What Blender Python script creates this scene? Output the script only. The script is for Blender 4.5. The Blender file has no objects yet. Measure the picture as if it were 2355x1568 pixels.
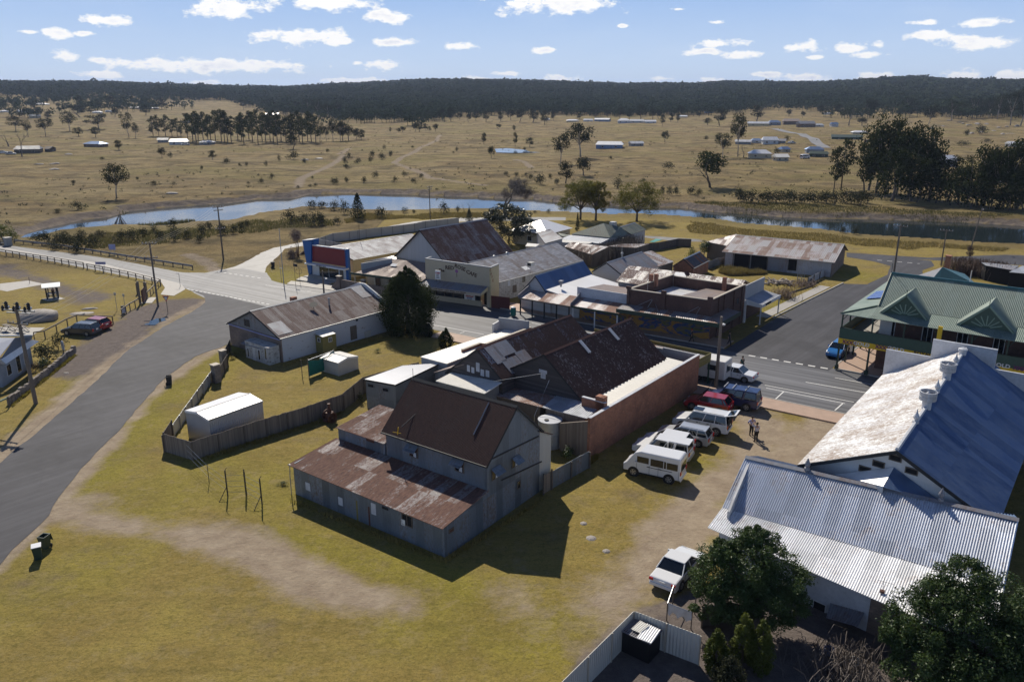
import bpy,math,random
import numpy as np
from mathutils import Vector,Matrix
sc=bpy.context.scene
C=sc.collection
R=math.radians
random.seed(7);rng=np.random.default_rng(7)
# -- camera
CAM_H=28.5;PITCH=R(17.3534)
cam=bpy.data.cameras.new('camera');camo=bpy.data.objects.new('camera',cam);C.objects.link(camo)
cam.lens=28.0;cam.sensor_width=36.0;cam.clip_start=0.5;cam.clip_end=20000
camo.location=(0,0,CAM_H);camo.rotation_euler=(math.pi/2-PITCH,0,0)
sc.camera=camo
sc.view_settings.view_transform='Standard';sc.view_settings.look='None'
sc.view_settings.gamma=1;sc.view_settings.exposure=0.0
# -- sun and sky
SUN_AZ=R(107);SUN_EL=R(42)
sd=Vector((math.cos(SUN_AZ)*math.cos(SUN_EL),math.sin(SUN_AZ)*math.cos(SUN_EL),math.sin(SUN_EL)))
sl=bpy.data.lights.new('sun','SUN');sl.energy=5.0;sl.angle=R(0.5);sl.color=(1,0.92,0.79)
so=bpy.data.objects.new('sun',sl);C.objects.link(so)
so.rotation_euler=sd.to_track_quat('Z','Y').to_euler();so.location=(0,0,60)
class NT:
 def __init__(s,tree):s.t=tree;s.n=tree.nodes;s.l=tree.links
 def set(s,sock,v):
  if isinstance(v,bpy.types.NodeSocket):s.l.new(v,sock)
  elif v is not None:sock.default_value=v
 def new(s,typ,ins=None,**kw):
  nd=s.n.new(typ)
  for k,v in kw.items():setattr(nd,k,v)
  for k,v in(ins or{}).items():s.set(nd.inputs[k],v)
  return nd
 def math(s,op,a,b=None,c=None,clamp=False):
  nd=s.new('ShaderNodeMath',operation=op,use_clamp=clamp)
  for i,v in enumerate((a,b,c)):
   if v is not None:s.set(nd.inputs[i],v)
  return nd.outputs[0]
 def mix(s,f,a,b,blend='MIX'):
  nd=s.new('ShaderNodeMix',data_type='RGBA',blend_type=blend)
  def cv(v):
   return(*v,1)if isinstance(v,tuple)and len(v)==3 else v
  s.set(nd.inputs['Factor'],f);s.set(nd.inputs[6],cv(a));s.set(nd.inputs[7],cv(b))
  return nd.outputs[2]
 def ramp(s,v,a,b,lo=0.0,hi=1.0):
  nd=s.new('ShaderNodeMapRange',{'Value':v,'From Min':a,'From Max':b,'To Min':lo,'To Max':hi})
  return nd.outputs[0]
 def noise(s,vec,scale,detail=3,rough=.55,dist=0):
  return s.new('ShaderNodeTexNoise',{'Vector':vec,'Scale':scale,'Detail':detail,'Roughness':rough,'Distortion':dist}).outputs[0]
 def mapv(s,vec,sca=(1,1,1),loc=(0,0,0)):
  return s.new('ShaderNodeMapping',{'Vector':vec,'Scale':sca,'Location':loc}).outputs[0]
W_,H_=2354.0,1568.0;FP=1944*.9416;CX,CY=W_/2,H_/2
def sky_dir(x,y):
 """azimuth/elevation of a direction in the photo"""
 c,s=math.cos(PITCH),math.sin(PITCH);dx,dz=(x-CX)/FP,-(y-CY)/FP
 X,Y,Z=dx,c+dz*s,-s+dz*c
 return math.atan2(X,Y),math.atan2(Z,math.hypot(X,Y))
world=bpy.data.worlds.new('World');sc.world=world;world.use_nodes=True
w=NT(world.node_tree);w.n.clear()
sky=w.new('ShaderNodeTexSky',sky_type='NISHITA',sun_disc=False)
sky.sun_elevation=SUN_EL;sky.sun_rotation=math.pi/2-SUN_AZ
sky.altitude=900;sky.air_density=1.0;sky.dust_density=0.0;sky.ozone_density=4.0
tc=w.new('ShaderNodeTexCoord');sx=w.new('ShaderNodeSeparateXYZ',{'Vector':tc.outputs['Generated']})
az=w.math('ARCTAN2',sx.outputs[0],sx.outputs[1]);el=w.math('ARCSINE',sx.outputs[2])
P2=w.new('ShaderNodeCombineXYZ',{'X':az,'Y':el,'Z':0.0}).outputs[0]
clouds=[(530,18,90,24),(740,8,120,17),(890,38,52,17),(1270,8,150,30),(250,48,52,17),(130,78,30,11),(193,78,22,7),(70,75,20,5),(700,86,120,19),(620,78,60,14),(780,94,48,12),(908,98,58,11),(1048,106,50,12),(155,134,38,14),(220,140,34,9),(490,152,215,17),(400,146,90,12),(640,150,70,12),(225,172,52,9),(880,150,56,13),(820,146,20,6),(1250,117,48,8),(1645,52,20,5),(1650,100,66,10),(1620,120,40,9),(1705,128,46,10),(1845,110,46,15),(1960,112,40,12),(1990,126,34,9),(2022,106,20,9),(1872,132,20,5),(2130,82,52,12),(2255,96,70,19),(2255,54,60,11),(2125,53,40,7),(1160,170,50,7),(1100,184,60,8),(1285,181,52,9),(1520,181,34,9),(1630,185,28,6),(1760,172,40,7),(2020,176,46,10),(2225,174,50,13),(2330,176,60,14),(800,186,90,7),(470,190,40,5),(1850,180,70,10),(1560,22,22,4),(1430,60,14,4),(600,-90,160,30),(900,-110,200,34),(1300,-80,120,26),(300,-130,150,30),(1800,-120,130,26),(1550,-190,190,34),(750,-220,220,40),(2100,-230,180,36),(150,-260,160,34),(1150,-300,230,44)]
acc=None
for(x,y,rx,ry)in clouds:
 a,e=sky_dir(x,y)
 fx_,fy_=FP/rx/.92,FP/ry/.92
 v=w.new('ShaderNodeVectorMath',{0:P2,1:(fx_,fy_,0),2:(-a*fx_,-e*fy_,0)},operation='MULTIPLY_ADD').outputs[0]
 ln=w.new('ShaderNodeVectorMath',{0:v},operation='LENGTH').outputs['Value']
 acc=ln if acc is None else w.math('MINIMUM',acc,ln)
nz=w.noise(w.mapv(P2,(1,1.9,1)),42,7,.62)
nz2=w.noise(w.mapv(P2,(1,1.6,1)),14,4,.5)
blob=w.math('ADD',w.math('SUBTRACT',0.95,acc),w.math('MULTIPLY',w.math('SUBTRACT',nz,.5),3.2))
blob=w.math('ADD',blob,w.math('MULTIPLY',w.math('SUBTRACT',nz2,.5),1.0))
m1=w.ramp(blob,.0,.45)
fa=w.math('MULTIPLY',m1,1.0,clamp=True)
shade=w.ramp(w.noise(w.mapv(P2,(1,1.8,1),(0,.012,0)),30,4,.5),.42,.68)
ccol=w.mix(w.math('MULTIPLY',shade,w.ramp(blob,.5,1.3)),(1.0,.99,.975),(.62,.66,.76))
wisp=w.ramp(w.noise(w.mapv(P2,(1,3.5,1)),5,6,.6),.5,.9,0,.12)
SKS=0.05
skt=w.mix(1.0,sky.outputs[0],(.80,.84,1.1),'MULTIPLY')
low=w.mix(w.ramp(el,0.0,.12),tuple(v/SKS for v in(.66,.79,.95)),tuple(v/SKS for v in(.32,.51,.86)))
skt=w.mix(w.ramp(el,.12,.6,1.0,0.0),skt,low)
skyc=w.new('ShaderNodeBackground',{'Color':skt,'Strength':SKS})
cbg=w.new('ShaderNodeBackground',{'Color':ccol,'Strength':1.08})
mx=w.new('ShaderNodeMixShader',{0:w.math('MAXIMUM',fa,wisp),1:skyc.outputs[0],2:cbg.outputs[0]})
w.new('ShaderNodeOutputWorld',{'Surface':mx.outputs[0]})
world.cycles.sampling_method='MANUAL';world.cycles.sample_map_resolution=256
cy=sc.cycles;cy.max_bounces=4;cy.diffuse_bounces=2;cy.glossy_bounces=3;cy.transmission_bounces=2;cy.volume_bounces=0;cy.transparent_max_bounces=4;cy.caustics_reflective=False;cy.caustics_refractive=False
# -- from photo to place: rays onto the ground or a known height
ZN={'z1':(0,150,.35669),'z2':(830,150,.35669),'z3':(1660,150,.35669),'z4':(0,600,.35669),'z5':(830,500,.35669),'z6':(1660,600,.35669),'z7':(0,1115,.35669),'z8':(1660,1115,.35669),'y1':(700,500,.17834),'y2':(1000,600,.17834),'y3':(1400,600,.17834),'y4':(540,650,.17834),'y5':(1300,500,.17834),'y6':(1000,750,.17834),'y7':(1480,840,.17834),'y8':(2000,650,.21231),'w1':(680,900,.36984),'w2':(1340,1250,.26465),'w3':(0,680,.21676),'w4':(1500,1000,.12752),'D':(0,0,1.06202),'x1':(1280,520,.12739),'x2':(2100,560,.16985),'x3':(1680,600,.12755),'x4':(0,780,.1467),'x5':(1600,850,.12755)}
def Q(k,x,y):
 a,b,s=ZN[k];return(a+s*x)*.9416,(b+s*y)*.9416
cP,sP=math.cos(PITCH),math.sin(PITCH)
def ray(k,x,y):
 X,Y=Q(k,x,y);dx,dz=(X-CX)/FP,-(Y-CY)/FP
 return Vector((dx,cP+dz*sP,-sP+dz*cP))
def q(k,x,y,z=0.0):
 d=ray(k,x,y);t=(CAM_H-z)/(-d.z);return Vector((d.x*t,d.y*t,z))
def proj_y(p):
 dz=p[2]-CAM_H;f=p[1]*cP-dz*sP;u=p[1]*sP+dz*cP
 return CY-FP*u/f
def hgt(k,x,y,ytop,g=None):
 """height of a vertical thing standing at pixel (x,y) and reaching pixel row ytop"""
 b=g if g is not None else q(k,x,y);yt=Q(k,x,ytop)[1];lo,hi=b[2],b[2]+60
 for _ in range(40):
  m=(lo+hi)/2
  if proj_y((b[0],b[1],m))>yt:lo=m
  else:hi=m
 return lo-b[2]
def onp(k,x,y,p0,n):
 d=ray(k,x,y);o=Vector((0,0,CAM_H));t=(Vector(p0)-o).dot(n)/d.dot(n);return o+d*t
# -- terrain
river_far=[('z1',-400,1290),('z1',-150,1250),('z1',130,1215),('z1',190,1180),('z1',330,1140),('z1',500,1105),('z1',600,1083),('z1',740,1070),('z1',830,1050),('z1',900,1025),('z1',1100,1005),('z1',1300,990),('z1',1560,975),('z1',1770,945),('z1',2020,940),('z1',2120,912),('z1',2355,908),('z2',400,912),('z2',700,925),('z2',900,930),('z2',1050,940),('z2',1300,945),('z2',1450,962),('z2',1700,985),('z2',1950,995),('z2',2200,1003),('z3',0,1005),('z3',250,1035),('z3',480,1050),('z3',700,1068),('z3',950,1080),('z3',1250,1080),('z3',1500,1090),('z3',1950,1105),('z3',2200,1120),('z3',2500,1140),('z3',3200,1170)]
river_near=[('z3',3200,1300),('z3',2500,1264),('z3',2100,1250),('z3',1900,1235),('z3',1500,1210),('z3',1250,1195),('z3',1000,1160),('z3',750,1140),('z3',480,1120),('z3',350,1095),('z3',0,1065),('z2',2220,1060),('z2',2000,1050),('z2',1850,1055),('z2',1700,1045),('z2',1400,1035),('z2',1290,1030),('z2',900,1015),('z2',650,1020),('z2',400,1030),('z2',150,1020),('z2',0,1010),('z1',2200,1005),('z1',2050,995),('z1',1900,1030),('z1',1660,1060),('z1',1570,1095),('z1',1500,1095),('z1',1290,1110),('z1',1130,1135),('z1',980,1125),('z1',830,1118),('z1',690,1140),('z1',480,1152),('z1',300,1178),('z1',160,1218),('z1',-150,1275),('z1',-400,1310)]
WZ=-1.2
RV=np.array([q(*p,WZ)[:2]for p in river_far+river_near])
def poly_sd(X,Y,P):
 """signed distance, positive inside"""
 d2=np.full(X.shape,1e18);ins=np.zeros(X.shape,bool);n=len(P)
 for i in range(n):
  ax,ay=P[i];bx,by=P[(i+1)%n];ex,ey=bx-ax,by-ay
  t=np.clip(((X-ax)*ex+(Y-ay)*ey)/(ex*ex+ey*ey+1e-9),0,1)
  d2=np.minimum(d2,(X-ax-t*ex)**2+(Y-ay-t*ey)**2)
  c=((ay>Y)!=(by>Y));xx=ax+(Y-ay)*ex/(ey if abs(ey)>1e-9 else 1e-9)
  ins^=c&(X<xx)
 d=np.sqrt(d2);return np.where(ins,d,-d)
def line_d(X,Y,P):
 d2=np.full(X.shape,1e18)
 for i in range(len(P)-1):
  ax,ay=P[i][:2];bx,by=P[i+1][:2];ex,ey=bx-ax,by-ay
  t=np.clip(((X-ax)*ex+(Y-ay)*ey)/(ex*ex+ey*ey+1e-9),0,1)
  d2=np.minimum(d2,(X-ax-t*ex)**2+(Y-ay-t*ey)**2)
 return np.sqrt(d2)
def vnoise(X,Y,s,seed=0):
 """cheap value noise"""
 x=X/s;y=Y/s;xi=np.floor(x).astype(np.int64);yi=np.floor(y).astype(np.int64);fx=x-xi;fy=y-yi
 fx=fx*fx*(3-2*fx);fy=fy*fy*(3-2*fy)
 def hsh(a,b):
  h=(a*374761393+b*668265263+seed*974634777)&0xffffffff;h=((h^(h>>13))*1274126177)&0xffffffff
  return((h^(h>>16))&0xffff)/65535.0
 return(hsh(xi,yi)*(1-fx)+hsh(xi+1,yi)*fx)*(1-fy)+(hsh(xi,yi+1)*(1-fx)+hsh(xi+1,yi+1)*fx)*fy
sky_x=np.array([-900,0,240,370,550,675,750,850,950,1000,1177,1300,1427,1600,1667,1777,1902,1977,2050,2092,2177,2354,3200])
sky_y=np.array([195,193,192,196,201,201,196,192,187,185,187,190,194,194,190,192,192,188,184,182,188,191,190])
az_t=np.arctan((sky_x-CX)/(FP/cP))
RIDGE=2500.0
def hill(X,Y):
 r=np.hypot(X,Y)+1e-6;a=np.arctan2(X,Y)
 zr=CAM_H+(212-np.interp(a,az_t,sky_y))/(FP/cP)*RIDGE*.98-11
 t=np.clip((r-620)/(RIDGE-620),0,1);t=t*t*(3-2*t)
 n=(vnoise(X,Y,260,3)-.5)*6*np.clip((r-500)/800,0,1)
 return zr*t+n*(1-t*.6)
NY=sorted([(p[0],p[1])for p in[q(*r,WZ)for r in river_far]]);NYx,NYy=zip(*NY)
def terr(X,Y):
 X=np.asarray(X,float);Y=np.asarray(Y,float);h=hill(X,Y)
 s=poly_sd(X,Y,RV);out=np.clip(-s/np.where(Y>np.interp(X,NYx,NYy),3.2,8.5),0,1);out=out*out*(3-2*out)
 hr=np.where(s>0,WZ-np.minimum(1.0,s*.5),WZ+(-WZ)*out)
 n=(vnoise(X,Y,23,5)-.5)*1.4*np.clip((np.hypot(X,Y)-190)/80,0,1)*np.clip(-s/10,0,1)
 return np.where(s>-5,hr,h)+n
def T1(x,y):return float(terr(np.array([x]),np.array([y]))[0])
def qt(k,x,y):
 """pixel onto the terrain"""
 d=ray(k,x,y);t=(CAM_H)/(-d.z)if d.z<-.004 else 3000.0
 if t*d.y<500:p=q(k,x,y);return Vector((p.x,p.y,T1(p.x,p.y)))
 ts=np.linspace(200,2900,1400);X=d.x/d.y*ts;Y=ts;Zr=CAM_H+d.z/d.y*ts;h=hill(X,Y)
 i=int(np.argmax(h>Zr))if(h>Zr).any()else 900
 return Vector((X[i],Y[i],float(h[i])))
# -- materials
def mat(name,rough=.8,metal=0.0,spec=.5):
 m=bpy.data.materials.new(name);m.use_nodes=True;n=NT(m.node_tree)
 b=n.n['Principled BSDF'];b.inputs['Roughness'].default_value=rough;b.inputs['Metallic'].default_value=metal
 b.inputs['Specular IOR Level'].default_value=spec
 return m,n,b
def uvc(n):return n.new('ShaderNodeUVMap',uv_map='UVMap').outputs[0]
def obc(n):
 g=n.new('ShaderNodeNewGeometry');return g.outputs['Position']
def bump(n,b,h,strength=.5,dist=.02):
 n.set(b.inputs['Normal'],n.new('ShaderNodeBump',{'Height':h,'Strength':strength,'Distance':dist}).outputs[0])
def plain(name,col,rough=.7,metal=0,var=.12,scale=3.0,spec=.5,bmp=0):
 m,n,b=mat(name,rough,metal,spec);p=obc(n)
 f=n.math('ADD',n.math('MULTIPLY',n.noise(p,scale,5,.6),.6),n.math('MULTIPLY',n.noise(p,scale*7,3,.6),.4))
 f=n.ramp(f,.3,.7)
 c=n.mix(f,tuple(x*(1-var)for x in col),tuple(min(1,x*(1+var))for x in col));n.set(b.inputs['Base Color'],c)
 if bmp:bump(n,b,n.noise(p,scale*8,3),.6,bmp)
 return m
def cells(n,uv,du,dv):
 s=n.new('ShaderNodeSeparateXYZ',{'Vector':uv})
 a=n.math('FLOOR',n.math('DIVIDE',s.outputs[0],du));r0=n.new('ShaderNodeTexWhiteNoise',{'W':a},noise_dimensions='1D').outputs['Value']
 v=n.math('FLOOR',n.math('ADD',n.math('DIVIDE',s.outputs[1],dv),r0 if dv<2 else 0.0))
 wn=n.new('ShaderNodeTexWhiteNoise',{'Vector':n.new('ShaderNodeCombineXYZ',{'X':a,'Y':v,'Z':0.0}).outputs[0]},noise_dimensions='2D')
 return wn.outputs['Value'],s
def iron(name,base,rust=(.10,.035,.02),amount=.5,contrast=.12,sheet=.25,metal=.45,rough=.42,var=.18,du=.8,dv=2.4,rust2=(.16,.07,.04),wave=0.0,seed=0.0,pale=None,streak=.35,fine=.55):
 """corrugated / galvanised sheet iron with sheet-to-sheet variation and rust"""
 m,n,b=mat(name,rough,metal);uv=uvc(n);uv=n.mapv(uv,loc=(seed,seed*1.7,0))
 cv,s=cells(n,uv,du,dv)
 st=n.noise(n.mapv(uv,(3.2,.35,1)),1.0,5,.65);st2=n.noise(n.mapv(uv,(9,1.1,1)),1.0,4,.7);bl=n.noise(uv,.45,5,.6)
 f=n.math('ADD',n.math('MULTIPLY',st,streak),n.math('MULTIPLY',st2,.25))
 f=n.math('ADD',f,n.math('MULTIPLY',bl,.65-streak+.1));f=n.math('ADD',f,n.math('MULTIPLY',cv,sheet));f=n.math('ADD',f,n.math('MULTIPLY',n.math('SUBTRACT',n.noise(n.mapv(uv,(7,3.5,1)),1,5,.75),.5),fine))
 mid=.5*(.35+.35)+sheet*.5+.0
 th=.5+.5*sheet-(amount-.5)*.55
 rm=n.ramp(f,th-contrast,th+contrast)
 g=n.mix(n.ramp(n.math('ADD',n.math('MULTIPLY',cv,.6),n.math('MULTIPLY',st2,.6)),.25,.95),tuple(x*(1-var)for x in base),tuple(min(1,x*(1+var))for x in base))
 if pale:g=n.mix(n.ramp(n.noise(n.mapv(uv,(.8,5,1),(3,1,0)),.8,4,.6),.45,.7),g,pale)
 r=n.mix(n.ramp(n.noise(n.mapv(uv,(6,2,1)),1,4,.6),.35,.65),rust,rust2)
 n.set(b.inputs['Base Color'],n.mix(rm,g,r))
 n.set(b.inputs['Metallic'],n.ramp(rm,0,1,metal,0));n.set(b.inputs['Roughness'],n.ramp(rm,0,1,rough,.8))
 if wave:
  h=n.math('SINE',n.math('MULTIPLY',s.outputs[0],2*math.pi/wave));bump(n,b,h,.9,wave*.12)
 return m
def boards(name,col,pitch=.18,vert=False,var=.15,peel=None,peelamt=.3,rough=.8,gap=.12):
 m,n,b=mat(name,rough);uv=uvc(n);s=n.new('ShaderNodeSeparateXYZ',{'Vector':uv})
 c=s.outputs[0 if vert else 1];fr=n.math('FRACT',n.math('DIVIDE',c,pitch));idx=n.math('FLOOR',n.math('DIVIDE',c,pitch))
 r=n.new('ShaderNodeTexWhiteNoise',{'W':idx},noise_dimensions='1D').outputs['Value']
 no=n.noise(n.mapv(uv,(8,.8,1)if vert else(.8,8,1)),1,5,.65)
 f=n.ramp(n.math('ADD',n.math('MULTIPLY',r,.5),n.math('MULTIPLY',no,.6)),.2,.9)
 cc=n.mix(f,tuple(x*(1-var)for x in col),tuple(min(1,x*(1+var))for x in col))
 if peel:cc=n.mix(n.ramp(n.noise(n.mapv(uv,(1.2,3,1)),1.4,6,.7),.62-peelamt*.3,.72-peelamt*.2),cc,peel)
 line=n.math('LESS_THAN',fr,gap)
 n.set(b.inputs['Base Color'],n.mix(n.math('MULTIPLY',line,.55),cc,tuple(x*.3 for x in col)))
 bump(n,b,fr if not vert else n.math('SUBTRACT',1.0,line),.6,.015);return m
def brick(name,c1,c2,mortar=(.25,.22,.2),paint=None,pamt=.5,bw=.24,bh=.086,rough=.85):
 m,n,b=mat(name,rough);uv=uvc(n)
 t=n.new('ShaderNodeTexBrick',{'Vector':uv,'Color1':(*c1,1),'Color2':(*c2,1),'Mortar':(*mortar,1),'Scale':1.0,'Mortar Size':.008,'Brick Width':bw,'Row Height':bh,'Bias':0.0})
 col=n.mix(n.ramp(n.noise(uv,.7,6,.65),.35,.7),t.outputs['Color'],n.mix(.45,t.outputs['Color'],(.03,.02,.02)))
 col=n.mix(n.math('MULTIPLY',n.ramp(n.noise(uv,2.3,5,.7),.55,.75),.45),col,tuple(min(1,x*1.7+.03)for x in c1))
 if paint:col=n.mix(n.ramp(n.noise(n.mapv(uv,(1,1.6,1)),1.1,7,.72),.72-pamt*.4,.66-pamt*.4),paint,col)
 n.set(b.inputs['Base Color'],col);bump(n,b,t.outputs['Fac'],-.4,.01);return m
M={}
M['mill_roof']=iron('mill roof iron',(.062,.036,.031),rust=(.038,.017,.014),rust2=(.062,.026,.019),amount=.72,metal=.0,rough=.8,streak=.2,sheet=.15)
M['lean_roof']=iron('patchy rusted iron',(.38,.36,.36),rust=(.12,.06,.045),rust2=(.22,.11,.075),amount=.70,sheet=.26,contrast=.08)
M['store_a']=iron('store iron red rust',(.24,.27,.34),rust=(.045,.022,.02),rust2=(.075,.034,.028),amount=.7,sheet=.22,contrast=.06,seed=3,fine=1.0)
M['store_b']=iron('store iron dark rust',(.33,.30,.31),rust=(.028,.013,.012),rust2=(.05,.02,.017),amount=.76,sheet=.10,contrast=.05,seed=8,streak=.3,du=.4,dv=1.2,fine=1.3)
M['long_rust']=iron('striped brown iron',(.26,.235,.23),rust=(.085,.048,.042),rust2=(.13,.08,.07),amount=.64,contrast=.16,sheet=.25,seed=12,dv=9,du=.5,metal=.1,rough=.7,streak=.55)
M['theatre_roof']=iron('theatre iron',(.25,.25,.28),rust=(.05,.02,.02),rust2=(.08,.035,.032),amount=.62,contrast=.1,sheet=.2,seed=17,dv=3.4)
M['cafe_roof']=iron('cafe iron',(.21,.225,.27),rust=(.11,.085,.08),rust2=(.15,.12,.11),amount=.42,contrast=.15,sheet=.2,seed=21,pale=(.40,.42,.48),metal=.2,rough=.6)
M['galv']=iron('galvanised iron',(.40,.42,.46),amount=.05,sheet=.2,seed=25,metal=.2,rough=.5)
M['galv_dull']=iron('dull galvanised iron',(.25,.27,.31),rust=(.16,.12,.1),amount=.3,contrast=.2,sheet=.2,seed=27,rough=.6,metal=.15)
M['zinc']=iron('new zinc sheet',(.80,.80,.80),amount=-.4,metal=.15,rough=.35,var=.05,seed=29)
M['cream_iron']=iron('cream painted sheet',(.74,.72,.66),amount=-.4,metal=.0,rough=.5,var=.04,seed=31)
M['barn_roof']=iron('barn iron',(.33,.32,.33),rust=(.15,.09,.075),rust2=(.21,.13,.10),amount=.48,sheet=.42,contrast=.12,seed=33,streak=.3,du=.7,dv=3.0)
M['rust_white']=iron('flaking painted iron',(.62,.61,.6),rust=(.17,.11,.09),rust2=(.26,.18,.15),amount=.55,sheet=.22,contrast=.07,seed=37,streak=.5,fine=1.1)
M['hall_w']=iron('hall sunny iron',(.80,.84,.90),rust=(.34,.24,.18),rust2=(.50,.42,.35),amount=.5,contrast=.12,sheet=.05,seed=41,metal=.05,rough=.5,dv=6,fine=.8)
M['hall_b']=iron('hall iron shade blue',(.14,.22,.38),rust=(.17,.21,.28),rust2=(.2,.24,.3),amount=.2,contrast=.25,sheet=.06,seed=43,metal=.8,rough=.42,dv=6)  # base blued to paint the hall's shaded slope; reused on blue-grey sheds
M['rib_roof']=iron('silver ribbed iron',(.80,.81,.83),rust=(.2,.13,.1),rust2=(.3,.2,.15),amount=.2,contrast=.14,sheet=.05,seed=47,metal=.15,rough=.4,streak=.1)
M['rib_top']=iron('silver ribbed iron, weathered',(.58,.62,.70),rust=(.2,.13,.1),rust2=(.3,.2,.15),amount=.24,contrast=.12,sheet=.05,seed=48,metal=.45,rough=.38,streak=.1)  # dimmer, bluer light of the steeper slope put into the base colour
M['awning_rust']=iron('awning iron',(.42,.41,.42),rust=(.2,.1,.07),rust2=(.3,.17,.12),amount=.5,sheet=.35,contrast=.1,seed=51,dv=6)
M['hotel_roof']=iron('green hotel iron',(.135,.20,.17),rust=(.22,.27,.24),rust2=(.28,.33,.29),amount=.42,contrast=.3,sheet=.18,seed=55,metal=.15,rough=.5)
M['green_roof']=iron('green painted iron',(.10,.145,.12),rust=(.24,.28,.25),amount=.35,contrast=.3,sheet=.15,seed=57,metal=.15)
M['teal_roof']=iron('teal iron',(.06,.16,.17),amount=.0,seed=59,metal=.2)
M['brown_roof']=iron('weathered brown iron',(.33,.29,.27),rust=(.19,.13,.11),rust2=(.25,.18,.15),amount=.5,contrast=.25,sheet=.2,seed=61,dv=5)
M['navy_rust']=iron('dark striped iron',(.06,.065,.08),rust=(.09,.04,.035),amount=.45,sheet=.6,contrast=.05,seed=63,dv=9)
M['mill_wall']=iron('mill wall iron',(.17,.205,.25),rust=(.12,.09,.08),rust2=(.2,.15,.11),amount=.2,contrast=.12,sheet=.35,metal=.35,rough=.5,wave=.09,du=.75,var=.42,seed=65,fine=.8)
M['shed_wall']=iron('shed wall iron',(.25,.26,.27),rust=(.13,.09,.07),amount=.15,wave=.1,metal=.25,rough=.5,seed=67)
M['zinc_wall']=iron('colourless sheet wall',(.42,.43,.45),amount=-.3,wave=.19,metal=.3,rough=.4,var=.05,seed=69)
M['cream_wall']=iron('cream sheet wall',(.52,.50,.45),amount=-.3,wave=.19,metal=0,rough=.6,var=.04,seed=71)
M['white_iron']=iron('white painted iron wall',(.50,.50,.52),rust=(.3,.28,.27),amount=.22,contrast=.2,wave=.09,metal=0,rough=.6,seed=73)
M['weatherboard']=boards('grey weatherboard',(.075,.068,.07),.19,var=.35)
M['white_board']=boards('white weatherboard',(.52,.52,.53),.17,var=.08)
M['white_vboard']=boards('peeling white boards',(.48,.47,.45),.45,vert=True,var=.12,peel=(.16,.13,.11),peelamt=.35,gap=.05)
M['vsheet']=boards('white panel sheeting',(.42,.425,.44),.9,vert=True,var=.06,gap=.03)
M['paling']=boards('grey timber palings',(.20,.165,.135),.11,vert=True,var=.35)
M['paling_dark']=boards('dark timber palings',(.10,.09,.085),.11,vert=True,var=.35)
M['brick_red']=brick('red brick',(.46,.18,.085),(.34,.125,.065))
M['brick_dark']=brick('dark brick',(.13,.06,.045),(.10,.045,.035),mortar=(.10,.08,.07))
M['brick_white']=brick('whitewashed brick',(.33,.25,.2),(.26,.2,.17),paint=(.50,.51,.54),pamt=.8)
M['brick_tan']=brick('bare tan brick',(.27,.19,.14),(.2,.14,.11))
M['stone']=brick('field stone',(.30,.26,.22),(.2,.17,.15),bw=.5,bh=.28,mortar=(.10,.09,.08))
M['render_cream']=plain('cream render',(.46,.40,.29),var=.08)
M['render_cream2']=plain('yellow cream render',(.52,.43,.25),var=.08)
M['render_white']=plain('white render',(.60,.60,.60),var=.1,scale=1)
M['render_grey']=plain('grey render',(.28,.30,.33),var=.15,scale=1.2)
M['stain_white']=plain('stained white sheet',(.50,.52,.56),var=.22,scale=.7)
M['concrete']=plain('concrete',(.36,.34,.31),var=.12,scale=1.5)
M['pink_pave']=plain('pink paving',(.40,.28,.21),var=.15,scale=1.2)
M['cap']=plain('stone coping',(.42,.37,.30),var=.15)
M['timber']=plain('grey timber',(.13,.105,.085),var=.25,scale=6)
M['pole']=plain('weathered pole',(.16,.13,.105),var=.2,scale=6)
M['dark']=plain('dark trim',(.02,.022,.025),var=.1)
M['black']=plain('black',(.008,.008,.01),rough=.5)
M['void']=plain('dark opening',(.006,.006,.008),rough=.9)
M['white']=plain('white paint',(.75,.75,.74),var=.05,rough=.5)
M['trim_white']=plain('off white trim',(.6,.6,.6),var=.06)
M['blue']=plain('blue paint',(.005,.10,.33),var=.06,rough=.5)
M['red']=plain('dark red paint',(.20,.012,.018),var=.08,rough=.5)
M['redfence']=plain('maroon sheet',(.10,.02,.018),var=.15)
M['green']=plain('bottle green paint',(.03,.075,.055),var=.15,rough=.5)
M['dkgreen']=plain('dark green paint',(.018,.045,.032),var=.1,rough=.5)
M['yellow']=plain('yellow sign',(.72,.46,.01),var=.04,rough=.5)
M['purple']=plain('purple letter',(.14,.02,.12),var=.02)
M['ltgreen']=plain('pale green timber',(.19,.27,.21),var=.1)
M['olive']=plain('olive sheet',(.20,.17,.05),var=.1)
M['steel']=plain('galvanised steel',(.40,.41,.42),var=.12,rough=.4,metal=.6,scale=8)
M['tank']=plain('tank steel',(.42,.44,.46),var=.1,rough=.45,metal=.4,scale=4)
M['rustmetal']=plain('rusted iron',(.10,.04,.025),var=.3,scale=9)
M['net']=plain('green mesh',(.01,.16,.12),var=.15)
M['netblue']=plain('teal sheeting',(.05,.30,.28),var=.1)
M['granite']=plain('granite',(.30,.27,.245),var=.25,scale=1.5,bmp=.05)
M['rubber']=plain('rubber',(.012,.012,.013),rough=.7)
M['rim']=plain('alloy',(.45,.45,.46),metal=.7,rough=.35)
M['line']=plain('road paint',(.72,.72,.70),var=.12,scale=6)
M['skin']=plain('skin',(.40,.24,.17),var=.05)
M['hair']=plain('hair',(.03,.02,.015));M['shirt_lilac']=plain('lilac shirt',(.35,.36,.58));M['shirt_pale']=plain('pale shirt',(.5,.48,.55));M['trousers']=plain('black trousers',(.012,.012,.015));M['teal_cloth']=plain('teal jacket',(.015,.06,.06))
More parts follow.
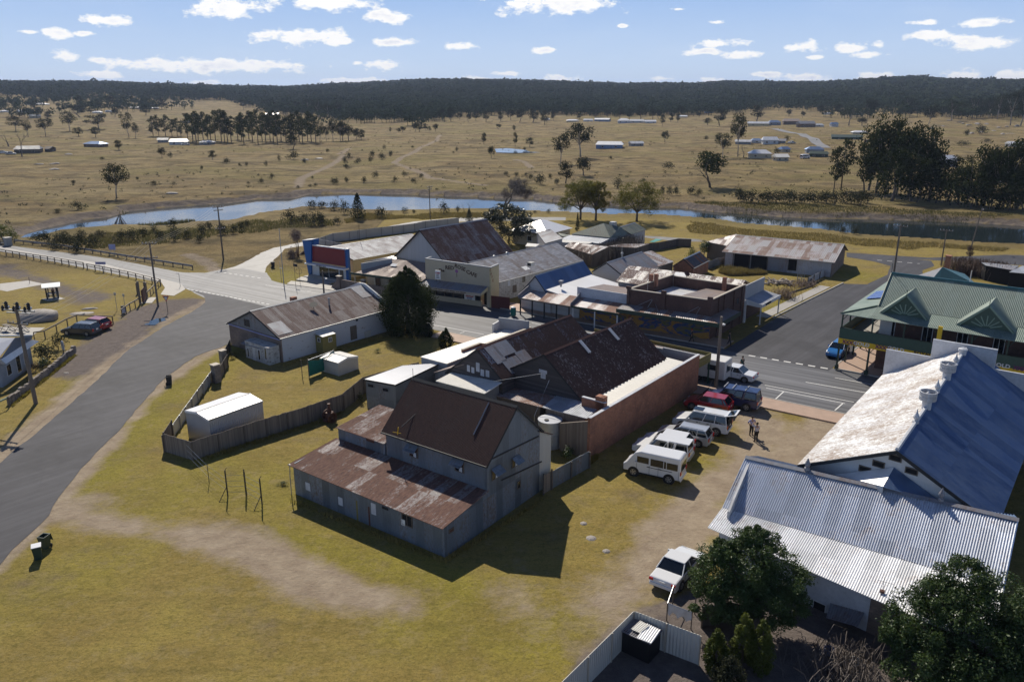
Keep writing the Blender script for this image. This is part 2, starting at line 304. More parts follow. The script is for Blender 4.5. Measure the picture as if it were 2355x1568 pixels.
M['pink']=plain('mauve paint',(.30,.12,.28));M['brownpaint']=plain('brown lettering',(.06,.025,.015));M['redletter']=plain('red lettering',(.5,.02,.02));M['blueletter']=plain('blue lettering',(.03,.06,.3));M['orangeletter']=plain('rust orange lettering',(.28,.09,.03))
m,n,b=mat('solar cells',.15,.2);uv=uvc(n);t=n.new('ShaderNodeTexBrick',{'Vector':uv,'Color1':(.02,.06,.30,1),'Color2':(.03,.08,.36,1),'Mortar':(.35,.42,.6,1),'Scale':1,'Mortar Size':.02,'Brick Width':1.0,'Row Height':.33},offset=0);n.set(b.inputs['Base Color'],t.outputs[0]);M['solar']=m
m,n,b=mat('window glass',.06,0,.8);b.inputs['Base Color'].default_value=(.012,.016,.022,1);M['glass']=m
m,n,b=mat('car glass',.05,0,.9);b.inputs['Base Color'].default_value=(.008,.012,.016,1);M['cglass']=m
def carpaint(name,col,metal=.0):
 m,n,b=mat(name,.28,metal,.6);b.inputs['Base Color'].default_value=(*col,1);b.inputs['Coat Weight'].default_value=.6;b.inputs['Coat Roughness'].default_value=.06;M[name]=m
carpaint('paint_white',(.72,.73,.74));carpaint('paint_silver',(.50,.52,.55),.4);carpaint('paint_red',(.30,.01,.02));carpaint('paint_navy',(.004,.014,.085));carpaint('paint_dark',(.02,.03,.045));carpaint('paint_blue',(.01,.14,.42))
m,n,b=mat('tail lamp',.2,0,.6);b.inputs['Base Color'].default_value=(.45,.02,.015,1);M['taillight']=m
m,n,b=mat('head lamp',.1,.2,.8);b.inputs['Base Color'].default_value=(.55,.58,.6,1);M['headlight']=m
def mural():
 m,n,b=mat('mural',.7);uv=uvc(n);nz=n.noise(n.mapv(uv,(.35,1.0,1)),1.1,4,.6,1.2)
 cr=n.new('ShaderNodeValToRGB',{'Fac':n.ramp(nz,.3,.7)});e=cr.color_ramp.elements
 e[0].position=0;e[0].color=(.02,.08,.02,1);e[1].position=1;e[1].color=(.30,.06,.03,1)
 for p,c in((.25,(.16,.13,.04,1)),(.42,(.012,.045,.17,1)),(.5,(.012,.05,.2,1)),(.56,(.30,.15,.03,1)),(.75,(.38,.22,.04,1)),(.88,(.2,.1,.05,1))):
  k=e.new(p);k.color=c
 n.set(b.inputs['Base Color'],cr.outputs[0]);return m
M['mural']=mural()
def asphalt(name,col,dark,spec=.5,rough=.62,lanes=0):
 m,n,b=mat(name,rough,0,spec);p=obc(n)
 f=n.math('ADD',n.math('MULTIPLY',n.noise(p,.12,3,.5),.6),n.math('MULTIPLY',n.noise(p,9,4,.7),.4))
 c=n.mix(n.ramp(f,.2,.8),dark,col)
 if lanes:
  rt=n.new('ShaderNodeMapping',{'Vector':p,'Rotation':(0,0,R(34.2)),'Scale':(1,1,1)}).outputs[0]
  st=n.noise(n.mapv(rt,(.03,1.3,.0)),1,3,.6);c=n.mix(n.math('MULTIPLY',n.ramp(st,.45,.62),lanes),c,tuple(x*1.7 for x in col))
  st=n.noise(n.mapv(rt,(.03,.9,.0),(5,9,0)),1,3,.6);c=n.mix(n.math('MULTIPLY',n.ramp(st,.5,.7),.5),c,dark)
 else:
  rt=n.new('ShaderNodeMapping',{'Vector':p,'Rotation':(0,0,R(-50)),'Scale':(1,1,1)}).outputs[0]
  c=n.mix(n.ramp(n.noise(n.mapv(rt,(.05,.9,0)),1,5,.65),.45,.7,0,.6),c,tuple(x*1.5 for x in col));c=n.mix(n.ramp(n.noise(n.mapv(rt,(.3,2.2,0),(4,9,0)),1,5,.75),.6,.7,0,.5),c,tuple(x*1.9 for x in col));c=n.mix(n.ramp(n.noise(p,.16,4,.6),.5,.62,0,.5),c,tuple(x*.75 for x in dark))
 cr=n.new('ShaderNodeTexVoronoi',{'Vector':n.mapv(p,(1,1,0),(0,0,0)),'Scale':.13,'Randomness':1.0},feature='DISTANCE_TO_EDGE').outputs[0]
 c=n.mix(n.math('MULTIPLY',n.math('LESS_THAN',n.math('ADD',cr,n.math('MULTIPLY',n.noise(p,1.2,4),.05)),.030),.25),c,dark)
 n.set(b.inputs['Base Color'],c);bump(n,b,n.noise(p,30,3,.7),.2,.006)
 n.set(b.inputs['Roughness'],n.ramp(n.noise(p,1.2,4),.3,.7,rough-.02,rough+.03));return m
M['asphalt']=asphalt('dark asphalt',(.066,.066,.075),(.048,.048,.055),.25,.75)
M['asphalt_worn']=asphalt('worn pale asphalt',(.110,.112,.120),(.075,.075,.082),.4,.62,.8)
M['gravelroad']=asphalt('gravel road',(.21,.205,.20),(.14,.135,.13),.5,.6)
def leafmat(name,c1,c2,trans=.25,rough=.55,scale=1.2,spec=.25):
 m,n,b=mat(name,rough,0,spec);p=obc(n)
 oi=n.new('ShaderNodeObjectInfo').outputs['Random']
 f=n.ramp(n.math('ADD',n.math('MULTIPLY',n.noise(p,scale,3,.6),.7),n.math('ADD',n.math('MULTIPLY',n.noise(p,scale*9,2),.3),n.math('MULTIPLY',n.math('SUBTRACT',oi,.5),.25))),.35,.65)
 c=n.mix(f,c1,c2);n.set(b.inputs['Base Color'],c)
 tr=n.new('ShaderNodeBsdfTranslucent',{'Color':n.mix(.25 if trans<.3 else.5,c,(.10,.12,.01))})
 mxs=n.new('ShaderNodeMixShader',{0:trans,1:b.outputs[0],2:tr.outputs[0]});n.l.new(mxs.outputs[0],n.n['Material Output'].inputs[0]);return m
M['leaf_gum']=leafmat('eucalypt leaves',(.014,.020,.010),(.036,.044,.018),.12,.9,1.2,.03)
M['leaf_pine']=leafmat('pine needles',(.014,.024,.010),(.042,.055,.020),.15,.9,.8,.03)
M['leaf_shrub']=leafmat('grey green scrub',(.032,.036,.022),(.065,.066,.038),.15,.9,1.2,.05)
M['leaf_brownish']=leafmat('russet twigs',(.07,.035,.028),(.12,.07,.05),.1)
M['leaf_willow']=leafmat('yellow willow leaves',(.13,.12,.02),(.24,.19,.03),.4)
M['leaf_glossy']=leafmat('glossy dark leaves',(.018,.042,.010),(.065,.105,.026),.22,.5,1.5,.35)
M['leaf_magnolia']=leafmat('magnolia leaves',(.02,.028,.012),(.05,.06,.025),.15,.35,1.5,.6)
M['leaf_lime']=leafmat('yellow green shrub leaves',(.06,.08,.012),(.14,.16,.03),.35)
M['leaf_topiary']=leafmat('clipped cypress',(.015,.025,.010),(.03,.045,.016),.1)
M['leaf_forest']=leafmat('forest canopy',(.011,.026,.020),(.058,.078,.036),0,1,.02,0)
M['bark']=plain('bark',(.10,.08,.065),var=.3,scale=5);M['bark_pale']=plain('pale gum bark',(.34,.29,.24),var=.25,scale=3);M['twig']=plain('bare twigs',(.12,.10,.09),var=.2);M['twig_red']=plain('reddish bare twigs',(.15,.10,.08),var=.2)
M['drygrass']=leafmat('dry grass blades',(.26,.19,.08),(.36,.27,.12),.3,.8,.6,.1)
M['reed']=leafmat('reeds',(.10,.09,.045),(.17,.14,.07),.3,.8,.6,.1)
def water_mat():
 m,n,b=mat('river water',.03,0,.5);b.inputs['Base Color'].default_value=(.02,.03,.035,1);b.inputs['IOR'].default_value=1.6;p=obc(n)
 h=n.math('ADD',n.noise(n.mapv(p,(1,1.6,1)),.9,4,.6),n.math('MULTIPLY',n.noise(p,5,3),.2));bump(n,b,h,.12,.06)
 n.set(b.inputs['Roughness'],n.ramp(n.noise(p,.06,3),.45,.62,.02,.10));return m
M['water']=water_mat()
def ground_mat():
 m,n,b=mat('ground',.95,0,.15);p=obc(n);at=n.new('ShaderNodeVertexColor',layer_name='zone')
 s=n.new('ShaderNodeSeparateColor',{'Color':at.outputs[0]});dirt,green,gravel=s.outputs[0],s.outputs[1],s.outputs[2];pad=at.outputs['Alpha']
 big=n.noise(p,.035,5,.6);med=n.noise(p,.22,6,.65);fine=n.noise(p,2.6,5,.7);vf=n.noise(p,13,4,.75)
 mow=n.noise(n.new('ShaderNodeMapping',{'Vector':p,'Rotation':(0,0,R(-38)),'Scale':(.05,.9,0)}).outputs[0],1,4,.6)
 straw=n.mix(n.ramp(med,.35,.65),(.26,.19,.052),(.35,.262,.078));straw=n.mix(n.ramp(mow,.4,.6,0,.35),straw,(.18,.14,.045))
 grn=n.mix(n.ramp(med,.38,.68),(.215,.185,.03),(.29,.245,.042))
 gmix=n.ramp(n.math('ADD',n.math('MULTIPLY',n.math('SUBTRACT',green,.5),1.6),n.math('ADD',n.math('MULTIPLY',n.math('SUBTRACT',med,.5),2.0),n.math('MULTIPLY',n.math('SUBTRACT',fine,.5),.9))),-.5,.7)
 town=n.mix(gmix,straw,grn)
 bare=n.ramp(n.noise(n.mapv(p,loc=(31,7,0)),.16,7,.72),.53,.68,0,.7);town=n.mix(bare,town,(.175,.135,.09))
 town=n.mix(n.ramp(vf,.5,.66,0,.28),town,(.075,.065,.02));town=n.mix(n.ramp(fine,.48,.7,0,.45),town,(.34,.265,.095));town=n.mix(n.ramp(n.noise(n.mapv(p,loc=(3,8,0)),6,4,.75),.5,.66,0,.5),town,(.10,.085,.025))
 town=n.mix(n.ramp(n.noise(n.mapv(p,loc=(13,4,0)),1.5,6,.8),.5,.6,0,.42),town,(.12,.105,.024));town=n.mix(n.ramp(n.noise(n.mapv(p,loc=(2,41,0)),.7,7,.78),.53,.62,0,.5),town,(.30,.235,.11));town=n.mix(n.ramp(n.noise(n.mapv(p,loc=(23,1,0)),4,4,.8),.52,.62,0,.35),town,(.09,.08,.02))
 p1=n.mix(n.ramp(big,.38,.62),(.275,.195,.085),(.385,.295,.135));p1=n.mix(n.ramp(n.noise(p,.11,6,.68),.44,.62,0,.85),p1,(.115,.085,.042));p1=n.mix(n.ramp(n.noise(n.mapv(p,(.6,1,1),(50,3,0)),.022,4,.6),.5,.6,0,.6),p1,(.25,.21,.07));p1=n.mix(n.ramp(n.noise(n.mapv(p,(.35,1,1),(2,33,0)),.09,6,.7),.56,.64,0,.75),p1,(.075,.06,.032))
 p1=n.mix(n.ramp(n.noise(n.mapv(p,(.25,1,1),(5,5,0)),.05,6,.7),.5,.66,0,.7),p1,(.30,.235,.125));p1=n.mix(n.ramp(n.noise(n.mapv(p,loc=(9,2,0)),.05,5,.6),.56,.7,0,.6),p1,(.13,.105,.035))
 p1=n.mix(n.ramp(n.noise(p,1.1,5,.75),.5,.68,0,.55),p1,(.09,.065,.035))
 base=n.mix(pad,town,p1)
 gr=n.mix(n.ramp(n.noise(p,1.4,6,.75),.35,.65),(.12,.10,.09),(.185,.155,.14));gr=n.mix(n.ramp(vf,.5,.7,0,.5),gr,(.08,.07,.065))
 gm=n.ramp(n.math('ADD',gravel,n.math('MULTIPLY',n.math('SUBTRACT',n.noise(p,.8,6,.7),.5),1.1)),.3,.7)  # gravel mask, also the painted shade of the near yard
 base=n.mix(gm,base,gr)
 dc=n.mix(n.ramp(n.noise(p,.6,6,.7),.35,.65),(.27,.21,.15),(.38,.31,.225))
 dm=n.ramp(n.math('ADD',dirt,n.math('MULTIPLY',n.math('SUBTRACT',n.noise(p,.55,7,.72),.5),1.2)),.25,.75)
 base=n.mix(dm,base,dc);n.set(b.inputs['Base Color'],base)
 dist=n.new('ShaderNodeMapRange',{'Value':pad,'From Min':0,'From Max':1,'To Min':.14,'To Max':.9}).outputs[0]
 hh=n.math('ADD',n.math('MULTIPLY',med,n.math('MULTIPLY',pad,3.0)),n.math('MULTIPLY',vf,.5));hh=n.math('ADD',hh,n.math('ADD',fine,n.math('MULTIPLY',n.noise(p,.9,3),.8)))
 bp=n.new('ShaderNodeBump',{'Height':hh,'Strength':.8,'Distance':dist});n.set(b.inputs['Normal'],bp.outputs[0]);return m
M['ground']=ground_mat()
# -- mesh building
BASE={}
UPZ=Vector((0,0,1))
class MB:
 def __init__(s):s.v=[];s.f=[];s.uvn=[]
 def add(s,vs,fs,nrm=None):
  k=len(s.v);s.v+=[Vector(v)for v in vs]
  for f in fs:s.f.append(tuple(i+k for i in f));s.uvn.append(nrm)
  return s
 def box(s,c,sx,sy,sz,ax=None,ay=None,az=None):
  """box centred at c, half sizes along axes"""
  ax=Vector(ax or(1,0,0));ay=Vector(ay or(0,1,0));az=Vector(az or(0,0,1));c=Vector(c)
  vs=[c+ax*(sx*i)+ay*(sy*j)+az*(sz*k)for k in(-1,1)for j in(-1,1)for i in(-1,1)]
  return s.add(vs,[(0,2,3,1),(4,5,7,6),(0,1,5,4),(2,6,7,3),(0,4,6,2),(1,3,7,5)])
 def prism(s,poly,vec):
  """closed polygon (list of 3D points) swept along vec"""
  n=len(poly);poly=[Vector(p)for p in poly];vec=Vector(vec)
  nn=Vector((0,0,0))
  for i in range(n):nn+=poly[i].cross(poly[(i+1)%n])
  if nn.dot(vec)<0:poly=poly[::-1]
  vs=poly+[p+vec for p in poly]
  return s.add(vs,[tuple(range(n-1,-1,-1)),tuple(range(n,2*n))]+[(i,(i+1)%n,n+(i+1)%n,n+i)for i in range(n)])
 def tube(s,p,r,n=6,cap=True):
  p=[Vector(x)for x in p];m=len(p);r=[r]*m if not hasattr(r,'__len__')else r;k=len(s.v)
  for i in range(m):
   d=(p[min(i+1,m-1)]-p[max(i-1,0)]);d=d.normalized()if d.length>1e-6 else UPZ
   a=d.cross(Vector((0,0,1))if abs(d.z)<.9 else Vector((1,0,0))).normalized();b=d.cross(a)
   s.v+=[p[i]+(a*math.cos(2*math.pi*j/n)+b*math.sin(2*math.pi*j/n))*r[i]for j in range(n)]
  for i in range(m-1):
   for j in range(n):s.f.append((k+i*n+j,k+i*n+(j+1)%n,k+(i+1)*n+(j+1)%n,k+(i+1)*n+j));s.uvn.append(None)
  if cap:s.f.append(tuple(k+j for j in range(n-1,-1,-1)));s.f.append(tuple(k+(m-1)*n+j for j in range(n)));s.uvn+=[None,None]
  return s
 def lathe(s,c,prof,n=16,ax=(0,0,1)):
  c=Vector(c);ax=Vector(ax).normalized();a=ax.cross(Vector((0,0,1))if abs(ax.z)<.9 else Vector((1,0,0))).normalized();b=ax.cross(a);k=len(s.v);m=len(prof)
  for(r,h)in prof:s.v+=[c+ax*h+(a*math.cos(2*math.pi*j/n)+b*math.sin(2*math.pi*j/n))*max(r,1e-4)for j in range(n)]
  for i in range(m-1):
   for j in range(n):s.f.append((k+i*n+j,k+i*n+(j+1)%n,k+(i+1)*n+(j+1)%n,k+(i+1)*n+j));s.uvn.append(None)
  s.f.append(tuple(k+j for j in range(n-1,-1,-1)));s.f.append(tuple(k+(m-1)*n+j for j in range(n)));s.uvn+=[None,None]
  return s
 def build(s,name,m,parent=None,smooth=False,bevel=0):
  me=bpy.data.meshes.new(name);off=BASE.get(parent.name,Vector())if parent else Vector()
  me.from_pydata([tuple(v-off)for v in s.v],[],s.f);me.update()
  uvl=me.uv_layers.new(name='UVMap');data=np.zeros(len(me.loops)*2,'f')
  for pi,pl in enumerate(me.polygons):
   nn=Vector(s.uvn[pi])if s.uvn[pi]is not None else pl.normal
   if abs(nn.z)>.999 or nn.length<1e-6:t=Vector((math.cos(R(-38)),math.sin(R(-38)),0));bt=Vector((-t.y,t.x,0))
   else:t=UPZ.cross(nn).normalized();bt=nn.cross(t).normalized()
   for li,vi in zip(pl.loop_indices,pl.vertices):
    p=s.v[vi];data[2*li]=p.dot(t);data[2*li+1]=p.dot(bt)
  uvl.data.foreach_set('uv',data)
  if smooth:me.polygons.foreach_set('use_smooth',[True]*len(me.polygons))
  mm=M[m]if isinstance(m,str)else m;me.materials.append(mm)
  o=bpy.data.objects.new(name,me);C.objects.link(o)
  if parent:o.parent=parent;BASE[o.name]=off
  else:BASE[o.name]=Vector()
  if bevel:
   b=o.modifiers.new('bevel','BEVEL');b.width=bevel;b.segments=2;b.limit_method='ANGLE';b.angle_limit=R(35)
  return o
def tag(o,label,cat,group=None):
 o['label']=label;o['category']=cat
 if group:o['group']=group
 return o
def thing(name,label,cat,loc,group=None):
 o=bpy.data.objects.new(name,None);C.objects.link(o);o.location=loc;o.empty_display_size=.3;BASE[o.name]=Vector(loc);return tag(o,label,cat,group)
def kind(o,k):o['kind']=k;return o
def solo(mb,name,m,label,cat,group=None,smooth=False):
 """a thing that is one mesh, with its origin at its base"""
 xs=[v.x for v in mb.v];ys=[v.y for v in mb.v];zs=[v.z for v in mb.v];c=Vector(((min(xs)+max(xs))/2,(min(ys)+max(ys))/2,min(zs)))
 o=mb.build(name,m,smooth=smooth)
 o.data.transform(Matrix.Translation(-c));o.location=c;return tag(o,label,cat,group)
# -- ground sheet
def axis(lo,hi,a,b,step,g=1.07):
 mid=list(np.arange(a,b+1e-6,step));s=step;x=b;up=[]
 while x<hi:s*=g;x+=s;up.append(x)
 s=step;x=a;dn=[]
 while x>lo:s*=g;x-=s;dn.append(x)
 return np.array(dn[::-1]+mid+up)
gx=axis(-4500,4500,-62,75,.6,1.045);gy=axis(-60,7000,22,150,.6,1.022)
GX,GY=np.meshgrid(gx,gy);GZ=terr(GX,GY)
def L(k,pts):return[q(k,*p)for p in pts]
def soft(d,w0,w1):return np.clip((w1-d)/(w1-w0),0,1)
wob=(vnoise(GX,GY,2.2,1)-.5)*1.4+(vnoise(GX,GY,6,2)-.5)*2
dirt=soft(line_d(GX,GY,L('D',[(100,1170),(190,1195),(300,1212),(437,1228),(605,1275),(700,1320),(800,1362),(930,1395)]))+wob,.3,3.2)*.95
dirt=np.maximum(dirt,soft(line_d(GX,GY,L('D',[(1930,960),(1860,1000),(1790,1060),(1760,1110)]))+wob,.6,3.6))
dirt=np.maximum(dirt,.95*soft(line_d(GX,GY,L('D',[(1720,935),(1760,990),(1680,1090),(1590,1170),(1540,1250),(1450,1330),(1380,1400)]))+wob,.5,4.5))
dirt=np.maximum(dirt,.5*soft(line_d(GX,GY,L('D',[(1180,1370),(1300,1480),(1500,1400)]))+wob*1.5,.3,5))
dirt=np.maximum(dirt,soft(line_d(GX,GY,L('D',[(-40,1085),(60,1010),(130,950),(215,882),(268,838)]))+wob*.5,.7,2.6))
dirt=np.maximum(dirt,.6*soft(line_d(GX,GY,L('D',[(270,822),(400,730),(470,700),(480,690)]))+wob*.5,.3,1.6))
dirt=np.maximum(dirt,.85*soft(line_d(GX,GY,L('D',[(-20,1320),(60,1240),(120,1172),(150,1120),(195,1072),(290,975),(375,875),(400,858)]))+wob*.5,.2,1.6))
dirt=np.maximum(dirt,.8*soft(line_d(GX,GY,L('D',[(400,862),(440,835),(500,800)]))+wob*.3,.3,1.6))
tracks=[L('z2',[(690,500),(660,545),(560,590),(470,640),(370,695)]),L('z2',[(370,695),(450,720),(560,770),(620,805),(800,830),(1000,850)]),L('z1',[(2355,640),(2260,710),(2180,750),(2060,800),(2040,860)]),L('z2',[(0,640),(60,600)]),L('z2',[(1200,670),(1260,690),(1310,730)]),L('z1',[(1290,1325),(1400,1360),(1480,1430)])]
for t in tracks:dirt=np.maximum(dirt,.95*soft(line_d(GX,GY,t)+wob*.4,.6,2.2))
sd_r=-poly_sd(GX,GY,RV)
north=(GY>np.interp(GX,*zip(*sorted([(p[0],p[1])for p in[q(*r,WZ)for r in river_far]]))))
dirt=np.maximum(dirt,np.where(north,soft(sd_r+wob*1.5,3,9)*.4,soft(sd_r+wob,.5,3)*.4))
gravel=soft(line_d(GX,GY,L('D',[(200,840),(290,770),(360,715),(420,700)]))+wob,2.2,5.5)*.8
gravel=np.maximum(gravel,.9*soft(line_d(GX,GY,L('D',[(250,800),(330,740)]))+wob,2.0,4))
gravel=np.maximum(gravel,.8*soft(line_d(GX,GY,L('D',[(110,1190),(60,1245),(0,1300),(-40,1340)]))+wob*.5,.1,1.3))
gravel=np.maximum(gravel,.45*soft(line_d(GX,GY,L('D',[(120,1180),(300,1215),(500,1235),(600,1260)]))+wob*1.4,.5,3.5))
gravel=np.maximum(gravel,.7*soft(line_d(GX,GY,L('D',[(0,612),(120,660),(210,690)]))+wob,1,5))
gravel=np.maximum(gravel,np.where(north,soft(sd_r+wob,2.5,4.5)*.9,0));gravel=np.maximum(gravel,soft(-poly_sd(GX,GY,np.array([p[:2]for p in L('D',[(1455,1410),(1330,1520),(1290,1750),(2600,1900),(2600,1420),(2250,1400),(1800,1380),(1640,1350)])])),-.3,.8));green=np.full(GX.shape,.22)  # near yard polygon borrows the gravel channel to paint its shade
for pts,a,b,v in[([(170,1100),(330,930),(430,860),(520,790)],2,7,.95),([(330,1150),(480,1080),(640,1130)],2,8,.7),([(650,1230),(900,1310),(1080,1370)],.5,4.5,.9),([(1000,1400),(1250,1450),(1400,1480)],2,7,.7),([(1640,1080),(1650,1180),(1600,1230)],1,3.5,.95),([(0,1300),(100,1350),(200,1300)],2,8,.6),([(640,620),(640,655),(700,650)],2,5,1.0),([(120,650),(420,690)],3,9,.3),([(1770,715),(1830,690)],1,3,1.0),([(160,900),(220,830),(290,760)],.6,2.6,.9),([(1960,630),(2010,640)],2,6,.9),([(760,800),(950,790)],1,4,.4)]:
 green=np.maximum(green,v*soft(line_d(GX,GY,L('D',pts)),a,b))
padk=np.where(north,1.0,0.0)*np.clip(sd_r/3,0,1);townside=np.clip(1-sd_r/16,0,.9);townside=np.where((GX<-30)&~north,np.maximum(townside,np.clip((GY-128-GX*.0)/10,0,1)*.9),townside)
padk=np.maximum(padk,np.where(north,0,townside));padk=np.where(GY>270,1.0,padk)
ny,nx=GX.shape;idx=np.arange(nx*ny).reshape(ny,nx)
V3=np.stack([GX.ravel(),GY.ravel(),GZ.ravel()],1)
F4=np.stack([idx[:-1,:-1].ravel(),idx[:-1,1:].ravel(),idx[1:,1:].ravel(),idx[1:,:-1].ravel()],1)
def fastmesh(name,V,F,m,attr=None,smooth=False):
 me=bpy.data.meshes.new(name);k=F.shape[1]
 me.vertices.add(len(V));me.vertices.foreach_set('co',V.astype('f').ravel());me.loops.add(F.size);me.loops.foreach_set('vertex_index',F.astype('i').ravel())
 me.polygons.add(len(F));me.polygons.foreach_set('loop_start',np.arange(0,F.size,k,dtype='i'));me.polygons.foreach_set('loop_total',np.full(len(F),k,'i'))
 if smooth:me.polygons.foreach_set('use_smooth',np.ones(len(F),bool))
 me.update(calc_edges=True);me.validate()
 if attr is not None:
  a=me.color_attributes.new('zone','FLOAT_COLOR','POINT');a.data.foreach_set('color',attr.astype('f').ravel())
 me.materials.append(M[m]);return me
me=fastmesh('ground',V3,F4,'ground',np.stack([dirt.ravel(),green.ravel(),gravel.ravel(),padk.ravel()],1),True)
gob=bpy.data.objects.new('ground',me);C.objects.link(gob);kind(gob,'structure')
wx=RV[:,0];mb=MB();mb.add([(-260,90,WZ),(420,90,WZ),(420,330,WZ),(-260,330,WZ)],[(0,1,2,3)]);kind(mb.build('river','water'),'structure')
# -- roads
def sheet(name,pts,z,m,jit=0.0,kindof='structure',seg=1.2):
 """flat polygon with slightly ragged edges"""
 P=[]
 for i in range(len(pts)):
  a,b=Vector(pts[i]),Vector(pts[(i+1)%len(pts)]);n=max(1,int((b-a).length/seg))if jit else 1
  for k in range(n):
   p=a.lerp(b,k/n)
   if jit:p=p+Vector(((vnoise(np.array(p.x),np.array(p.y),.9,11)-.5)*jit*2,(vnoise(np.array(p.x),np.array(p.y),.9,12)-.5)*jit*2,0))
   P.append((p.x,p.y,z))
 import bmesh
 bm=bmesh.new();f=bm.faces.new([bm.verts.new(p)for p in P]);bm.normal_update()
 if f.normal.z<0:f.normal_flip()
 bmesh.ops.triangulate(bm,faces=[f]);me=bpy.data.meshes.new(name);bm.to_mesh(me);me.materials.append(M[m]);bm.free()
 o=bpy.data.objects.new(name,me);C.objects.link(o);kind(o,kindof);return o
US=Vector((math.cos(R(52)),math.sin(R(52)),0));VS=Vector((math.cos(R(-38)),math.sin(R(-38)),0));VT=Vector((math.cos(R(-34.2)),math.sin(R(-34.2)),0));UT=Vector((-VT.y,VT.x,0))
def uv2(u,v,z=0):return US*u+VS*v+Vector((0,0,z))
K1=q('z6',565,1040)
def st(s,t,z=0):return K1+VT*s+UT*t+Vector((0,0,z))
STW=12.9
hw_far=[q('D',x,y)for x,y in[(-260,520),(0,563),(27,566),(150,581),(252,595),(345,613),(420,627),(470,628),(510,620)]]
hw_near=[q('D',x,y)for x,y in[(427,664),(385,652),(300,637),(168,611),(60,589),(0,578),(-260,538)]]
sideA=[q('D',x,y)for x,y in[(560,605),(600,582),(632,570)]]
sideB=[q('D',x,y)for x,y in[(655,572),(640,590),(612,612),(606,630),(616,642),(650,652)]]
s1r=[q('D',x,y)for x,y in[(560,770),(524,792),(447,820),(403,854),(369,877),(282,981),(188,1076),(148,1124),(116,1184),(64,1231),(0,1295),(-90,1400),(-420,1850)]]
s1l=[q('D',x,y)for x,y in[(-760,1700),(-60,1105),(0,1062),(101,981),(215,882),(292,807),(386,746),(450,713),(474,695),(470,680)]]
sheet('road',[q('D',660,655),st(-57,STW),st(60,STW),st(60,0),st(-62,0),q('D',560,745),q('D',500,700),q('D',427,664)]+hw_near[1:]+hw_far+[q('D',560,618),q('D',612,628),q('D',625,645)],.016,'asphalt_worn',.12)
sheet('side_road',s1r+s1l+[q('D',440,668),q('D',520,683),q('D',640,712),q('D',650,740)],.024,'asphalt',.16)
sheet('gravel_road',[q('D',497,625),q('D',540,613)]+sideA+[q('D',700,556),q('D',760,545),q('D',880,523),q('D',950,510),q('D',1060,500),q('D',1300,500),q('D',1300,507),q('D',1060,510),q('D',960,520),q('D',800,548),q('D',720,562)]+sideB[:5]+[q('D',600,640),q('D',520,632)],.008,'gravelroad',.2)
cL=[q('z6',670,500),q('z6',880,385),q('z6',1120,270)]
cR=[q('z6',1030,845),q('z6',1100,790),q('z6',1180,760),q('z6',1400,470)]
sheet('cross_street',[uv2(84.3,-34.6)]+[q('z6',670,490),q('z6',880,380),q('z6',1120,262),q('z6',1280,265),q('z6',1420,200),q('z6',1440,140),q('z6',1330,110),q('z6',1140,78),q('z6',1140,52),q('z6',1500,80),q('z6',1720,105),q('z6',1740,140),q('z6',1660,170),uv2(126,-22.5),uv2(84.2,-22.8)],.020,'asphalt',.05)
sheet('back_road',[q('z6',1140,56),q('z3',1700,1360),q('z3',2400,1400),q('z3',2400,1330),q('z3',2220,1325),q('z3',1700,1345),q('z3',1140,1310),q('z3',850,1270),q('y5',1520,425),q('D',1250,512),q('D',1250,506),q('D',1600,560),q('z3',700,1245),q('z3',1140,1295)][:7]+[q('z3',1140,1312)],.010,'asphalt',.1)
sheet('lane',[q('y5',1520,425),q('y5',2355,480),q('z3',100,1225),q('z3',180,1232),q('z3',180,1222),q('y5',2355,510),q('y5',1980,505),q('y5',1520,450)],.010,'gravelroad',.1)
def strip(name,s0,s1,t0,t1,z,m):return kind(MB().prism([st(s0,t0),st(s1,t0),st(s1,t1),st(s0,t1)],(0,0,z)).build(name,m),'structure')
strip('footpath',-40,60,-2.7,-.16,.13,'pink_pave');strip('kerb',-40,60,-.16,0,.15,'concrete')
strip('footpath',-57,-8.6,STW+.16,STW+3.4,.13,'pink_pave');strip('kerb',-57,-8.6,STW,STW+.16,.15,'concrete')
def ribbon(name,pts,w,z,m,side=1):
 L_,R_=[],[]
 for i,p in enumerate(pts):
  d=(pts[min(i+1,len(pts)-1)]-pts[max(i-1,0)]).normalized();nn=Vector((-d.y,d.x,0))*side;L_.append(p);R_.append(p+nn*w)
 mb=MB()
 for i in range(len(pts)-1):mb.prism([L_[i],L_[i+1],R_[i+1],R_[i]],(0,0,z))
 return kind(mb.build(name,m),'structure')
ribbon('kerb',[q('z6',640,497),q('z6',880,377),q('z6',1120,259)],.18,.14,'concrete')
ribbon('footpath',[q('z6',600,497),q('z6',870,362),q('z6',1030,285)],1.6,.05,'concrete')
kind(MB().prism([uv2(85.32,-21.9),uv2(86.1,-22.55),uv2(124,-22.55),uv2(124,-16),uv2(85.5,-16)],(0,0,.13)).build('footpath','pink_pave'),'structure')
kind(MB().prism([uv2(85.5,-15.99),uv2(90,-15.99),uv2(91,30),uv2(87,30)],(0,0,.13)).build('footpath','pink_pave'),'structure')
ribbon('kerb',[uv2(86.7,30),uv2(85.15,-21.9),uv2(86,-22.75),uv2(124,-22.75)],.17,.16,'concrete',-1)
sheet('path',[q('z4',1270,300),q('z4',1190,345),q('z4',1100,335),q('z4',1130,290),q('z4',1100,245),q('z4',700,140),q('z4',400,95),q('z4',0,20),q('z4',0,8),q('z4',400,82),q('z4',700,122),q('z4',1120,232),q('z4',1240,262)],.03,'concrete')
sheet('path',[q('w3',0,60),q('w3',320,25),q('w3',510,65),q('w3',230,115),q('w3',80,148),q('w3',0,132)],.012,'concrete')
sheet('path',[q('w3',0,545),q('w3',510,555),q('w3',370,640),q('w3',0,650)],.012,'concrete')
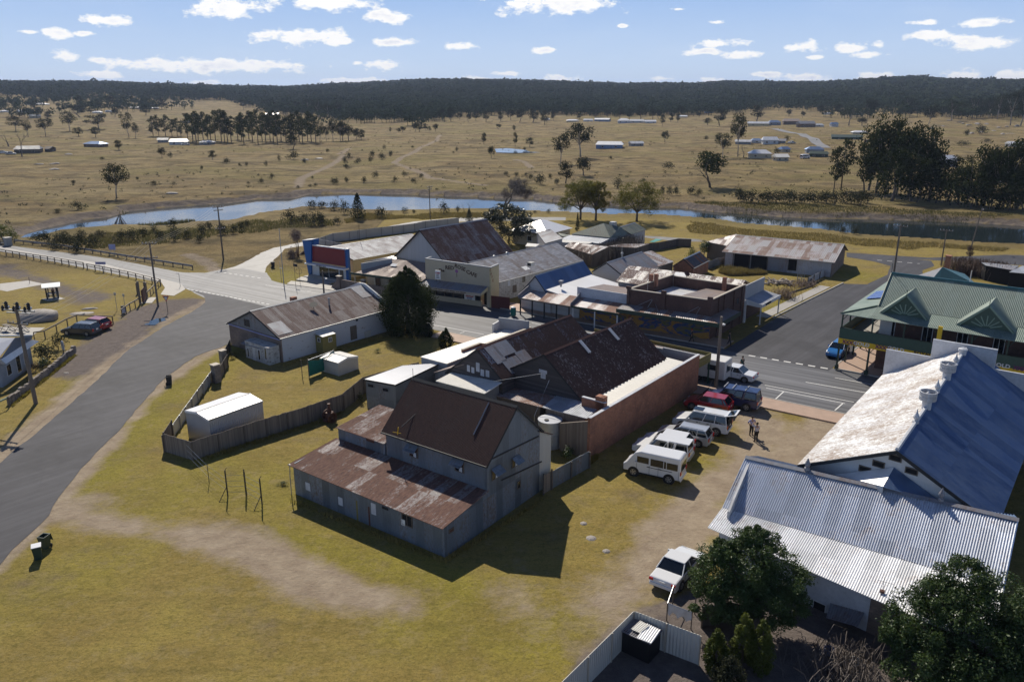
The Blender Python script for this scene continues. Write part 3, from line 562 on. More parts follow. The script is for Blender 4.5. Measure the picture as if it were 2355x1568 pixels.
def mark(a,b,w,z=.030,name='road_marking'):
 d=(b-a).normalized();nn=Vector((-d.y,d.x,0))*w/2;return[a-nn,b-nn,b+nn,a+nn]
mk=MB()
def addmk(a,b,w,z=.030):a=Vector((a.x,a.y,z));b=Vector((b.x,b.y,z));P=mark(a,b,w);mk.add(P,[(0,1,2,3)])
def dashes(a,b,w,on,off,z=.030):
 L0=(b-a).length;d=(b-a).normalized();x=0
 while x<L0:addmk(a+d*x,a+d*min(x+on,L0),w,z);x+=on+off
addmk(q('z6',580,955),q('z6',1190,1072),.12);addmk(q('z6',590,975),q('z6',1130,1082),.12);addmk(q('z6',710,1000),q('z6',655,1050),.12);addmk(q('z6',1115,1080),q('z6',1060,1128),.12)
addmk(q('z6',860,935),q('z6',1300,1012),.14);addmk(q('z6',1060,905),q('z6',1400,968),.12)
dashes(q('z6',470,752),q('z6',1040,848),.3,.75,.55,.034)
dashes(q('z4',1280,298),q('z4',1850,405),.22,.6,.35,.034);dashes(q('z4',1490,180),q('z4',1790,225),.22,.7,.6)
addmk(q('y4',605,262),q('y4',1370,385),.12);addmk(q('y4',895,292),q('y4',955,283),.12);addmk(q('y4',1180,350),q('y4',1230,335),.12)
addmk(q('y2',320,1090),q('y2',1015,1215),.12);addmk(q('y2',690,1200),q('y2',750,1185),.12);addmk(q('y2',1665,1057),q('y2',1800,1090),.12)
for(s,t)in((-20,2.2),(-13.6,2.2),(-7.2,2.2),(-26.4,2.2)):addmk(st(s,.1),st(s,t),.1)
dashes(q('z3',1350,1362),q('z3',1640,1386),.2,.8,.8)
kind(mk.build('road_marking','line'),'structure')
# -- building helpers
def rib(parent,p0,p1,p2,p3,m,pitch=.2,amp=.022,name='roof',thick=.05,per=4):
 """ribbed sheet: p0->p1 along the ridge or eave, p0->p3 down the slope (p1->p2 likewise)"""
 p0,p1,p2,p3=map(Vector,(p0,p1,p2,p3));nrm=(p1-p0).cross(p3-p0).normalized()
 if nrm.z<0:nrm=-nrm
 Lr=max((p1-p0).length,(p2-p3).length);n=max(2,min(1600,int(Lr/pitch*per)));mb=MB();vs=[]
 for i in range(n+1):
  t=i/n;h=amp*math.sin(2*math.pi*i/per+.4)if amp else 0;a=p0.lerp(p1,t);b=p3.lerp(p2,t)
  vs+=[a+nrm*h,b+nrm*h,a-nrm*thick,b-nrm*thick]
 fs=[]
 for i in range(n):
  k=4*i;fs+=[(k,k+1,k+5,k+4),(k+2,k+6,k+7,k+3),(k,k+4,k+6,k+2),(k+1,k+3,k+7,k+5)]
 fs+=[(0,2,3,1),(4*n,4*n+1,4*n+3,4*n+2)]
 d=(p1-p0).cross(p3-p0)
 if d.z>0:fs=[f[::-1]for f in fs]
 mb.add(vs,[f[::-1]for f in fs],nrm)
 return mb.build(name,m,parent)
def gsolve(r1,r2,e1,ze,dirv=None):
 """ridge height from pixels: gable plane square to the ridge"""
 e=q(*e1,ze);a=q(*r1);b=q(*r2);d=((b-a).normalized()if dirv is None else dirv);best=None;zr=ze
 while zr<ze+10:
  v=q(*r1,zr)-e;c=abs(v.x*d.x+v.y*d.y)
  if best is None or c<best[0]:best=(c,zr,math.hypot(v.x,v.y))
  zr+=.02
 r=q(*r1,best[1]);Lr=(q(*r2,best[1])-r).dot(d);return r,d,Lr,best[2],e
def gable(name,label,cat,r,d,Lr,hl,hr,zl,zr_,wall,gwall,rl,rr,pitch=.2,amp=.022,oe=.3,og=.2,z0=0.0,cap='steel',group=None,gut=True,capw=.16):
 """gabled building. r ridge start, d ridge direction, hl/hr half widths left/right of d, zl/zr_ eave heights"""
 d=Vector((d.x,d.y,0)).normalized();n=Vector((d.y,-d.x,0));zt=r.z;r0=Vector((r.x,r.y,0))
 root=thing(name,label,cat,(r0.x,r0.y,z0),group)
 def P(s,t,z):return r0+d*s+n*t+Vector((0,0,z))
 th=.12
 MB().prism([P(0,-hl,z0),P(0,-hl,zl-th),P(0,0,zt-th),P(0,hr,zr_-th),P(0,hr,z0)],d*.12).build('gable',gwall,root)
 MB().prism([P(Lr-.12,-hl,z0),P(Lr-.12,-hl,zl-th),P(Lr-.12,0,zt-th),P(Lr-.12,hr,zr_-th),P(Lr-.12,hr,z0)],d*.12).build('gable',gwall,root)
 MB().prism([P(.12,hr,z0),P(Lr-.12,hr,z0),P(Lr-.12,hr,zr_-th),P(.12,hr,zr_-th)],-n*.12).build('wall',wall,root)
 MB().prism([P(.12,-hl,z0),P(Lr-.12,-hl,z0),P(Lr-.12,-hl,zl-th),P(.12,-hl,zl-th)],n*.12).build('wall',wall,root)
 sr=(zt-zr_)/hr;sl_=(zt-zl)/hl
 rib(root,P(-og,.01,zt),P(Lr+og,.01,zt),P(Lr+og,hr+oe,zr_-sr*oe),P(-og,hr+oe,zr_-sr*oe),rr,pitch,amp)
 rib(root,P(-og,-.01,zt),P(Lr+og,-.01,zt),P(Lr+og,-hl-oe,zl-sl_*oe),P(-og,-hl-oe,zl-sl_*oe),rl,pitch,amp)
 mb=MB();w=capw
 mb.add([P(-og-.02,-w,zt-w*sl_+.04),P(-og-.02,0,zt+.06),P(-og-.02,w,zt-w*sr+.04),P(Lr+og+.02,-w,zt-w*sl_+.04),P(Lr+og+.02,0,zt+.06),P(Lr+og+.02,w,zt-w*sr+.04),P(-og-.02,0,zt-.03),P(Lr+og+.02,0,zt-.03)],[(0,3,4,1),(1,4,5,2),(0,6,7,3),(6,2,5,7),(0,1,6),(1,2,6),(3,7,4),(4,7,5)])
 mb.build('ridge_cap',cap,root)
 for s in(-og-.03,Lr+og-.01):
  for(a,b)in(((0,zt-.03),(hr+oe,zr_-sr*oe-.03)),((0,zt-.03),(-hl-oe,zl-sl_*oe-.03))):
   MB().prism([P(s,a[0],a[1]),P(s,b[0],b[1]),P(s,b[0],b[1]-.16),P(s,a[0],a[1]-.16)],d*.04).build('barge_board','dark' if cap!='white' else 'white',root)
 if gut:
  for t,z in((hr+oe+.05,zr_-sr*oe-.06),(-hl-oe-.05,zl-sl_*oe-.06)):
   MB().box((P((Lr)/2,t,z)),Lr/2+og,.05,.05,d,n).build('gutter',cap,root)
 return root,P,d,n
def slab(name,label,cat,c,roof_m,wall_m,z0=0.0,inset=.15,pitch=.2,amp=.02,ribdir=0,group=None,wallless=False,thick=.06,fascia=None):
 """building or lean-to under one flat sloping roof; c = four 3D roof corners in order"""
 c=[Vector(p)for p in c];ctr=sum(c,Vector())/4;root=thing(name,label,cat,(ctr.x,ctr.y,z0),group)
 if ribdir==0:rib(root,c[0],c[1],c[2],c[3],roof_m,pitch,amp,thick=thick)
 else:rib(root,c[1],c[2],c[3],c[0],roof_m,pitch,amp,thick=thick)
 if not wallless:
  w=[p+(Vector((ctr.x-p.x,ctr.y-p.y,0)).normalized()*inset)for p in c]
  for i in range(4):
   a,b=w[i],w[(i+1)%4];e=(b-a);e.z=0;e.normalize();inn=Vector((-e.y,e.x,0))
   if inn.dot(ctr-a)<0:inn=-inn
   sh=.1
   MB().prism([Vector((a.x,a.y,z0))+e*.0,Vector((b.x,b.y,z0))-e*.101,Vector((b.x,b.y,b.z-thick-.02))-e*.101,Vector((a.x,a.y,a.z-thick-.02))],inn*sh).build('wall',wall_m if isinstance(wall_m,str)else wall_m[i],root)
 if fascia:
  for i in fascia[1]:
   a,b=c[i],c[(i+1)%4];e=(b-a).normalized();o=Vector((e.y,-e.x,0)).normalized()
   if o.dot(a-ctr)<0:o=-o
   MB().prism([a+o*.01+Vector((0,0,.03)),b+o*.01+Vector((0,0,.03)),b+o*.01-Vector((0,0,fascia[2])),a+o*.01-Vector((0,0,fascia[2]))],o*.04).build('fascia',fascia[0],root)
 return root
def opening(root,p,n,w,h,kindn='window',frame='trim_white',pane='glass',bars=0,fw=.06,depth=.05):
 """window or door set on a wall: p centre on wall face, n outward"""
 n=Vector((n.x,n.y,0)).normalized();t=Vector((-n.y,n.x,0));mb=MB();c=p+n*depth*.5
 for s in(-1,1):mb.box(c+t*s*(w/2-fw/2),fw/2,h/2,depth/2,t,UPZ,n)
 for s in(-1,1):mb.box(c+UPZ*s*(h/2-fw/2),w/2-fw,fw/2,depth/2,t,UPZ,n)
 for i in range(bars):mb.box(c+t*(-w/2+w*(i+1)/(bars+1)),fw*.35,h/2-fw,depth/2-.004,t,UPZ,n)
 o=mb.build(kindn,frame,root)
 MB().box(p+n*.012,w/2-fw,h/2-fw,.012,t,UPZ,n).build('pane' if pane in('glass','cglass')else 'leaf',pane,o)
 return o
def panel(root,p,n,w,h,m,name='panel',th=.02):
 n=Vector(n).normalized();t=UPZ.cross(n).normalized();b=n.cross(t)
 return MB().box(p+n*th/2,w/2,h/2,th/2,t,b,n).build(name,m,root)
def text(root,s,p,n,size,m,name='lettering',rot=0.0,sx=1.0,align='CENTER',th=.01,up=None,bold=.0):
 cu=bpy.data.curves.new('t','FONT');cu.body=s;cu.size=size;cu.align_x=align;cu.align_y='CENTER';cu.extrude=th;cu.offset=bold;cu.resolution_u=2
 o=bpy.data.objects.new('t',cu);C.objects.link(o);bpy.context.view_layer.update()
 me=bpy.data.meshes.new_from_object(o.evaluated_get(bpy.context.evaluated_depsgraph_get()));bpy.data.objects.remove(o);bpy.data.curves.remove(cu)
 n=Vector(n).normalized();x=(up or UPZ).cross(n).normalized();y=n.cross(x)
 x2=x*math.cos(rot)+y*math.sin(rot);y2=-x*math.sin(rot)+y*math.cos(rot);off=BASE.get(root.name,Vector())if root else Vector()
 q0=p+n*(th+.008)-off;Mx=Matrix(((x2.x*sx,y2.x,n.x,q0.x),(x2.y*sx,y2.y,n.y,q0.y),(x2.z*sx,y2.z,n.z,q0.z),(0,0,0,1)));me.transform(Mx)
 me.materials.clear();me.materials.append(M[m]);ob=bpy.data.objects.new(name,me);C.objects.link(ob)
 if root:ob.parent=root;BASE[ob.name]=off
 return ob
def fence(name,label,pts,h,m,th=.03,post=None,group=None,spacing=2.4,postm='timber',rail=False,jag=0.0,pw=.05,z0=0.0,panel_name='panel'):
 pts=[Vector(p)for p in pts];root=thing(name,label,'fence',(pts[0].x,pts[0].y,z0),group);mb=MB()
 for i in range(len(pts)-1):
  a,b=pts[i],pts[i+1];d=(b-a).normalized();nn=Vector((-d.y,d.x,0));Ls=(b-a).length;k=max(1,int(Ls/.5))if jag else 1
  for j in range(k):
   s0,s1=Ls*j/k,Ls*(j+1)/k;hh=h+(random.random()-.5)*jag;mb.prism([a+d*s0,a+d*s1,a+d*s1+UPZ*hh,a+d*s0+UPZ*hh],nn*th)
 if not rail:mb.build(panel_name,m,root)
 if post:
  for i in range(len(pts)-1):
   a,b=pts[i],pts[i+1];Ls=(b-a).length;k=max(1,round(Ls/spacing));d=(b-a).normalized();nn=Vector((-d.y,d.x,0))
   for j in range(k+(1 if i==len(pts)-2 else 0)):MB().box(a+d*(Ls*j/k)-nn*(pw+.01)+UPZ*(post/2),pw,pw,post/2,d,nn).build('post',postm,root)
  if rail:
   for i in range(len(pts)-1):
    a,b=pts[i],pts[i+1];d=(b-a).normalized();nn=Vector((-d.y,d.x,0));Ls=(b-a).length
    MB().box((a+b)/2+UPZ*h,Ls/2,.05,.07,d,nn).build('rail',m,root)
 return root
# -- 1 the iron mill
dA=Vector((math.cos(R(144.3)),math.sin(R(144.3)),0));nA=Vector((-dA.y,dA.x,0))
B0=q('w1',1380,1050);hN,hF,LM=3.25,3.1,9.35;uA=-nA if nA.dot(US)<0 else nA
def MP(a,u,z):return B0+dA*a+uA*u+UPZ*z
r0=MP(0,hN,7.95)
mill,PM,_,_=gable('iron_mill','two storey grey iron mill with dark brown roof and tilted window hoods','mill',r0,dA,LM,hN,hF,5.02,5.15,'mill_wall','mill_wall','mill_roof','mill_roof',pitch=.11,amp=.014,oe=.25,og=.18,cap='dark')
if(MP(0,0,0)-PM(0,-hN,0)).length>.5:print('MILL flip',(MP(0,0,0)-PM(0,-hN,0)).length)
for(a,b)in((('w1',1395,600),('w1',1715,445)),(('w1',1470,735),('w1',1735,612))):
 pa,pb=onp(*a,MP(0,0,0),-dA),onp(*b,MP(0,0,0),-dA);dd=(pb-pa).normalized();MB().box((pa+pb)/2-dA*.03,(pb-pa).length/2,.05,.02,dd,UPZ,dA).build('belt_board','dark',mill)
def hood(root,z,x,y,P0,n,w=.85,h=.95,broken=True):
 p=onp(z,x,y,P0,n);o=opening(root,p,n,w,h,frame='timber',bars=1);t=Vector((-n.y,n.x,0)).normalized();top=p+UPZ*(h/2+.05)+n*.06
 a=top+n*.55-UPZ*.38;MB().prism([top-t*w*.62,top+t*w*.62,a+t*w*.62,a-t*w*.62],UPZ*.03).build('hood','mill_wall',o)
 panel(o,p-UPZ*h*.25+t*.12+n*.03,n,w*.3,h*.35,'stain_white','patch');return o
nN=-uA;nR=-dA
hood(mill,'w1',893,545,MP(0,0,0),nN);hood(mill,'w1',1195,640,MP(0,0,0),nN);hood(mill,'w1',1430,690,MP(0,0,0),nR,.8,.85);hood(mill,'w1',1560,615,MP(0,0,0),nR,.7,.75)
opening(mill,onp('w1',1585,765,MP(0,0,0),nR),nR,.42,.6,frame='timber')
mb=MB();a=q('w1',1115,115,7.6);b=q('w1',815,395,5.35);mb.tube([a+UPZ*.1,b+UPZ*.15],.035);mb.build('pipe','dark',mill)
a=MP(2.05,hN-.3,7.78);b=MP(1.95,1.05,6.05);MB().tube([a,b],.05,5).build('flashing','steel',mill)
MB().tube([MP(LM+.1,hN,7.9),MP(LM+.1,hN,8.7)],.02,5).build('mast','dark',mill)
MB().tube([MP(7.95,-.2,4.95),MP(7.75,-.3,5.6)],.03,5).tube([MP(8.3,-.3,5.1),MP(7.5,-.3,5.2)],.02,5).build('aerial','yellow',mill)
zj=2.85;hl1,hl2=2.25,2.5;dpt=4.5;LL=14.5
root=thing('lean_to_shed','long low iron lean to with patchy rusted roof along the front of the mill','shed',MP(7,-2,0))
rib(root,MP(-.12,-.02,zj),MP(LL+.25,-.02,zj),MP(LL+.25,-dpt-.3,hl2-.05),MP(-.12,-dpt-.3,hl1),'lean_roof',.11,.015)
for(pl,vec)in(([MP(0,-dpt,0),MP(LL,-dpt,0),MP(LL,-dpt,hl2-.05),MP(0,-dpt,hl1)],uA*.1),([MP(0,-.03,0),MP(0,-dpt+.1,0),MP(0,-dpt+.1,hl1+.02),MP(0,-.03,zj-.1)],dA*.1),([MP(LL,-.03,0),MP(LL,-dpt+.1,0),MP(LL,-dpt+.1,hl2),MP(LL,-.03,zj-.1)],-dA*.1)):
 MB().prism(pl,vec).build('wall','mill_wall',root)
MB().prism([MP(9.4,-.02,0),MP(LL,-.02,0),MP(LL,-.02,zj-.08),MP(9.4,-.02,zj-.08)],-uA*.08).build('wall','mill_wall',root)
for(x,y,w,h)in((195,778,.5,.62),(410,875,.45,.62),(628,925,.45,.85)):panel(root,onp('w1',x,y,MP(0,-dpt,0),nN),nN,w,h,'stain_white','shutter')
opening(root,onp('w1',850,1000,MP(0,-dpt,0),nN),nN,.95,.85,frame='timber',pane='void',bars=1);panel(root,onp('w1',825,1012,MP(0,-dpt,0),nN)+nN*.03,nN,.35,.42,'white','shutter')
opening(root,onp('w1',705,920,MP(0,-dpt,0),nN),nN,.55,.16,'vent','dark','void');opening(root,onp('w1',1140,1065,MP(0,-dpt,0),nR),nR,.5,.3,'vent','timber','rustmetal')
for x in(520,600):panel(root,onp('w1',x,y:=945 if x==520 else 985,MP(0,-dpt,0),nN),nN,.16,1.75,'olive' if x==520 else 'rustmetal','rust_streak',.006)
MB().tube([MP(LL+.12,-dpt-.2,hl2),MP(LL+.15,-dpt-.25,1.5),MP(LL+.15,-dpt-.25,.02)],.035,6).build('downpipe','steel',root)
zx=3.8;root=thing('iron_side_block','grey iron block with rusty flat roof joined to the left end of the mill','shed',MP(11.8,2,0))
rib(root,MP(9.45,-.15,zx),MP(LL+.1,-.15,zx),MP(LL+.1,4.6,zx+.35),MP(9.45,4.6,zx+.35),'lean_roof',.11,.015)
for(pl,vec)in(([MP(9.5,0,0),MP(LL,0,0),MP(LL,0,zx-.08),MP(9.5,0,zx-.08)],uA*.1),([MP(LL,.1,0),MP(LL,4.5,0),MP(LL,4.5,zx+.25),MP(LL,.1,zx-.08)],-dA*.1),([MP(9.5,4.5,0),MP(LL-.1,4.5,0),MP(LL-.1,4.5,zx+.25),MP(9.5,4.5,zx+.25)],-uA*.1)):
 MB().prism(pl,vec).build('wall','mill_wall',root)
opening(root,onp('w1',607,470,MP(0,0,0),nN),nN,.8,.3,'vent','rustmetal','rustmetal')
MB_=[MP(-.1,6.1,5.05),MP(2.6,6.1,5.05),MP(2.6,8.0,4.1),MP(-.1,8.0,4.1)]
slab('mill_annex','small cream panelled annex tucked under the back right eave of the mill','annex',MB_,'mill_roof','cream_wall',pitch=.12)
# -- 2 grey shed with white roof behind the mill
za=hgt('w1',575,265,70);A=q('w1',575,265);c0=q('w1',565,70,za);c1=q('w1',770,108,za-.0);c2=q('z5',690,1083,za);c3=q('z5',430,1100,za)
root=slab('white_roof_shed','grey iron shed with flat white roof directly behind the mill','shed',[c0,c1,c2,c3],'zinc','shed_wall',pitch=.2,amp=.012,fascia=('dark',[0,1,3],.12))
nn=Vector((c1.y-c0.y,-(c1.x-c0.x),0)).normalized()
wp=(c0+c1)/2;ctr_=(c0+c1+c2+c3)/4;win_p0=c0+(Vector((ctr_.x-c0.x,ctr_.y-c0.y,0)).normalized()*.15)
for(x,y)in((610,112),(708,140)):opening(root,onp('w1',x,y,win_p0,nn),nn,.75,.4,frame='shed_wall',pane='void')
# -- 3 the double gabled store
zE=3.35
rB,dB,LB,hB,eB=gsolve(('z5',1400,1020),('z5',1985,778),('z5',1670,1345),zE)
rA,dA2,LA,hA,eA=gsolve(('z5',940,985),('z5',1575,755),('z5',1110,1190),4.2)
storeB,PB,dBv,nB=gable('store','big store wing with dark rusted roof and two skylights, next to the red brick wall','store',rB,dBv0:=dB,LB,hB+.25,hB,zE+.9,zE,'weatherboard','weatherboard','store_b','store_b',pitch=.16,amp=.02,og=.1,oe=.12,cap='rustmetal',gut=False)
storeA,PA,dAv,nAv=gable('store','store wing with red rusted roof and bluish iron patch, farther from the red brick wall','store',rA,dA2,LA,hA+1.0,hA,zE,4.2,'weatherboard','weatherboard','store_a','store_a',pitch=.16,amp=.02,og=.1,oe=.1,cap='rustmetal',gut=False)
gB0,ngB=PB(0,0,0),-dBv;gA0,ngA=PA(0,0,0),-dAv
opening(storeB,onp('z5',1392,1172,gB0,ngB),ngB,.5,.45,pane='stain_white',frame='trim_white');panel(storeB,onp('z5',1390,1142,gB0,ngB),ngB,.85,.32,'stain_white','board')
for(x,y,w,h)in((880,1120,.35,.62),(910,1132,.35,.55),(944,1112,.42,.85),(975,1150,.42,.62),(1010,1156,.42,.62)):panel(storeA,onp('z5',x,y,gA0,ngA),ngA,w,h,'stain_white','board')
for(x,y)in((1673,972),(1872,887)):
 sl=Vector(((nB*hB).x,(nB*hB).y,zE-rB.z)).normalized();nr=dBv.cross(sl);nr=nr if nr.z>0 else-nr;p=onp('z5',x,y,rB,nr);MB().box(p+nr*.05,.22,.75,.03,dBv,sl,nr).build('skylight','galv',storeB)
sl=Vector(((nAv*hA).x,(nAv*hA).y,4.2-rA.z)).normalized();nr=dAv.cross(sl);nr=nr if nr.z>0 else-nr
for(x,y,w,h)in((1120,985,1.75,1.25),(1065,1025,1.1,1.6),(1190,1095,1.7,1.3),(1255,1035,1.2,1.0)):
 p=onp('z5',x,y,rA,nr);MB().box(p+nr*.03,w/1.6,h/1.6,.012,dAv,sl,nr).build('iron_patch','galv_dull',storeA)
s0=PA(-.1,-hA-1.0,zE-.1);slab('skillion_wing','light rusty skillion wing at the left of the double gabled store','lean-to',[PA(-.1,-hA*.55,4.6),PA(3.6,-hA*.55,4.6),PA(3.6,-hA-2.6,2.9),PA(-.1,-hA-2.6,2.9)],'brown_roof','shed_wall',pitch=.2)
def q3(l):return[q(*p)for p in l]
def lean(lab,g,n_,tl,tr,br,bl,D,m,wm):
 c=[onp('z5',*tl,g+n_*.04,n_),onp('z5',*tr,g+n_*.04,n_),onp('z5',*br,g+n_*D,n_),onp('z5',*bl,g+n_*D,n_)];zt=(c[0].z+c[1].z)/2;zb=min((c[2].z+c[3].z)/2,zt-.25)
 slab('lean_to',lab,'lean-to',c,m,wm,pitch=.2,inset=.3)
lean('pale iron lean to roof below the boarded windows of the store',gA0,ngA,(765,1147),(1110,1215),(990,1293),(655,1205),2.3,'cream_iron','shed_wall')
lean('half rusted iron lean to roof below the dark store gable',gB0,ngB,(1130,1240),(1480,1310),(1380,1385),(1000,1290),2.3,'awning_rust','timber')
lean('bluish iron lean to roof running to the red brick wall',gB0,ngB,(1482,1306),(1790,1375),(1690,1462),(1385,1385),2.3,'galv','paling')
MB().tube([q('z5',1110,1215,3.2),q('z5',1060,1255,2.9),q('z5',985,1297,2.4)],.05).build('downpipe','steel',storeA)
W0,W1=uv2(50.28,-31.33),uv2(70.12,-31.29);dW=(W1-W0).normalized();nW=Vector((dW.y,-dW.x,0));hW0,hW1=3.6,3.8
root=thing('brick_store_wing','long red brick wall with white roofed strip behind it, beside the parked cars','store',W0)
MB().prism([W0,W1,W1+UPZ*hW1,W0+UPZ*hW0],-nW*.23).build('brick_wall','brick_red',root)
MB().prism([W0+UPZ*hW0+nW*.03,W1+UPZ*hW1+nW*.03,W1+UPZ*(hW1+.05)+nW*.03,W0+UPZ*(hW0+.05)+nW*.03],-nW*.29).build('coping','stain_white',root)
WL=2.55;a=W0+dW*3.2-nW*.26;b=W1-dW*1.5-nW*.26
rib(root,a+UPZ*(hW0-.55),b+UPZ*(hW1-.6),b-nW*WL+UPZ*(hW1-.5),a-nW*WL+UPZ*(hW0-.45),'cream_iron',.6,.04,per=6)
MB().prism([W1-nW*.23,W1-nW*(WL+1.4),W1-nW*(WL+1.4)+UPZ*(hW1+.0),W1-nW*.23+UPZ*(hW1+.0)],-dW*.2).build('front_parapet','render_grey',root)
MB().prism([W0+dW*2.6-nW*(.24),W0+dW*2.6-nW*(WL),W0+dW*2.6-nW*WL+UPZ*4.0,W0+dW*2.6-nW*.24+UPZ*4.0],dW*.24).build('brick_parapet','brick_red',root)
MB().prism([W0+dW*2.58-nW*(.24)+UPZ*4.0,W0+dW*2.58-nW*(WL)+UPZ*4.0,W0+dW*2.58-nW*WL+UPZ*4.07,W0+dW*2.58-nW*.24+UPZ*4.07],dW*.28).build('coping','stain_white',root)
MB().box(W0+dW*2.9-nW*.8+UPZ*3.9,.3,.4,.55,dW,nW).lathe(W0+dW*2.9-nW*.8+UPZ*4.2,[(.3,0),(.33,.15),(.3,.3),(.2,.42)],12,nW).build('chimney','brick_red',root)
MB().prism([W0-nW*.24,W0-nW*(WL+.4),W0-nW*(WL+.4)+UPZ*2.4,W0-nW*.24+UPZ*3.3],dW*.2).build('wall','paling',root)
aw=thing('street_awning','olive shop awning over the footpath at the end of the brick wall','awning',W1+dW*1.2)
c_=[W1+dW*.02+UPZ*3.0,W1+dW*2.7+UPZ*2.95,W1+dW*2.7-nW*14+UPZ*2.95,W1+dW*.02-nW*14+UPZ*3.0]
rib(aw,c_[0],c_[3],c_[2],c_[1],'awning_rust',.25,.02)
for(p_,v_)in(([c_[0]-UPZ*.6,c_[1]-UPZ*.6,c_[1]+UPZ*.35,c_[0]+UPZ*.35],-nW*.06),([c_[1]-UPZ*.35,c_[2]-UPZ*.35,c_[2]+UPZ*.35,c_[1]+UPZ*.35],dW*.06)):MB().prism(p_,v_).build('fascia','olive',aw)
for t in(.1,3.5,7,10.5):MB().box(W1+dW*2.6-nW*t+UPZ*1.5,.06,.06,1.5,dW,nW).build('post','green',aw)
MB().prism([W1-nW*(WL+1.4)-dW*.1,W1-nW*13.5-dW*.1,W1-nW*13.5-dW*.1+UPZ*3.7,W1-nW*(WL+1.4)-dW*.1+UPZ*3.7],-dW*.2).build('street_front','render_grey',storeB)
# -- 4 white flat roof with brick parapet on the left of the store
zz=3.3;c=q3([('z5',550,1040,zz),('z5',1140,850,zz),('z5',1300,873,zz),('z5',730,1088,zz)])
root=slab('white_roof_shop','long shop with bright white flat roof and low brick parapet, left of the store','shop',c,'cream_iron','render_grey',pitch=.3,amp=.01,inset=.1)
pa=q3([('z5',830,992,zz+.25),('z5',950,948,zz+.25),('z5',990,953,zz+.35),('z5',1300,838,zz+.55)])
mb=MB()
for i in range(3):mb.prism([Vector((pa[i].x,pa[i].y,zz-.4)),Vector((pa[i+1].x,pa[i+1].y,zz-.4)),pa[i+1],pa[i]],VS*.22)
mb.build('parapet','brick_red',root);mb=MB()
for i in range(3):mb.prism([pa[i]-VS*.04,pa[i+1]-VS*.04,pa[i+1]-VS*.04+UPZ*.06,pa[i]-VS*.04+UPZ*.06],VS*.3)
mb.build('coping','cap',root)
pf=q3([('z5',1092,770,4.6),('z5',1295,795,4.6)]);f0,f1=pf;mb=MB().prism([Vector((f0.x,f0.y,0)),Vector((f1.x,f1.y,0)),f1,f0],-US*.2);mb.build('front_parapet','render_grey',root)
MB().prism([Vector((f0.x,f0.y,0)),Vector((f0.x,f0.y,0))-US*1.3,f0-US*1.3-UPZ*.5,f0-UPZ*.3],VS*.2).build('side_wall','render_white',root)
# -- 5 long white-walled building on the corner
r,d,Lr,hw,e=gsolve(('y4',415,610),('y4',1920,260),('y4',810,975),2.9)
lw,PL,dL,nL=gable('long_brick_building','long whitewashed brick building with striped brown iron roof beside the junction','building',r,d,Lr,hw-.1,hw,2.75,2.9,'brick_white','brick_tan','long_rust','long_rust',pitch=.2,amp=.015,oe=.15,og=.2,cap='steel')
g0=PL(0,0,0);ng=-dL
MB().prism([PL(-.03,-hw-.05,2.72),PL(-.03,0,r.z-.16),PL(-.03,hw+.05,2.8)],dL*.04).build('gable_sheet','shed_wall',lw)
opening(lw,onp('y4',358,775,g0,ng)+ng*.05,ng,1.05,.85,frame='timber',bars=1)
MB().box(PL(-.1,0,2.62),.05,hw,.05,dL,nL).build('belt_board','shirt_lilac',lw)
p0=[onp('y4',x,y,g0+ng*dd,ng)for(x,y,dd)in((265,1060,1.6),(540,1138,1.6),(680,1080,.05),(400,990,.05))]
MB().prism(p0,UPZ*.05).build('porch_roof','galv_dull',lw)
pc=[onp('y4',330,1100,g0+ng*1.5,ng),onp('y4',640,1110,g0+ng*1.5,ng)];
MB().prism([Vector((pc[0].x,pc[0].y,0)),Vector((pc[1].x,pc[1].y,0)),Vector((pc[1].x,pc[1].y,2.0)),Vector((pc[0].x,pc[0].y,2.0))],-ng*1.4).build('porch','white_vboard',lw)
for(x,y,w,h)in((375,1180,.35,1.1),(455,1200,.5,1.7),(525,1215,.45,1.2),(612,1200,.4,1.4)):opening(lw,onp('y4',x,y,g0+ng*1.5,ng),ng,w,h,'window' if w<.5 else 'door','trim_white','glass' if w<.5 else 'trim_white')
MB().prism([PL(-.03,hw-1.5,.2),PL(-.03,hw-.6,.2),PL(-.03,hw-.6,2.1),PL(-.03,hw-1.5,2.1)],ng*.06).build('door','timber',lw)
ww0=PL(0,hw,0);nw=nL
opening(lw,onp('y4',1812,910,ww0,nw),nw,.95,1.7,'door','timber','timber');opening(lw,onp('y4',1858,738,ww0,nw),nw,.3,.25,'vent','dark','void')
lb=onp('y4',1385,1040,ww0,nw);c4=[lb-dL*.95+nw*.05+UPZ*.75,lb+dL*.95+nw*.05+UPZ*.85,lb+dL*.95+nw*1.35+UPZ*.6,lb-dL*.95+nw*1.35+UPZ*.5]
c4=[Vector((p.x,p.y,z))for p,z in zip(c4,(2.3,2.3,2.1,2.1))];MB().prism([Vector((p.x,p.y,.1))for p in c4],UPZ*1.98).build('side_porch','olive',lw);rib(lw,c4[1],c4[0],c4[3],c4[2],'cream_iron',.2,.01,'porch_roof')
opening(lw,(c4[2]+c4[3])/2-UPZ*.55+dL*.1+nw*.0,nw,.5,.55,bars=1);opening(lw,(c4[0]+c4[3])/2-UPZ*.55-dL*.0,ng,.5,.5)
fl=q('y4',1480,540,4.1);MB().lathe(Vector((fl.x,fl.y,3.3)),[(.1,0),(.1,1.5),(.15,1.52),(.15,1.7),(.02,1.8)],10).build('flue','steel',lw)
ds=q('y4',1270,600,4.0);mb=MB().tube([ds-UPZ*.1,ds+UPZ*.5],.03).lathe(ds+UPZ*.55,[(.02,0),(.3,.05),(.5,.16)],14,(0,-.5,1));mb.build('satellite_dish','dark',lw)
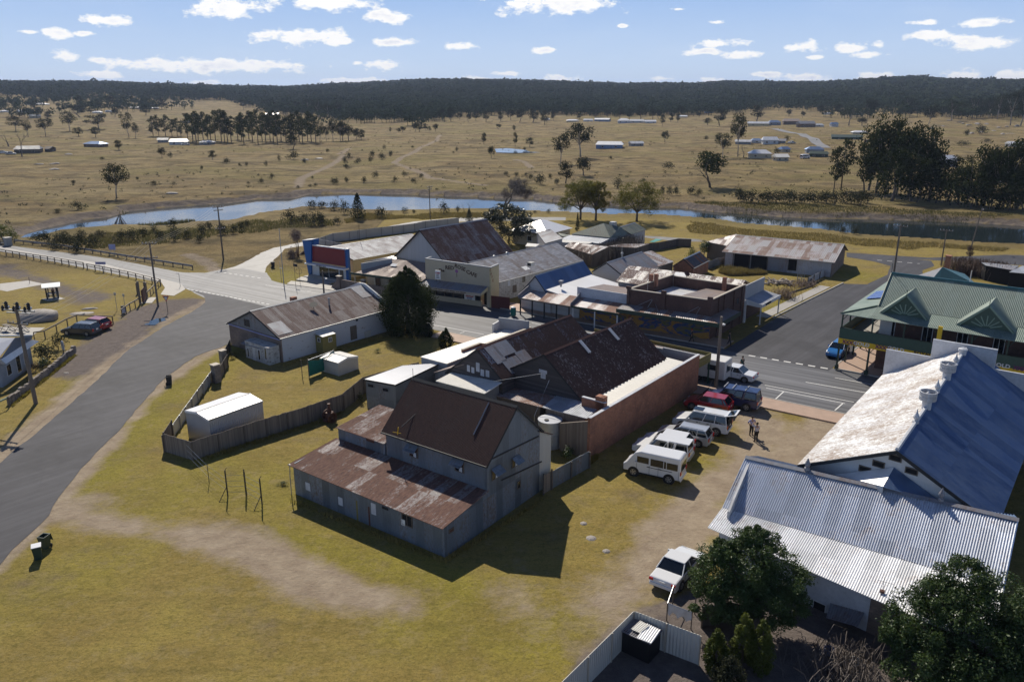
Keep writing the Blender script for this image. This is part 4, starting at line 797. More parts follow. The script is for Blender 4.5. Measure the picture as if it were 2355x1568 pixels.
ch=q('y4',990,455,5.0);MB().box(Vector((ch.x,ch.y,4.8)),.35,.25,.5,dL,nL).build('chimney','brick_red',lw)
a=PL(.3,hw*.5+.35,0);
slp=Vector(((nL*hw).x,(nL*hw).y,2.9-r.z)).normalized();nr=dL.cross(slp);nr=nr if nr.z>0 else-nr
p=onp('y4',800,850,r,nr);MB().box(p+nr*.03,.95,1.15,.012,dL,slp,nr).build('iron_patch','galv_dull',lw);p=onp('y4',1925,350,r,nr);MB().box(p+nr*.03,.9,1.3,.012,dL,slp,nr).build('iron_patch','galv_dull',lw)
f0=PL(Lr,0,0)
MB().prism([PL(Lr+.02,-hw-.3,0),PL(Lr+.02,hw+.3,0),PL(Lr+.02,hw+.3,3.2),PL(Lr+.02,.6,r.z+.25),PL(Lr+.02,-.6,r.z+.25),PL(Lr+.02,-hw-.3,3.2)],dL*.2).build('front_wall','render_white',lw)
ac=q('y4',2005,975,0);MB().box(ac+UPZ*.45,.4,.16,.4,dL,nL).build('air_conditioner','cream_wall',lw)
def stairwall():
 a=q('y1',640,1180);b=q('y1',800,1050);P_=[q('y1',720,1160),q('y1',1100,1225),q('y1',1400,1270)]
 h_=2.0;root=thing('block_wall','tan block wall with capped piers beside the footpath in front of the shop','wall',P_[0]);dd=(P_[2]-P_[0]).normalized();Lx=(P_[2]-P_[0]).length;nn=Vector((dd.y,-dd.x,0))
 MB().prism([P_[0]-dd*1.8,P_[0],P_[0]+UPZ*1.7],-nn*.2).prism([P_[0],P_[2],P_[2]+UPZ*1.35,P_[0]+UPZ*1.6],-nn*.2).build('wall_panel','brick_tan',root)
 for t in(0,.5,1.0):
  p_=P_[0]+dd*Lx*t;MB().box(p_+UPZ*1.0-nn*.1,.32,.25,1.0,dd,nn).build('pier','brick_tan',root);MB().box(p_+UPZ*2.04-nn*.1,.4,.32,.05,dd,nn).build('coping','cap',root)
stairwall()
# -- 6 sheds and yard
def px_gable(name,label,cat,r1,r2,e1,ze,*a,hl=None,zl=None,base=None,**k):
 if base is not None:ze=hgt(base[0],base[1],base[2],e1[2])if False else ze
 r,d,Lr,hw,e=gsolve(r1,r2,e1,ze);hl=hl or hw;zl=zl if zl is not None else ze
 n=Vector((d.y,-d.x,0));right=(e-Vector((r.x,r.y,0))).dot(n)>0
 if right:return gable(name,label,cat,r,d,Lr,hl,hw,zl,ze,*a,**k)
 return gable(name,label,cat,r,d,Lr,hw,hl,ze,zl,*a,**k)
zg=hgt('z4',1277,1322,1130)
px_gable('garden_shed','long pale metal shed inside the paling fence near the road','shed',('z4',1345,1138),('z4',1712,1012),('z4',1430,1190),zg,'zinc_wall','zinc_wall','zinc','zinc',pitch=.2,amp=.008,og=.02,oe=.02,cap='white',gut=False,capw=.08)
zg=hgt('y4',1607,1505,1325)
px_gable('garden_shed','small cream metal shed beside the green mesh screen','shed',('y4',1735,1245),('y4',1490,1178),('y4',1600,1325),zg,'cream_wall','cream_wall','cream_iron','cream_iron',pitch=.2,amp=.008,og=.02,oe=.02,cap='white',gut=False,capw=.08)
a,b=q('y4',1205,1530),q('y4',1560,1390);root=thing('mesh_screen','sagging green mesh screen between posts behind the cream shed','screen',a)
mb=MB();n_=14;dd=(b-a)/n_;nn=Vector((-dd.y,dd.x,0)).normalized();vs=[]
for i in range(n_+1):
 for j in range(5):vs.append(a+dd*i+nn*(.12*math.sin(i*1.3+j)*j/4)+UPZ*(.15+(1.75-.35*math.sin(math.pi*i/n_))*j/4))
fs=[(i*5+j,(i+1)*5+j,(i+1)*5+j+1,i*5+j+1)for i in range(n_)for j in range(4)];mb.add(vs,fs);mb.add([v+nn*.012 for v in vs],[f[::-1]for f in fs]);mb.build('mesh_sheet','net',root,smooth=True)
for p_ in(a,b):MB().tube([p_,p_+UPZ*2.1],.045).build('post','timber',root)
MB().tube([a+UPZ*1.95,b+UPZ*1.95],.04).build('rail','steel',root)
p_=q('y4',1112,1520);solo(MB().tube([p_,p_+UPZ*1.9],.04),'fence_post','timber','lone timber stake in the yard left of the green mesh screen','post')
F=lambda k,pts:[q(k,*p)for p in pts]
fence('paling_fence','long grey timber paling fence running from the road corner past the pale shed',F('z4',[(1130,1408),(1320,1468),(1680,1350),(2110,1215),(2355,1125)]),1.65,'paling',post=1.5,jag=.06)
fence('paling_fence','timber paling fence section behind the white roofed shed',[q('z4',2355,1125),q('z5',165,1290),q('z5',545,1180)],1.7,'paling',post=1.5,jag=.06)
fence('paling_fence','short paling fence section along the road edge beside the corrugated pale fence',F('z4',[(1130,1408),(1185,1320)]),1.6,'paling',post=1.75)
fence('metal_fence','low pale sheet fence along the roadside beside the long metal shed',F('z4',[(1190,1310),(1460,920)]),1.15,'zinc_wall',post=1.2,postm='steel',spacing=2.0)
root=thing('stone_pier','tall dark stone gate pier at the roadside fence nearer the pale shed','pier',q('z4',1485,935));MB().box(q('z4',1485,935)+UPZ*.95,.35,.35,.95,US,VS).build('shaft','stone',root,bevel=.03);MB().box(q('z4',1485,935)+UPZ*1.94,.4,.4,.05,US,VS).build('cap','cap',root)
root=thing('stone_pier','tall dark stone gate pier at the roadside fence nearer the long white building','pier',q('z4',1533,820));MB().box(q('z4',1533,820)+UPZ*.85,.3,.3,.85,US,VS).build('shaft','stone',root,bevel=.03);MB().box(q('z4',1533,820)+UPZ*1.74,.35,.35,.05,US,VS).build('cap','cap',root)
fence('timber_fence','short timber fence between the two dark stone piers',F('z4',[(1510,915),(1560,830)]),1.3,'paling',post=1.4)
fence('timber_fence','timber fence from the stone pier to the porch of the long white building',F('z4',[(1545,790),(1578,722)]),1.3,'paling_dark',post=1.4)
p_=q('w1',340,350);root=thing('rusted_engine','rusted stationary engine with flywheels on the grass beside the mill','machine',p_)
MB().box(p_+UPZ*.25,.55,.3,.12,US,VS).box(p_+UPZ*.65,.35,.22,.3,US,VS).lathe(p_+UPZ*.9,[(.2,0),(.22,.3),(.12,.45),(.1,.75),(.16,.78),(.16,.86)],12).build('engine_block','rustmetal',root,bevel=.03)
for s in(-1,1):
 mb=MB();c=p_+VS*.0+US*(-.1*s)+UPZ*.55+VS*(.5*s);mb.lathe(c-VS*.05,[(.5,0),(.5,.1),(.42,.1),(.42,0)],18,VS)
 for i in range(5):a_=i*math.pi/5;dd=US*math.cos(a_)+UPZ*math.sin(a_);mb.box(c,.44,.03,.02,dd,VS)
 mb.build('flywheel','rustmetal',root)
zz=[('w1',-395,600,400),('z7',1565,270,-160),('z7',1685,265,-80),('z7',1795,330,-5)]
P0=[q('z7',1433,178),q('z7',1560,270),q('z7',1684,265),q('z7',1795,330)]
for i,(p_,h,lab)in enumerate(((P0[0],1.6,'thin leaning steel fence post at the far end of the old wire fence'),(P0[1],2.1,'tallest dark steel gate post of the old wire fence before the mill'),(P0[3],2.1,'steel fence post with angled arm nearest the mill'))):
 mb=MB().tube([p_,p_+UPZ*h],.05 if i else.025,6)
 if i:mb.tube([p_+UPZ*h,p_+UPZ*(h+.3)+VS*.25],.02).tube([p_+UPZ*.8,p_-US*.9+VS*.3],.03)
 solo(mb,'fence_post','dark',lab,'post','posts of the old wire fence')
root=thing('wire_gate','leaning double wire gate between two steel posts','gate',P0[2])
for o_,s in((0,1),(.12,-1)):
 p_=P0[2]+VS*o_;MB().tube([p_,p_+UPZ*1.9,p_+UPZ*2.15+VS*.12*s],.03).build('frame','dark',root)
mb=MB()
for h in(.35,.8,1.25,1.7):mb.tube([P0[1]+UPZ*h,P0[2]+UPZ*(h-.04),P0[3]+UPZ*h],.012,4)
mb.build('wire','steel',root)
mb=MB()
for h in(.5,1.0,1.45):mb.tube([q('z4',1290,1475)+UPZ*h,P0[0]+UPZ*h,P0[1]+UPZ*h],.008,4)
solo(mb,'wire_strands','steel','thin wire strands from the paling fence corner to the steel gate post','wire')
fence('iron_fence','corrugated iron fence joining the mill to the red brick wall',[q('w1',1800,795),q('w1',2048,655)],1.45,'mill_wall',post=1.4,jag=.05)
fence('timber_gate','narrow timber gate between the mill corner and the iron fence',[q('w1',1745,830),q('w1',1798,797)],1.5,'paling',post=1.7)
p_=q('w1',1790,505);root=thing('water_tank','round galvanised water tank behind the mill','tank',p_);zt=hgt('w1',1790,505,335)
MB().lathe(p_,[(1.0,0),(1.0,.3),(1.02,.32),(1.0,.34),(1.0,1.2),(1.02,1.22),(1.0,1.24),(1.0,zt)],28).build('tank_wall','tank',root,smooth=False);MB().lathe(p_+UPZ*zt,[(1.03,0),(1.03,.05),(.5,.1),(.02,.12)],28).build('lid','stain_white',root);MB().lathe(p_+UPZ*(zt+.1)-US*.5,[(.2,0),(.2,.06)],12).build('hatch','dark',root)
p_=q('w1',1985,470);root=thing('garden_fan','small metal windmill fan on a post above the shrubs by the brick wall','ornament',p_);MB().tube([p_,p_+UPZ*2.2],.03).build('post','steel',root);mb=MB()
for i in range(14):
 a_=i*math.pi/7;dd=Vector((math.cos(a_),math.sin(a_)*.5,math.sin(a_)*.25)).normalized();mb.box(p_+UPZ*2.25+dd*.35,.28,.05,.006,dd,Vector((-dd.y,dd.x,.2)).normalized())
mb.build('blades','ltgreen',root)
mb=MB().tube([q('z5',930,1228,3.6),q('z5',1385,1155,5.4)],.02);solo(mb,'cable','steel','cable running from the lean to roof up to the dark store gable','cable')
p_=q('z5',1330,1460,2.2);solo(MB().tube([Vector((p_.x,p_.y,0)),Vector((p_.x,p_.y,2.4)),q('z5',1432,1200,5.0)],.025),'aerial_mast','steel','leaning aerial mast in front of the dark store gable','mast')
p_=q('z5',1522,1500,1.0);solo(MB().tube([Vector((p_.x,p_.y,0)),Vector((p_.x,p_.y,3.4))],.04),'vent_pipe','steel','upright vent pipe in front of the bluish lean to roof','pipe')
p_=q('z5',1660,1480,1.5);solo(MB().tube([Vector((p_.x,p_.y,0)),Vector((p_.x,p_.y,3.6))],.06),'vent_pipe','stain_white','thick white vent pipe beside the end of the brick wall','pipe')
# -- 7 red and blue garage
BL,BR=q('y1',350,970),q('y1',820,1050);dG=(BR-BL).normalized();nG=Vector((dG.y,-dG.x,0));bG=-nG
root=thing('motor_garage','garage shop with big red panel framed by blue fins and white canopy','shop',(BL+BR)/2)
def OG(x,y,off=0):return onp('y1',x,y,BL+nG*off,nG)
zc=OG(580,800).z;zt1=OG(345,562).z;ztR=OG(815,622).z
WG=(BR-BL).length
MB().prism([OG(345,562),OG(815,622),OG(815,850),OG(345,775)],bG*.15).build('sign_panel','red',root)
e=.04
lf=[BL+UPZ*0,OG(350,775),OG(350,520),OG(228,492),OG(262,700),OG(320,965)]
MB().prism([OG(318,965),OG(352,970),OG(350,500),OG(230,492)],nG*.25).build('fin','blue',root);MB().prism([OG(355,560)+bG*.16,OG(355,480)+bG*.16,OG(230,492),OG(262,700)],bG*1.2).build('fin_side','blue',root)
MB().prism([BR-dG*.02,BR+dG*.55,Vector(((BR+dG*.55).x,(BR+dG*.55).y,ztR+.1)),Vector(((BR-dG*.02).x,(BR-dG*.02).y,ztR+.1))],bG*.5).build('fin','blue',root)
tops=MB().prism([OG(345,562)+nG*.03,OG(815,622)+nG*.03,OG(815,608)+nG*.03,OG(345,548)+nG*.03],bG*.25).prism([OG(226,494)+nG*.26,OG(352,484)+nG*.26,OG(352,474)+nG*.26,OG(226,484)+nG*.26],bG*1.5)
tops.prism([BR-dG*.05+UPZ*(ztR+.1)+nG*.03,BR+dG*.6+UPZ*(ztR+.1)+nG*.03,BR+dG*.6+UPZ*(ztR+.2)+nG*.03,BR-dG*.05+UPZ*(ztR+.2)+nG*.03],bG*.6);tops.build('coping','white',root)
cz=OG(350,790).z;MB().prism([BL-dG*.5+UPZ*(cz-.22),BR+dG*.7+UPZ*(cz-.22),BR+dG*.7+UPZ*cz,BL-dG*.5+UPZ*cz],nG*1.0).build('canopy','white',root)
MB().prism([BL+dG*.02,BR-dG*.02,BR-dG*.02+UPZ*(cz-.23),BL+dG*.02+UPZ*(cz-.23)],bG*.15).build('shop_wall','render_white',root)
opening(root,(OG(445,850)+OG(720,1010))/2+nG*.0,nG,(OG(720,900)-OG(445,860)).length,1.75,'shop_window','trim_white','glass',1,.08,.06)
opening(root,OG(755,950),nG,.75,1.9,'door','timber','timber')
text(root,'MOBIL SERVICE CENTRE',BL+dG*WG*.42+UPZ*(cz-.11)+nG*1.0,nG,.2,'dark',bold=.004)
zs=3.3;c=q3([('y1',600,578,4.6),('y1',1745,395,4.6),('y1',1530,632,zs),('y1',905,748,zs)]);
r1=q('y1',600,578,4.6);r2=q('y1',1745,395,4.6);rr_,dd_,L_,hw_,e_=gsolve(('y1',600,578),('y1',1745,395),('y1',905,748),3.0)
gable('garage_workshop','long low workshop with grey iron roof behind the red and blue garage front','building',rr_,dd_,L_*.97,hw_,hw_,3.0,3.0,'render_cream2','render_cream2','galv_dull','galv_dull',pitch=.3,og=.05,oe=.15)
solo(MB().tube([q('y1',1000,480,4.6),q('y1',1000,480,4.6)+UPZ*2.6],.03),'aerial_mast','dark','thin aerial mast on the garage workshop roof','mast')
st0=q('y1',0,1090);st1=q('y1',640,1180)
for i,(a,b,c_,d_)in enumerate((((0,1090),(640,1180),(700,1110),(60,1050)),((130,1040),(560,1100),(700,1060),(200,1000)),((230,1000),(700,1060),(700,1045),(350,972)))):
 kind(MB().prism([q('y1',*a),q('y1',*b),q('y1',*c_),q('y1',*d_)],UPZ*(.08+.09*i)).build('forecourt','concrete'),'structure')
# -- 8 theatre with tall white gable
r,d,Lr,hw,e=gsolve(('y1',1840,340),('z5',990,100),('y1',1500,690),4.4)
th_,PT,dT,nT=gable('old_theatre','tall hall with white panelled gable and dark red rusted roof behind the shops','hall',r,d,Lr,hw,hw,4.4,4.4,'render_cream2','vsheet','theatre_roof','theatre_roof',pitch=.2,oe=.35,og=.35)
MB().prism([PT(-.03,-hw,0),PT(-.03,hw,0),PT(-.03,hw,4.1),PT(-.03,-hw,4.1)],dT*.03).build('lower_cladding','shed_wall',th_)
slab('flat_roof_annex','white flat roofed annex tucked beside the theatre wall','annex',q3([('y1',1060,778,3.3),('y1',1520,690,3.3),('y1',1525,760,3.0),('y1',1430,742,3.0)]),'zinc','render_cream2',pitch=.3)
c=q3([('y1',1430,745,3.9),('y1',1900,850,3.9),('y1',1915,975,3.4),('y1',1780,1035,2.9)])
root=thing('verandah_shop','low shop with wide weathered brown roof and dark fascia between garage and cafe','shop',q('y1',1300,1050))
e0,e1=q('y1',930,935,2.9),q('y1',1780,1040,2.9);t0=q('y1',1430,742,4.3);t1=q('y1',1960,790,4.3)
dE=(e1-e0).normalized();rib(root,t0,t0+dE*9.8,e1+dE*.8,e0,'brown_roof',.25,.02)
MB().prism([e0+nG*.05-UPZ*.28-dE*.8,e1+nG*.05-UPZ*.28+dE*.5,e1+nG*.05+UPZ*.06+dE*.5,e0+nG*.05+UPZ*.06-dE*.8],nG*.05).build('fascia','dkgreen',root)
wb=e0-nG*2.6;wc=e1-nG*2.6;MB().prism([Vector((wb.x,wb.y,0)),Vector((wc.x,wc.y,0)),Vector((wc.x,wc.y,3.3)),Vector((wb.x,wb.y,3.3))],-nG*.15).build('shop_wall','render_cream',root)
for t,w in((.15,1.6),(.38,1.0),(.6,1.6),(.85,1.4)):
 p_=Vector((wb.x,wb.y,1.4)).lerp(Vector((wc.x,wc.y,1.4)),t);opening(root,p_,nG,w,1.5,'shop_window' if w>1.2 else 'door','brownpaint','glass',1)
for t in(0,.33,.66,1):p_=(e0).lerp(e1,t);MB().box(Vector((p_.x,p_.y,1.4)),.06,.06,1.35,dE,nG).build('post','render_cream',root)
pw=q3([('y1',1015,802,4.2),('y1',1430,738,4.6)]);MB().prism([Vector((pw[0].x,pw[0].y,2.8)),Vector((pw[1].x,pw[1].y,3.0)),pw[1],pw[0]],VS*.2).build('side_parapet','render_grey',root)
MB().box(q('y1',1465,830,3.9)+UPZ*.05,.5,.35,.012,dE,Vector((-dE.y,dE.x,.4)).normalized()).build('iron_patch','stain_white',root)
# -- 9 the cafe
CL,CR=q('y2',290,740),q('y2',1095,850);dC=(CR-CL).normalized();nC=Vector((dC.y,-dC.x,0));CL=CL-dC*.75
root=thing('corner_cafe','cream cafe with tall painted parapet, street awning and side lettering','cafe',(CL+CR)/2)
def OC(x,y,off=0):return onp('y2',x,y,CL+nC*off,nC)
zL,zR=OC(235,185).z,OC(1088,305).z;zp=(zL+zR)/2;CRe=CR+dC*.0
hC=zp;WC=(CRe-CL).length
MB().prism([CL+UPZ*2.35,CRe+UPZ*2.35,CRe+UPZ*zR,CL+UPZ*zL],-nC*.2).build('parapet','render_cream',root)
MB().prism([CRe,CRe-nC*.2,CRe-nC*2.4,CRe-nC*2.4+UPZ*(zR+.05),CRe+UPZ*zR],dC*.2).build('side_parapet','render_cream2',root)
MB().prism([CL+nC*.05+UPZ*zL,CRe+dC*.25+nC*.05+UPZ*zR,CRe+dC*.25+nC*.05+UPZ*(zR+.12),CL+nC*.05+UPZ*(zL+.12)],-nC*.3).prism([CRe-dC*.03-nC*.25+UPZ*(zR+.0),CRe-dC*.03-nC*2.45+UPZ*(zR+.05),CRe-dC*.03-nC*2.45+UPZ*(zR+.17),CRe-dC*.03-nC*.25+UPZ*(zR+.12)],dC*.27).prism([CL+UPZ*zL-nC*.25,CL+UPZ*zL-nC*1.4,CL+UPZ*(zL+.12)-nC*1.4,CL+UPZ*(zL+.12)-nC*.25],dC*.25).build('coping','render_grey',root)
MB().prism([CL,CRe-dC*1.3,CRe-dC*1.3+UPZ*.75,CL+UPZ*.75],-nC*.2).build('stall_riser','render_cream',root)
MB().prism([CL+UPZ*.76-nC*.12,CRe-dC*1.45+UPZ*.76-nC*.12,CRe-dC*1.45+UPZ*2.34-nC*.12,CL+UPZ*2.34-nC*.12],-nC*.06).build('shop_window','glass',root)
mb=MB()
for i in range(7):p_=CL+dC*(.1+(WC-1.6)*i/6)-nC*.09;mb.box(p_+UPZ*1.55,.05,.03,.78,dC,nC)
mb.build('window_mullion','timber',root)
MB().prism([CRe-dC*1.2-nC*.6,CRe-dC*.4-nC*.6,CRe-dC*.4-nC*.6+UPZ*2.3,CRe-dC*1.2-nC*.6+UPZ*2.3],-nC*.08).build('door','void',root)
for t in(0,WC-.4):MB().box(CL+dC*(t+.22)+UPZ*1.17+nC*.04-nC*.12,.22,.14,1.17,dC,nC).build('pilaster','render_cream',root)
wz=OC(600,500).z;A0,A1=CL-dC*1.7,CRe-dC*.2
rib(root,A0+UPZ*3.0,A1+UPZ*3.0,A1+nC*2.1+UPZ*2.45,A0+nC*2.1+UPZ*2.45,'galv_dull',.25,.02,'awning')
MB().prism([A0+nC*2.12+UPZ*2.12,A1+nC*2.12+UPZ*2.12,A1+nC*2.12+UPZ*2.46,A0+nC*2.12+UPZ*2.46],nC*.05).build('fascia','cap',root)
MB().prism([A1+nC*.05+UPZ*2.42,A1+nC*2.1+UPZ*2.15,A1+nC*2.1+UPZ*2.48,A1+nC*.05+UPZ*3.0],dC*.05).build('awning_end','render_cream2',root)
text(root,'RESTAURANT  TAKE AWAY  CAFE  MEALS  ICE CREAM',A0.lerp(A1,.5)+nC*2.17+UPZ*2.29,nC,.24,'brownpaint',sx=1.25,bold=.006)
def OCz(x,y):return OC(x,y)
arc=[('The',440,340,.55),('RED',548,305,.75),('ROSE',690,302,.72),('CAFE',848,385,.72)]
for(s,x,y,sz),ro in zip(arc,(0.02,.02,-.25,-.30)):text(root,s,OC(x,y),nC,sz,'brownpaint',rot=ro,bold=.02,sx=1.05)
for i,c_ in enumerate('CAFE'):text(root,c_,onp('y2',(1106,1114,1128,1140)[i],(338,385,430,478)[i],CRe+dC*.2,dC),dC,.55,'orangeletter',bold=.015)
p_=OC(645,350);MB().lathe(p_,[(.22,0),(.25,.03),(.12,.05)],14,nC).build('painted_rose','pink',root);MB().box(p_-UPZ*.5+nC*.01,.03,.008,.35,dC,nC).build('painted_stem','brownpaint',root)
sg=onp('y2',388,400,A0+nC*1.2,nC);MB().box(sg,.42,.06,.62,dC,nC).build('sign_box','white',root);MB().tube([sg-UPZ*.6-dC*.3,sg-UPZ*1.0-dC*.3],.03).tube([sg-UPZ*.6+dC*.3,sg-UPZ*1.0+dC*.3],.03).build('sign_post','dark',root)
text(root,'CAFE',sg+nC*.065+UPZ*.25,nC,.3,'redletter',bold=.01)
for k,s in enumerate(('OPEN','MEALS','DRINKS')):text(root,s,sg+nC*.065-UPZ*(.02+.2*k),nC,.16,'dark')
wsn=OC(822,708,-.05);MB().box(wsn+nC*.0,.85,.02,.42,dC,nC).build('window_sign','white',root);text(root,'Hot Food',wsn+nC*.025+UPZ*.17,nC,.3,'redletter',bold=.012);text(root,'& Drinks',wsn+nC*.025-UPZ*.1,nC,.24,'blueletter',bold=.008);text(root,'TAKE AWAY',wsn+nC*.025-UPZ*.32,nC,.12,'dark')
r,d,Lr,hw,e=gsolve(('z5',880,395),('z5',1480,260),('z5',1065,530),3.0)
cafe2,PC,dC2,nC2=gable('cafe_rear_wing','long building with streaked grey iron roof and peeling white side wall behind the cafe','building',r,d,Lr,hw,hw,3.0,3.0,'white_vboard','render_cream','cafe_roof','cafe_roof',pitch=.3,oe=.15,og=.05,capw=.12)
wv=PC(0,hw,0)
opening(cafe2,onp('y2',1562,462,wv,nC2),nC2,.6,.8,frame='timber');opening(cafe2,onp('y2',1358,515,wv,nC2),nC2,.5,.75,frame='white',pane='stain_white');panel(cafe2,onp('y2',1437,590,wv,nC2),nC2,.9,1.1,'timber','board')
for(x,y,zz)in((1158,190,4.6),(1332,145,4.7)):
 p_=q('y2',x,y,zz);MB().lathe(p_-UPZ*.1,[(.14,0),(.14,.3),(.26,.34),(.3,.5),(.24,.66),(.05,.74)],12).build('roof_vent','steel',cafe2,smooth=True)
p_=q('y2',1660,360,3.7);root2=thing('roof_cooler','white evaporative cooler on legs on the grey cafe roof','cooler',p_)
MB().box(p_+UPZ*1.15,.42,.38,.28,dC2,nC2).build('cooler_body','cream_wall',root2,bevel=.03);MB().box(p_+UPZ*1.15-dC2*.425,.01,.3,.2,dC2,nC2).build('grille','dark',root2)
mb=MB()
for s in(-1,1):
 for t in(-1,1):mb.tube([p_-UPZ*.15+dC2*.35*s+nC2*.3*t,p_+UPZ*.9+dC2*.35*s+nC2*.3*t],.02,4)
mb.build('stand','steel',root2)
MB().box(q('y2',1590,315,4.0)+UPZ*.08,.55,.45,.012,dC2,Vector((nC2.x,nC2.y,-.4)).normalized()).build('iron_patch','white',cafe2)
fence('sheet_fence','dark maroon sheet fence beside the cafe side wall',[CR+dC*.25,q('y2',1370,880)],1.75,'redfence')
# -- 10 white gable shop with steep slope, its shade painted with blue iron
zr_g=5.6;ze_g=2.9
gp=[('y2',1725,410),('y2',1520,640),('y2',1950,700)]
r,d,Lr,hw,e=gsolve(('y2',1725,410),('y5',690,775),('y2',1520,640),2.25)
wg,PW,dWg,nWg=gable('white_gable_shop','shop with white boarded gable and steep shaded roof behind the old verandah','shop',r,d,Lr,hw,hw*1.0,2.25,2.25,'white_board','white_board','galv','hall_b',pitch=.25,og=.12,oe=.1,capw=.08,gut=False)
c=[PW(.1,hw*.55,3.25),PW(Lr*.98,hw*.55,3.25),PW(Lr*.98,hw+4.4,2.45),PW(.1,hw+4.4,2.45)]
slab('white_skillion','bright white low pitched roof wing beside the steep shaded roof','wing',c,'zinc','white_board',pitch=.3,amp=.012,thick=.05)
for(x,y)in((960,1018),(810,1085),(610,1140)):
 p_=q('y5',x,y,3.3);
p_=q('y5',390,1100,3.6);root2=thing('roof_vent','dark metal roof vent on the bright white roof','vent',p_-UPZ*.2);MB().lathe(p_-UPZ*.25,[(.12,0),(.12,.45),(.3,.5),(.32,.62),(.28,.7)],10).build('vent_pipe','galv_dull',root2);MB().box(p_+UPZ*.55,.3,.25,.06,dWg,nWg).build('vent_hood','galv_dull',root2)
def awning(name,label,w0,w1,zw,depth,zo,m,fasc='green',posts=3,n=None,fh=.3,postm='dark',rp=.25):
 """w0,w1 wall line points (z ignored)"""
 w0,w1=Vector((w0.x,w0.y,0)),Vector((w1.x,w1.y,0));d_=(w1-w0).normalized();n_=n or Vector((d_.y,-d_.x,0));root=thing(name,label,'verandah',(w0+w1)/2)
 rib(root,w0+UPZ*zw,w1+UPZ*zw,w1+n_*depth+UPZ*zo,w0+n_*depth+UPZ*zo,m,rp,.02)
 MB().prism([w0+n_*(depth+.02)+UPZ*(zo-fh),w1+n_*(depth+.02)+UPZ*(zo-fh),w1+n_*(depth+.02)+UPZ*(zo+.06),w0+n_*(depth+.02)+UPZ*(zo+.06)],n_*.05).build('fascia',fasc,root)
 L_=(w1-w0).length
 for i in range(posts):p_=w0+d_*(.2+(L_-.4)*i/max(1,posts-1))+n_*(depth-.1);MB().box(p_+UPZ*(zo/2-.05),.07,.07,zo/2-.05,d_,n_).build('post',postm,root)
 return root,d_,n_
def fw(s,t=0):return st(s,STW+3.5+t)
sv=lambda p:(p-K1).dot(VT)
KB=lambda s,t,z=0:st(s,STW+t,z)
vm=VT
oldv=awning('old_verandah','crooked rusty verandah on dark posts below the white gable',KB(-36.6,1.9),KB(-28.7,1.9),2.95,2.9,2.3,'awning_rust','timber',5,fh=.12)[0]
MB().prism([KB(-36.6,1.95),KB(-28.7,1.95),KB(-28.7,1.95,2.9),KB(-36.6,1.95,2.9)],UT*.12).build('shop_front','brick_dark',oldv)
for s_ in(-34.8,-32.2,-30.2):opening(oldv,KB(s_,1.93,1.3),-UT,1.2,1.6,'shop_window','timber','glass',1)
mb=MB().prism([KB(-36.7,-1.0,2.3),KB(-36.7,1.9,3.0),KB(-36.7,1.9,3.6),KB(-36.7,-1.0,2.75)],VT*.06);mb.build('end_board','galv_dull',oldv)
gsh=thing('grey_parapet_shop','shop with plain grey parapet and flaking rusty awning left of the brick corner store','shop',KB(-25,3))
MB().prism([KB(-29.3,.4+1.4,2.6),KB(-21.9,.4+1.4,2.6),KB(-21.9,1.8,4.25),KB(-29.3,1.8,4.25)],UT*.15).build('parapet','stain_white',gsh)
rib(gsh,KB(-29.2,2,3.9),KB(-22,2,3.9),KB(-22,9,3.2),KB(-29.2,9,3.2),'brown_roof',.3,.02);MB().prism([KB(-29.2,9),KB(-22,9),KB(-22,9,3.1),KB(-29.2,9,3.1)],-UT*.15).prism([KB(-29.25,1.96),KB(-29.25,8.8),KB(-29.25,8.8,3.1),KB(-29.25,1.96,3.8)],VT*.12).build('wall','brick_dark',gsh)
MB().prism([KB(-29.2,1.8),KB(-21.9,1.8),KB(-21.9,1.8,2.55),KB(-29.2,1.8,2.55)],UT*.15).build('mural_wall','mural',gsh)
aw2=awning('street_verandah','rusty patched street verandah in front of the grey parapet shop',KB(-28.6,1.78),KB(-21.9,1.78),3.0,2.6,2.35,'awning_rust','dkgreen',3,fh=.2,postm='trim_white')[0]
MB().prism([KB(-28.75,-.9,2.2),KB(-28.75,1.7,2.9),KB(-28.75,1.7,3.6),KB(-28.75,-.9,2.7)],VT*.06).build('end_board','galv_dull',aw2)
bc=[uv2(85.3,-48.3),uv2(86.45,-37.6),uv2(96.6,-37.6),uv2(96.6,-47.8)];HB=4.95
cs=thing('brick_corner_store','dark brick corner store with parapet, two chimneys and a mural under its awning','store',sum(bc,Vector())/4)
def wallseg(root,a,b,z0,z1,m,name='wall',th=.22,inn=None):
 d_=(b-a).normalized();n_=Vector((-d_.y,d_.x,0))
 if inn is not None and n_.dot(inn-a)<0:n_=-n_
 return MB().prism([a+UPZ*z0,b+UPZ*z0,b+UPZ*z1,a+UPZ*z1],n_*th).build(name,m,root)
cc=sum(bc,Vector())/4
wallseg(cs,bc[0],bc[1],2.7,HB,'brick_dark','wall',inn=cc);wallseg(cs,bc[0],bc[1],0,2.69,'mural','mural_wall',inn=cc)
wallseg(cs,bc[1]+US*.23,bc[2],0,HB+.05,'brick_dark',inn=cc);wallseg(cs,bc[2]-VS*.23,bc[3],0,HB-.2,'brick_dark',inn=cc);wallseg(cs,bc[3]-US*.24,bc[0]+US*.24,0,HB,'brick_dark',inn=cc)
cp=MB()
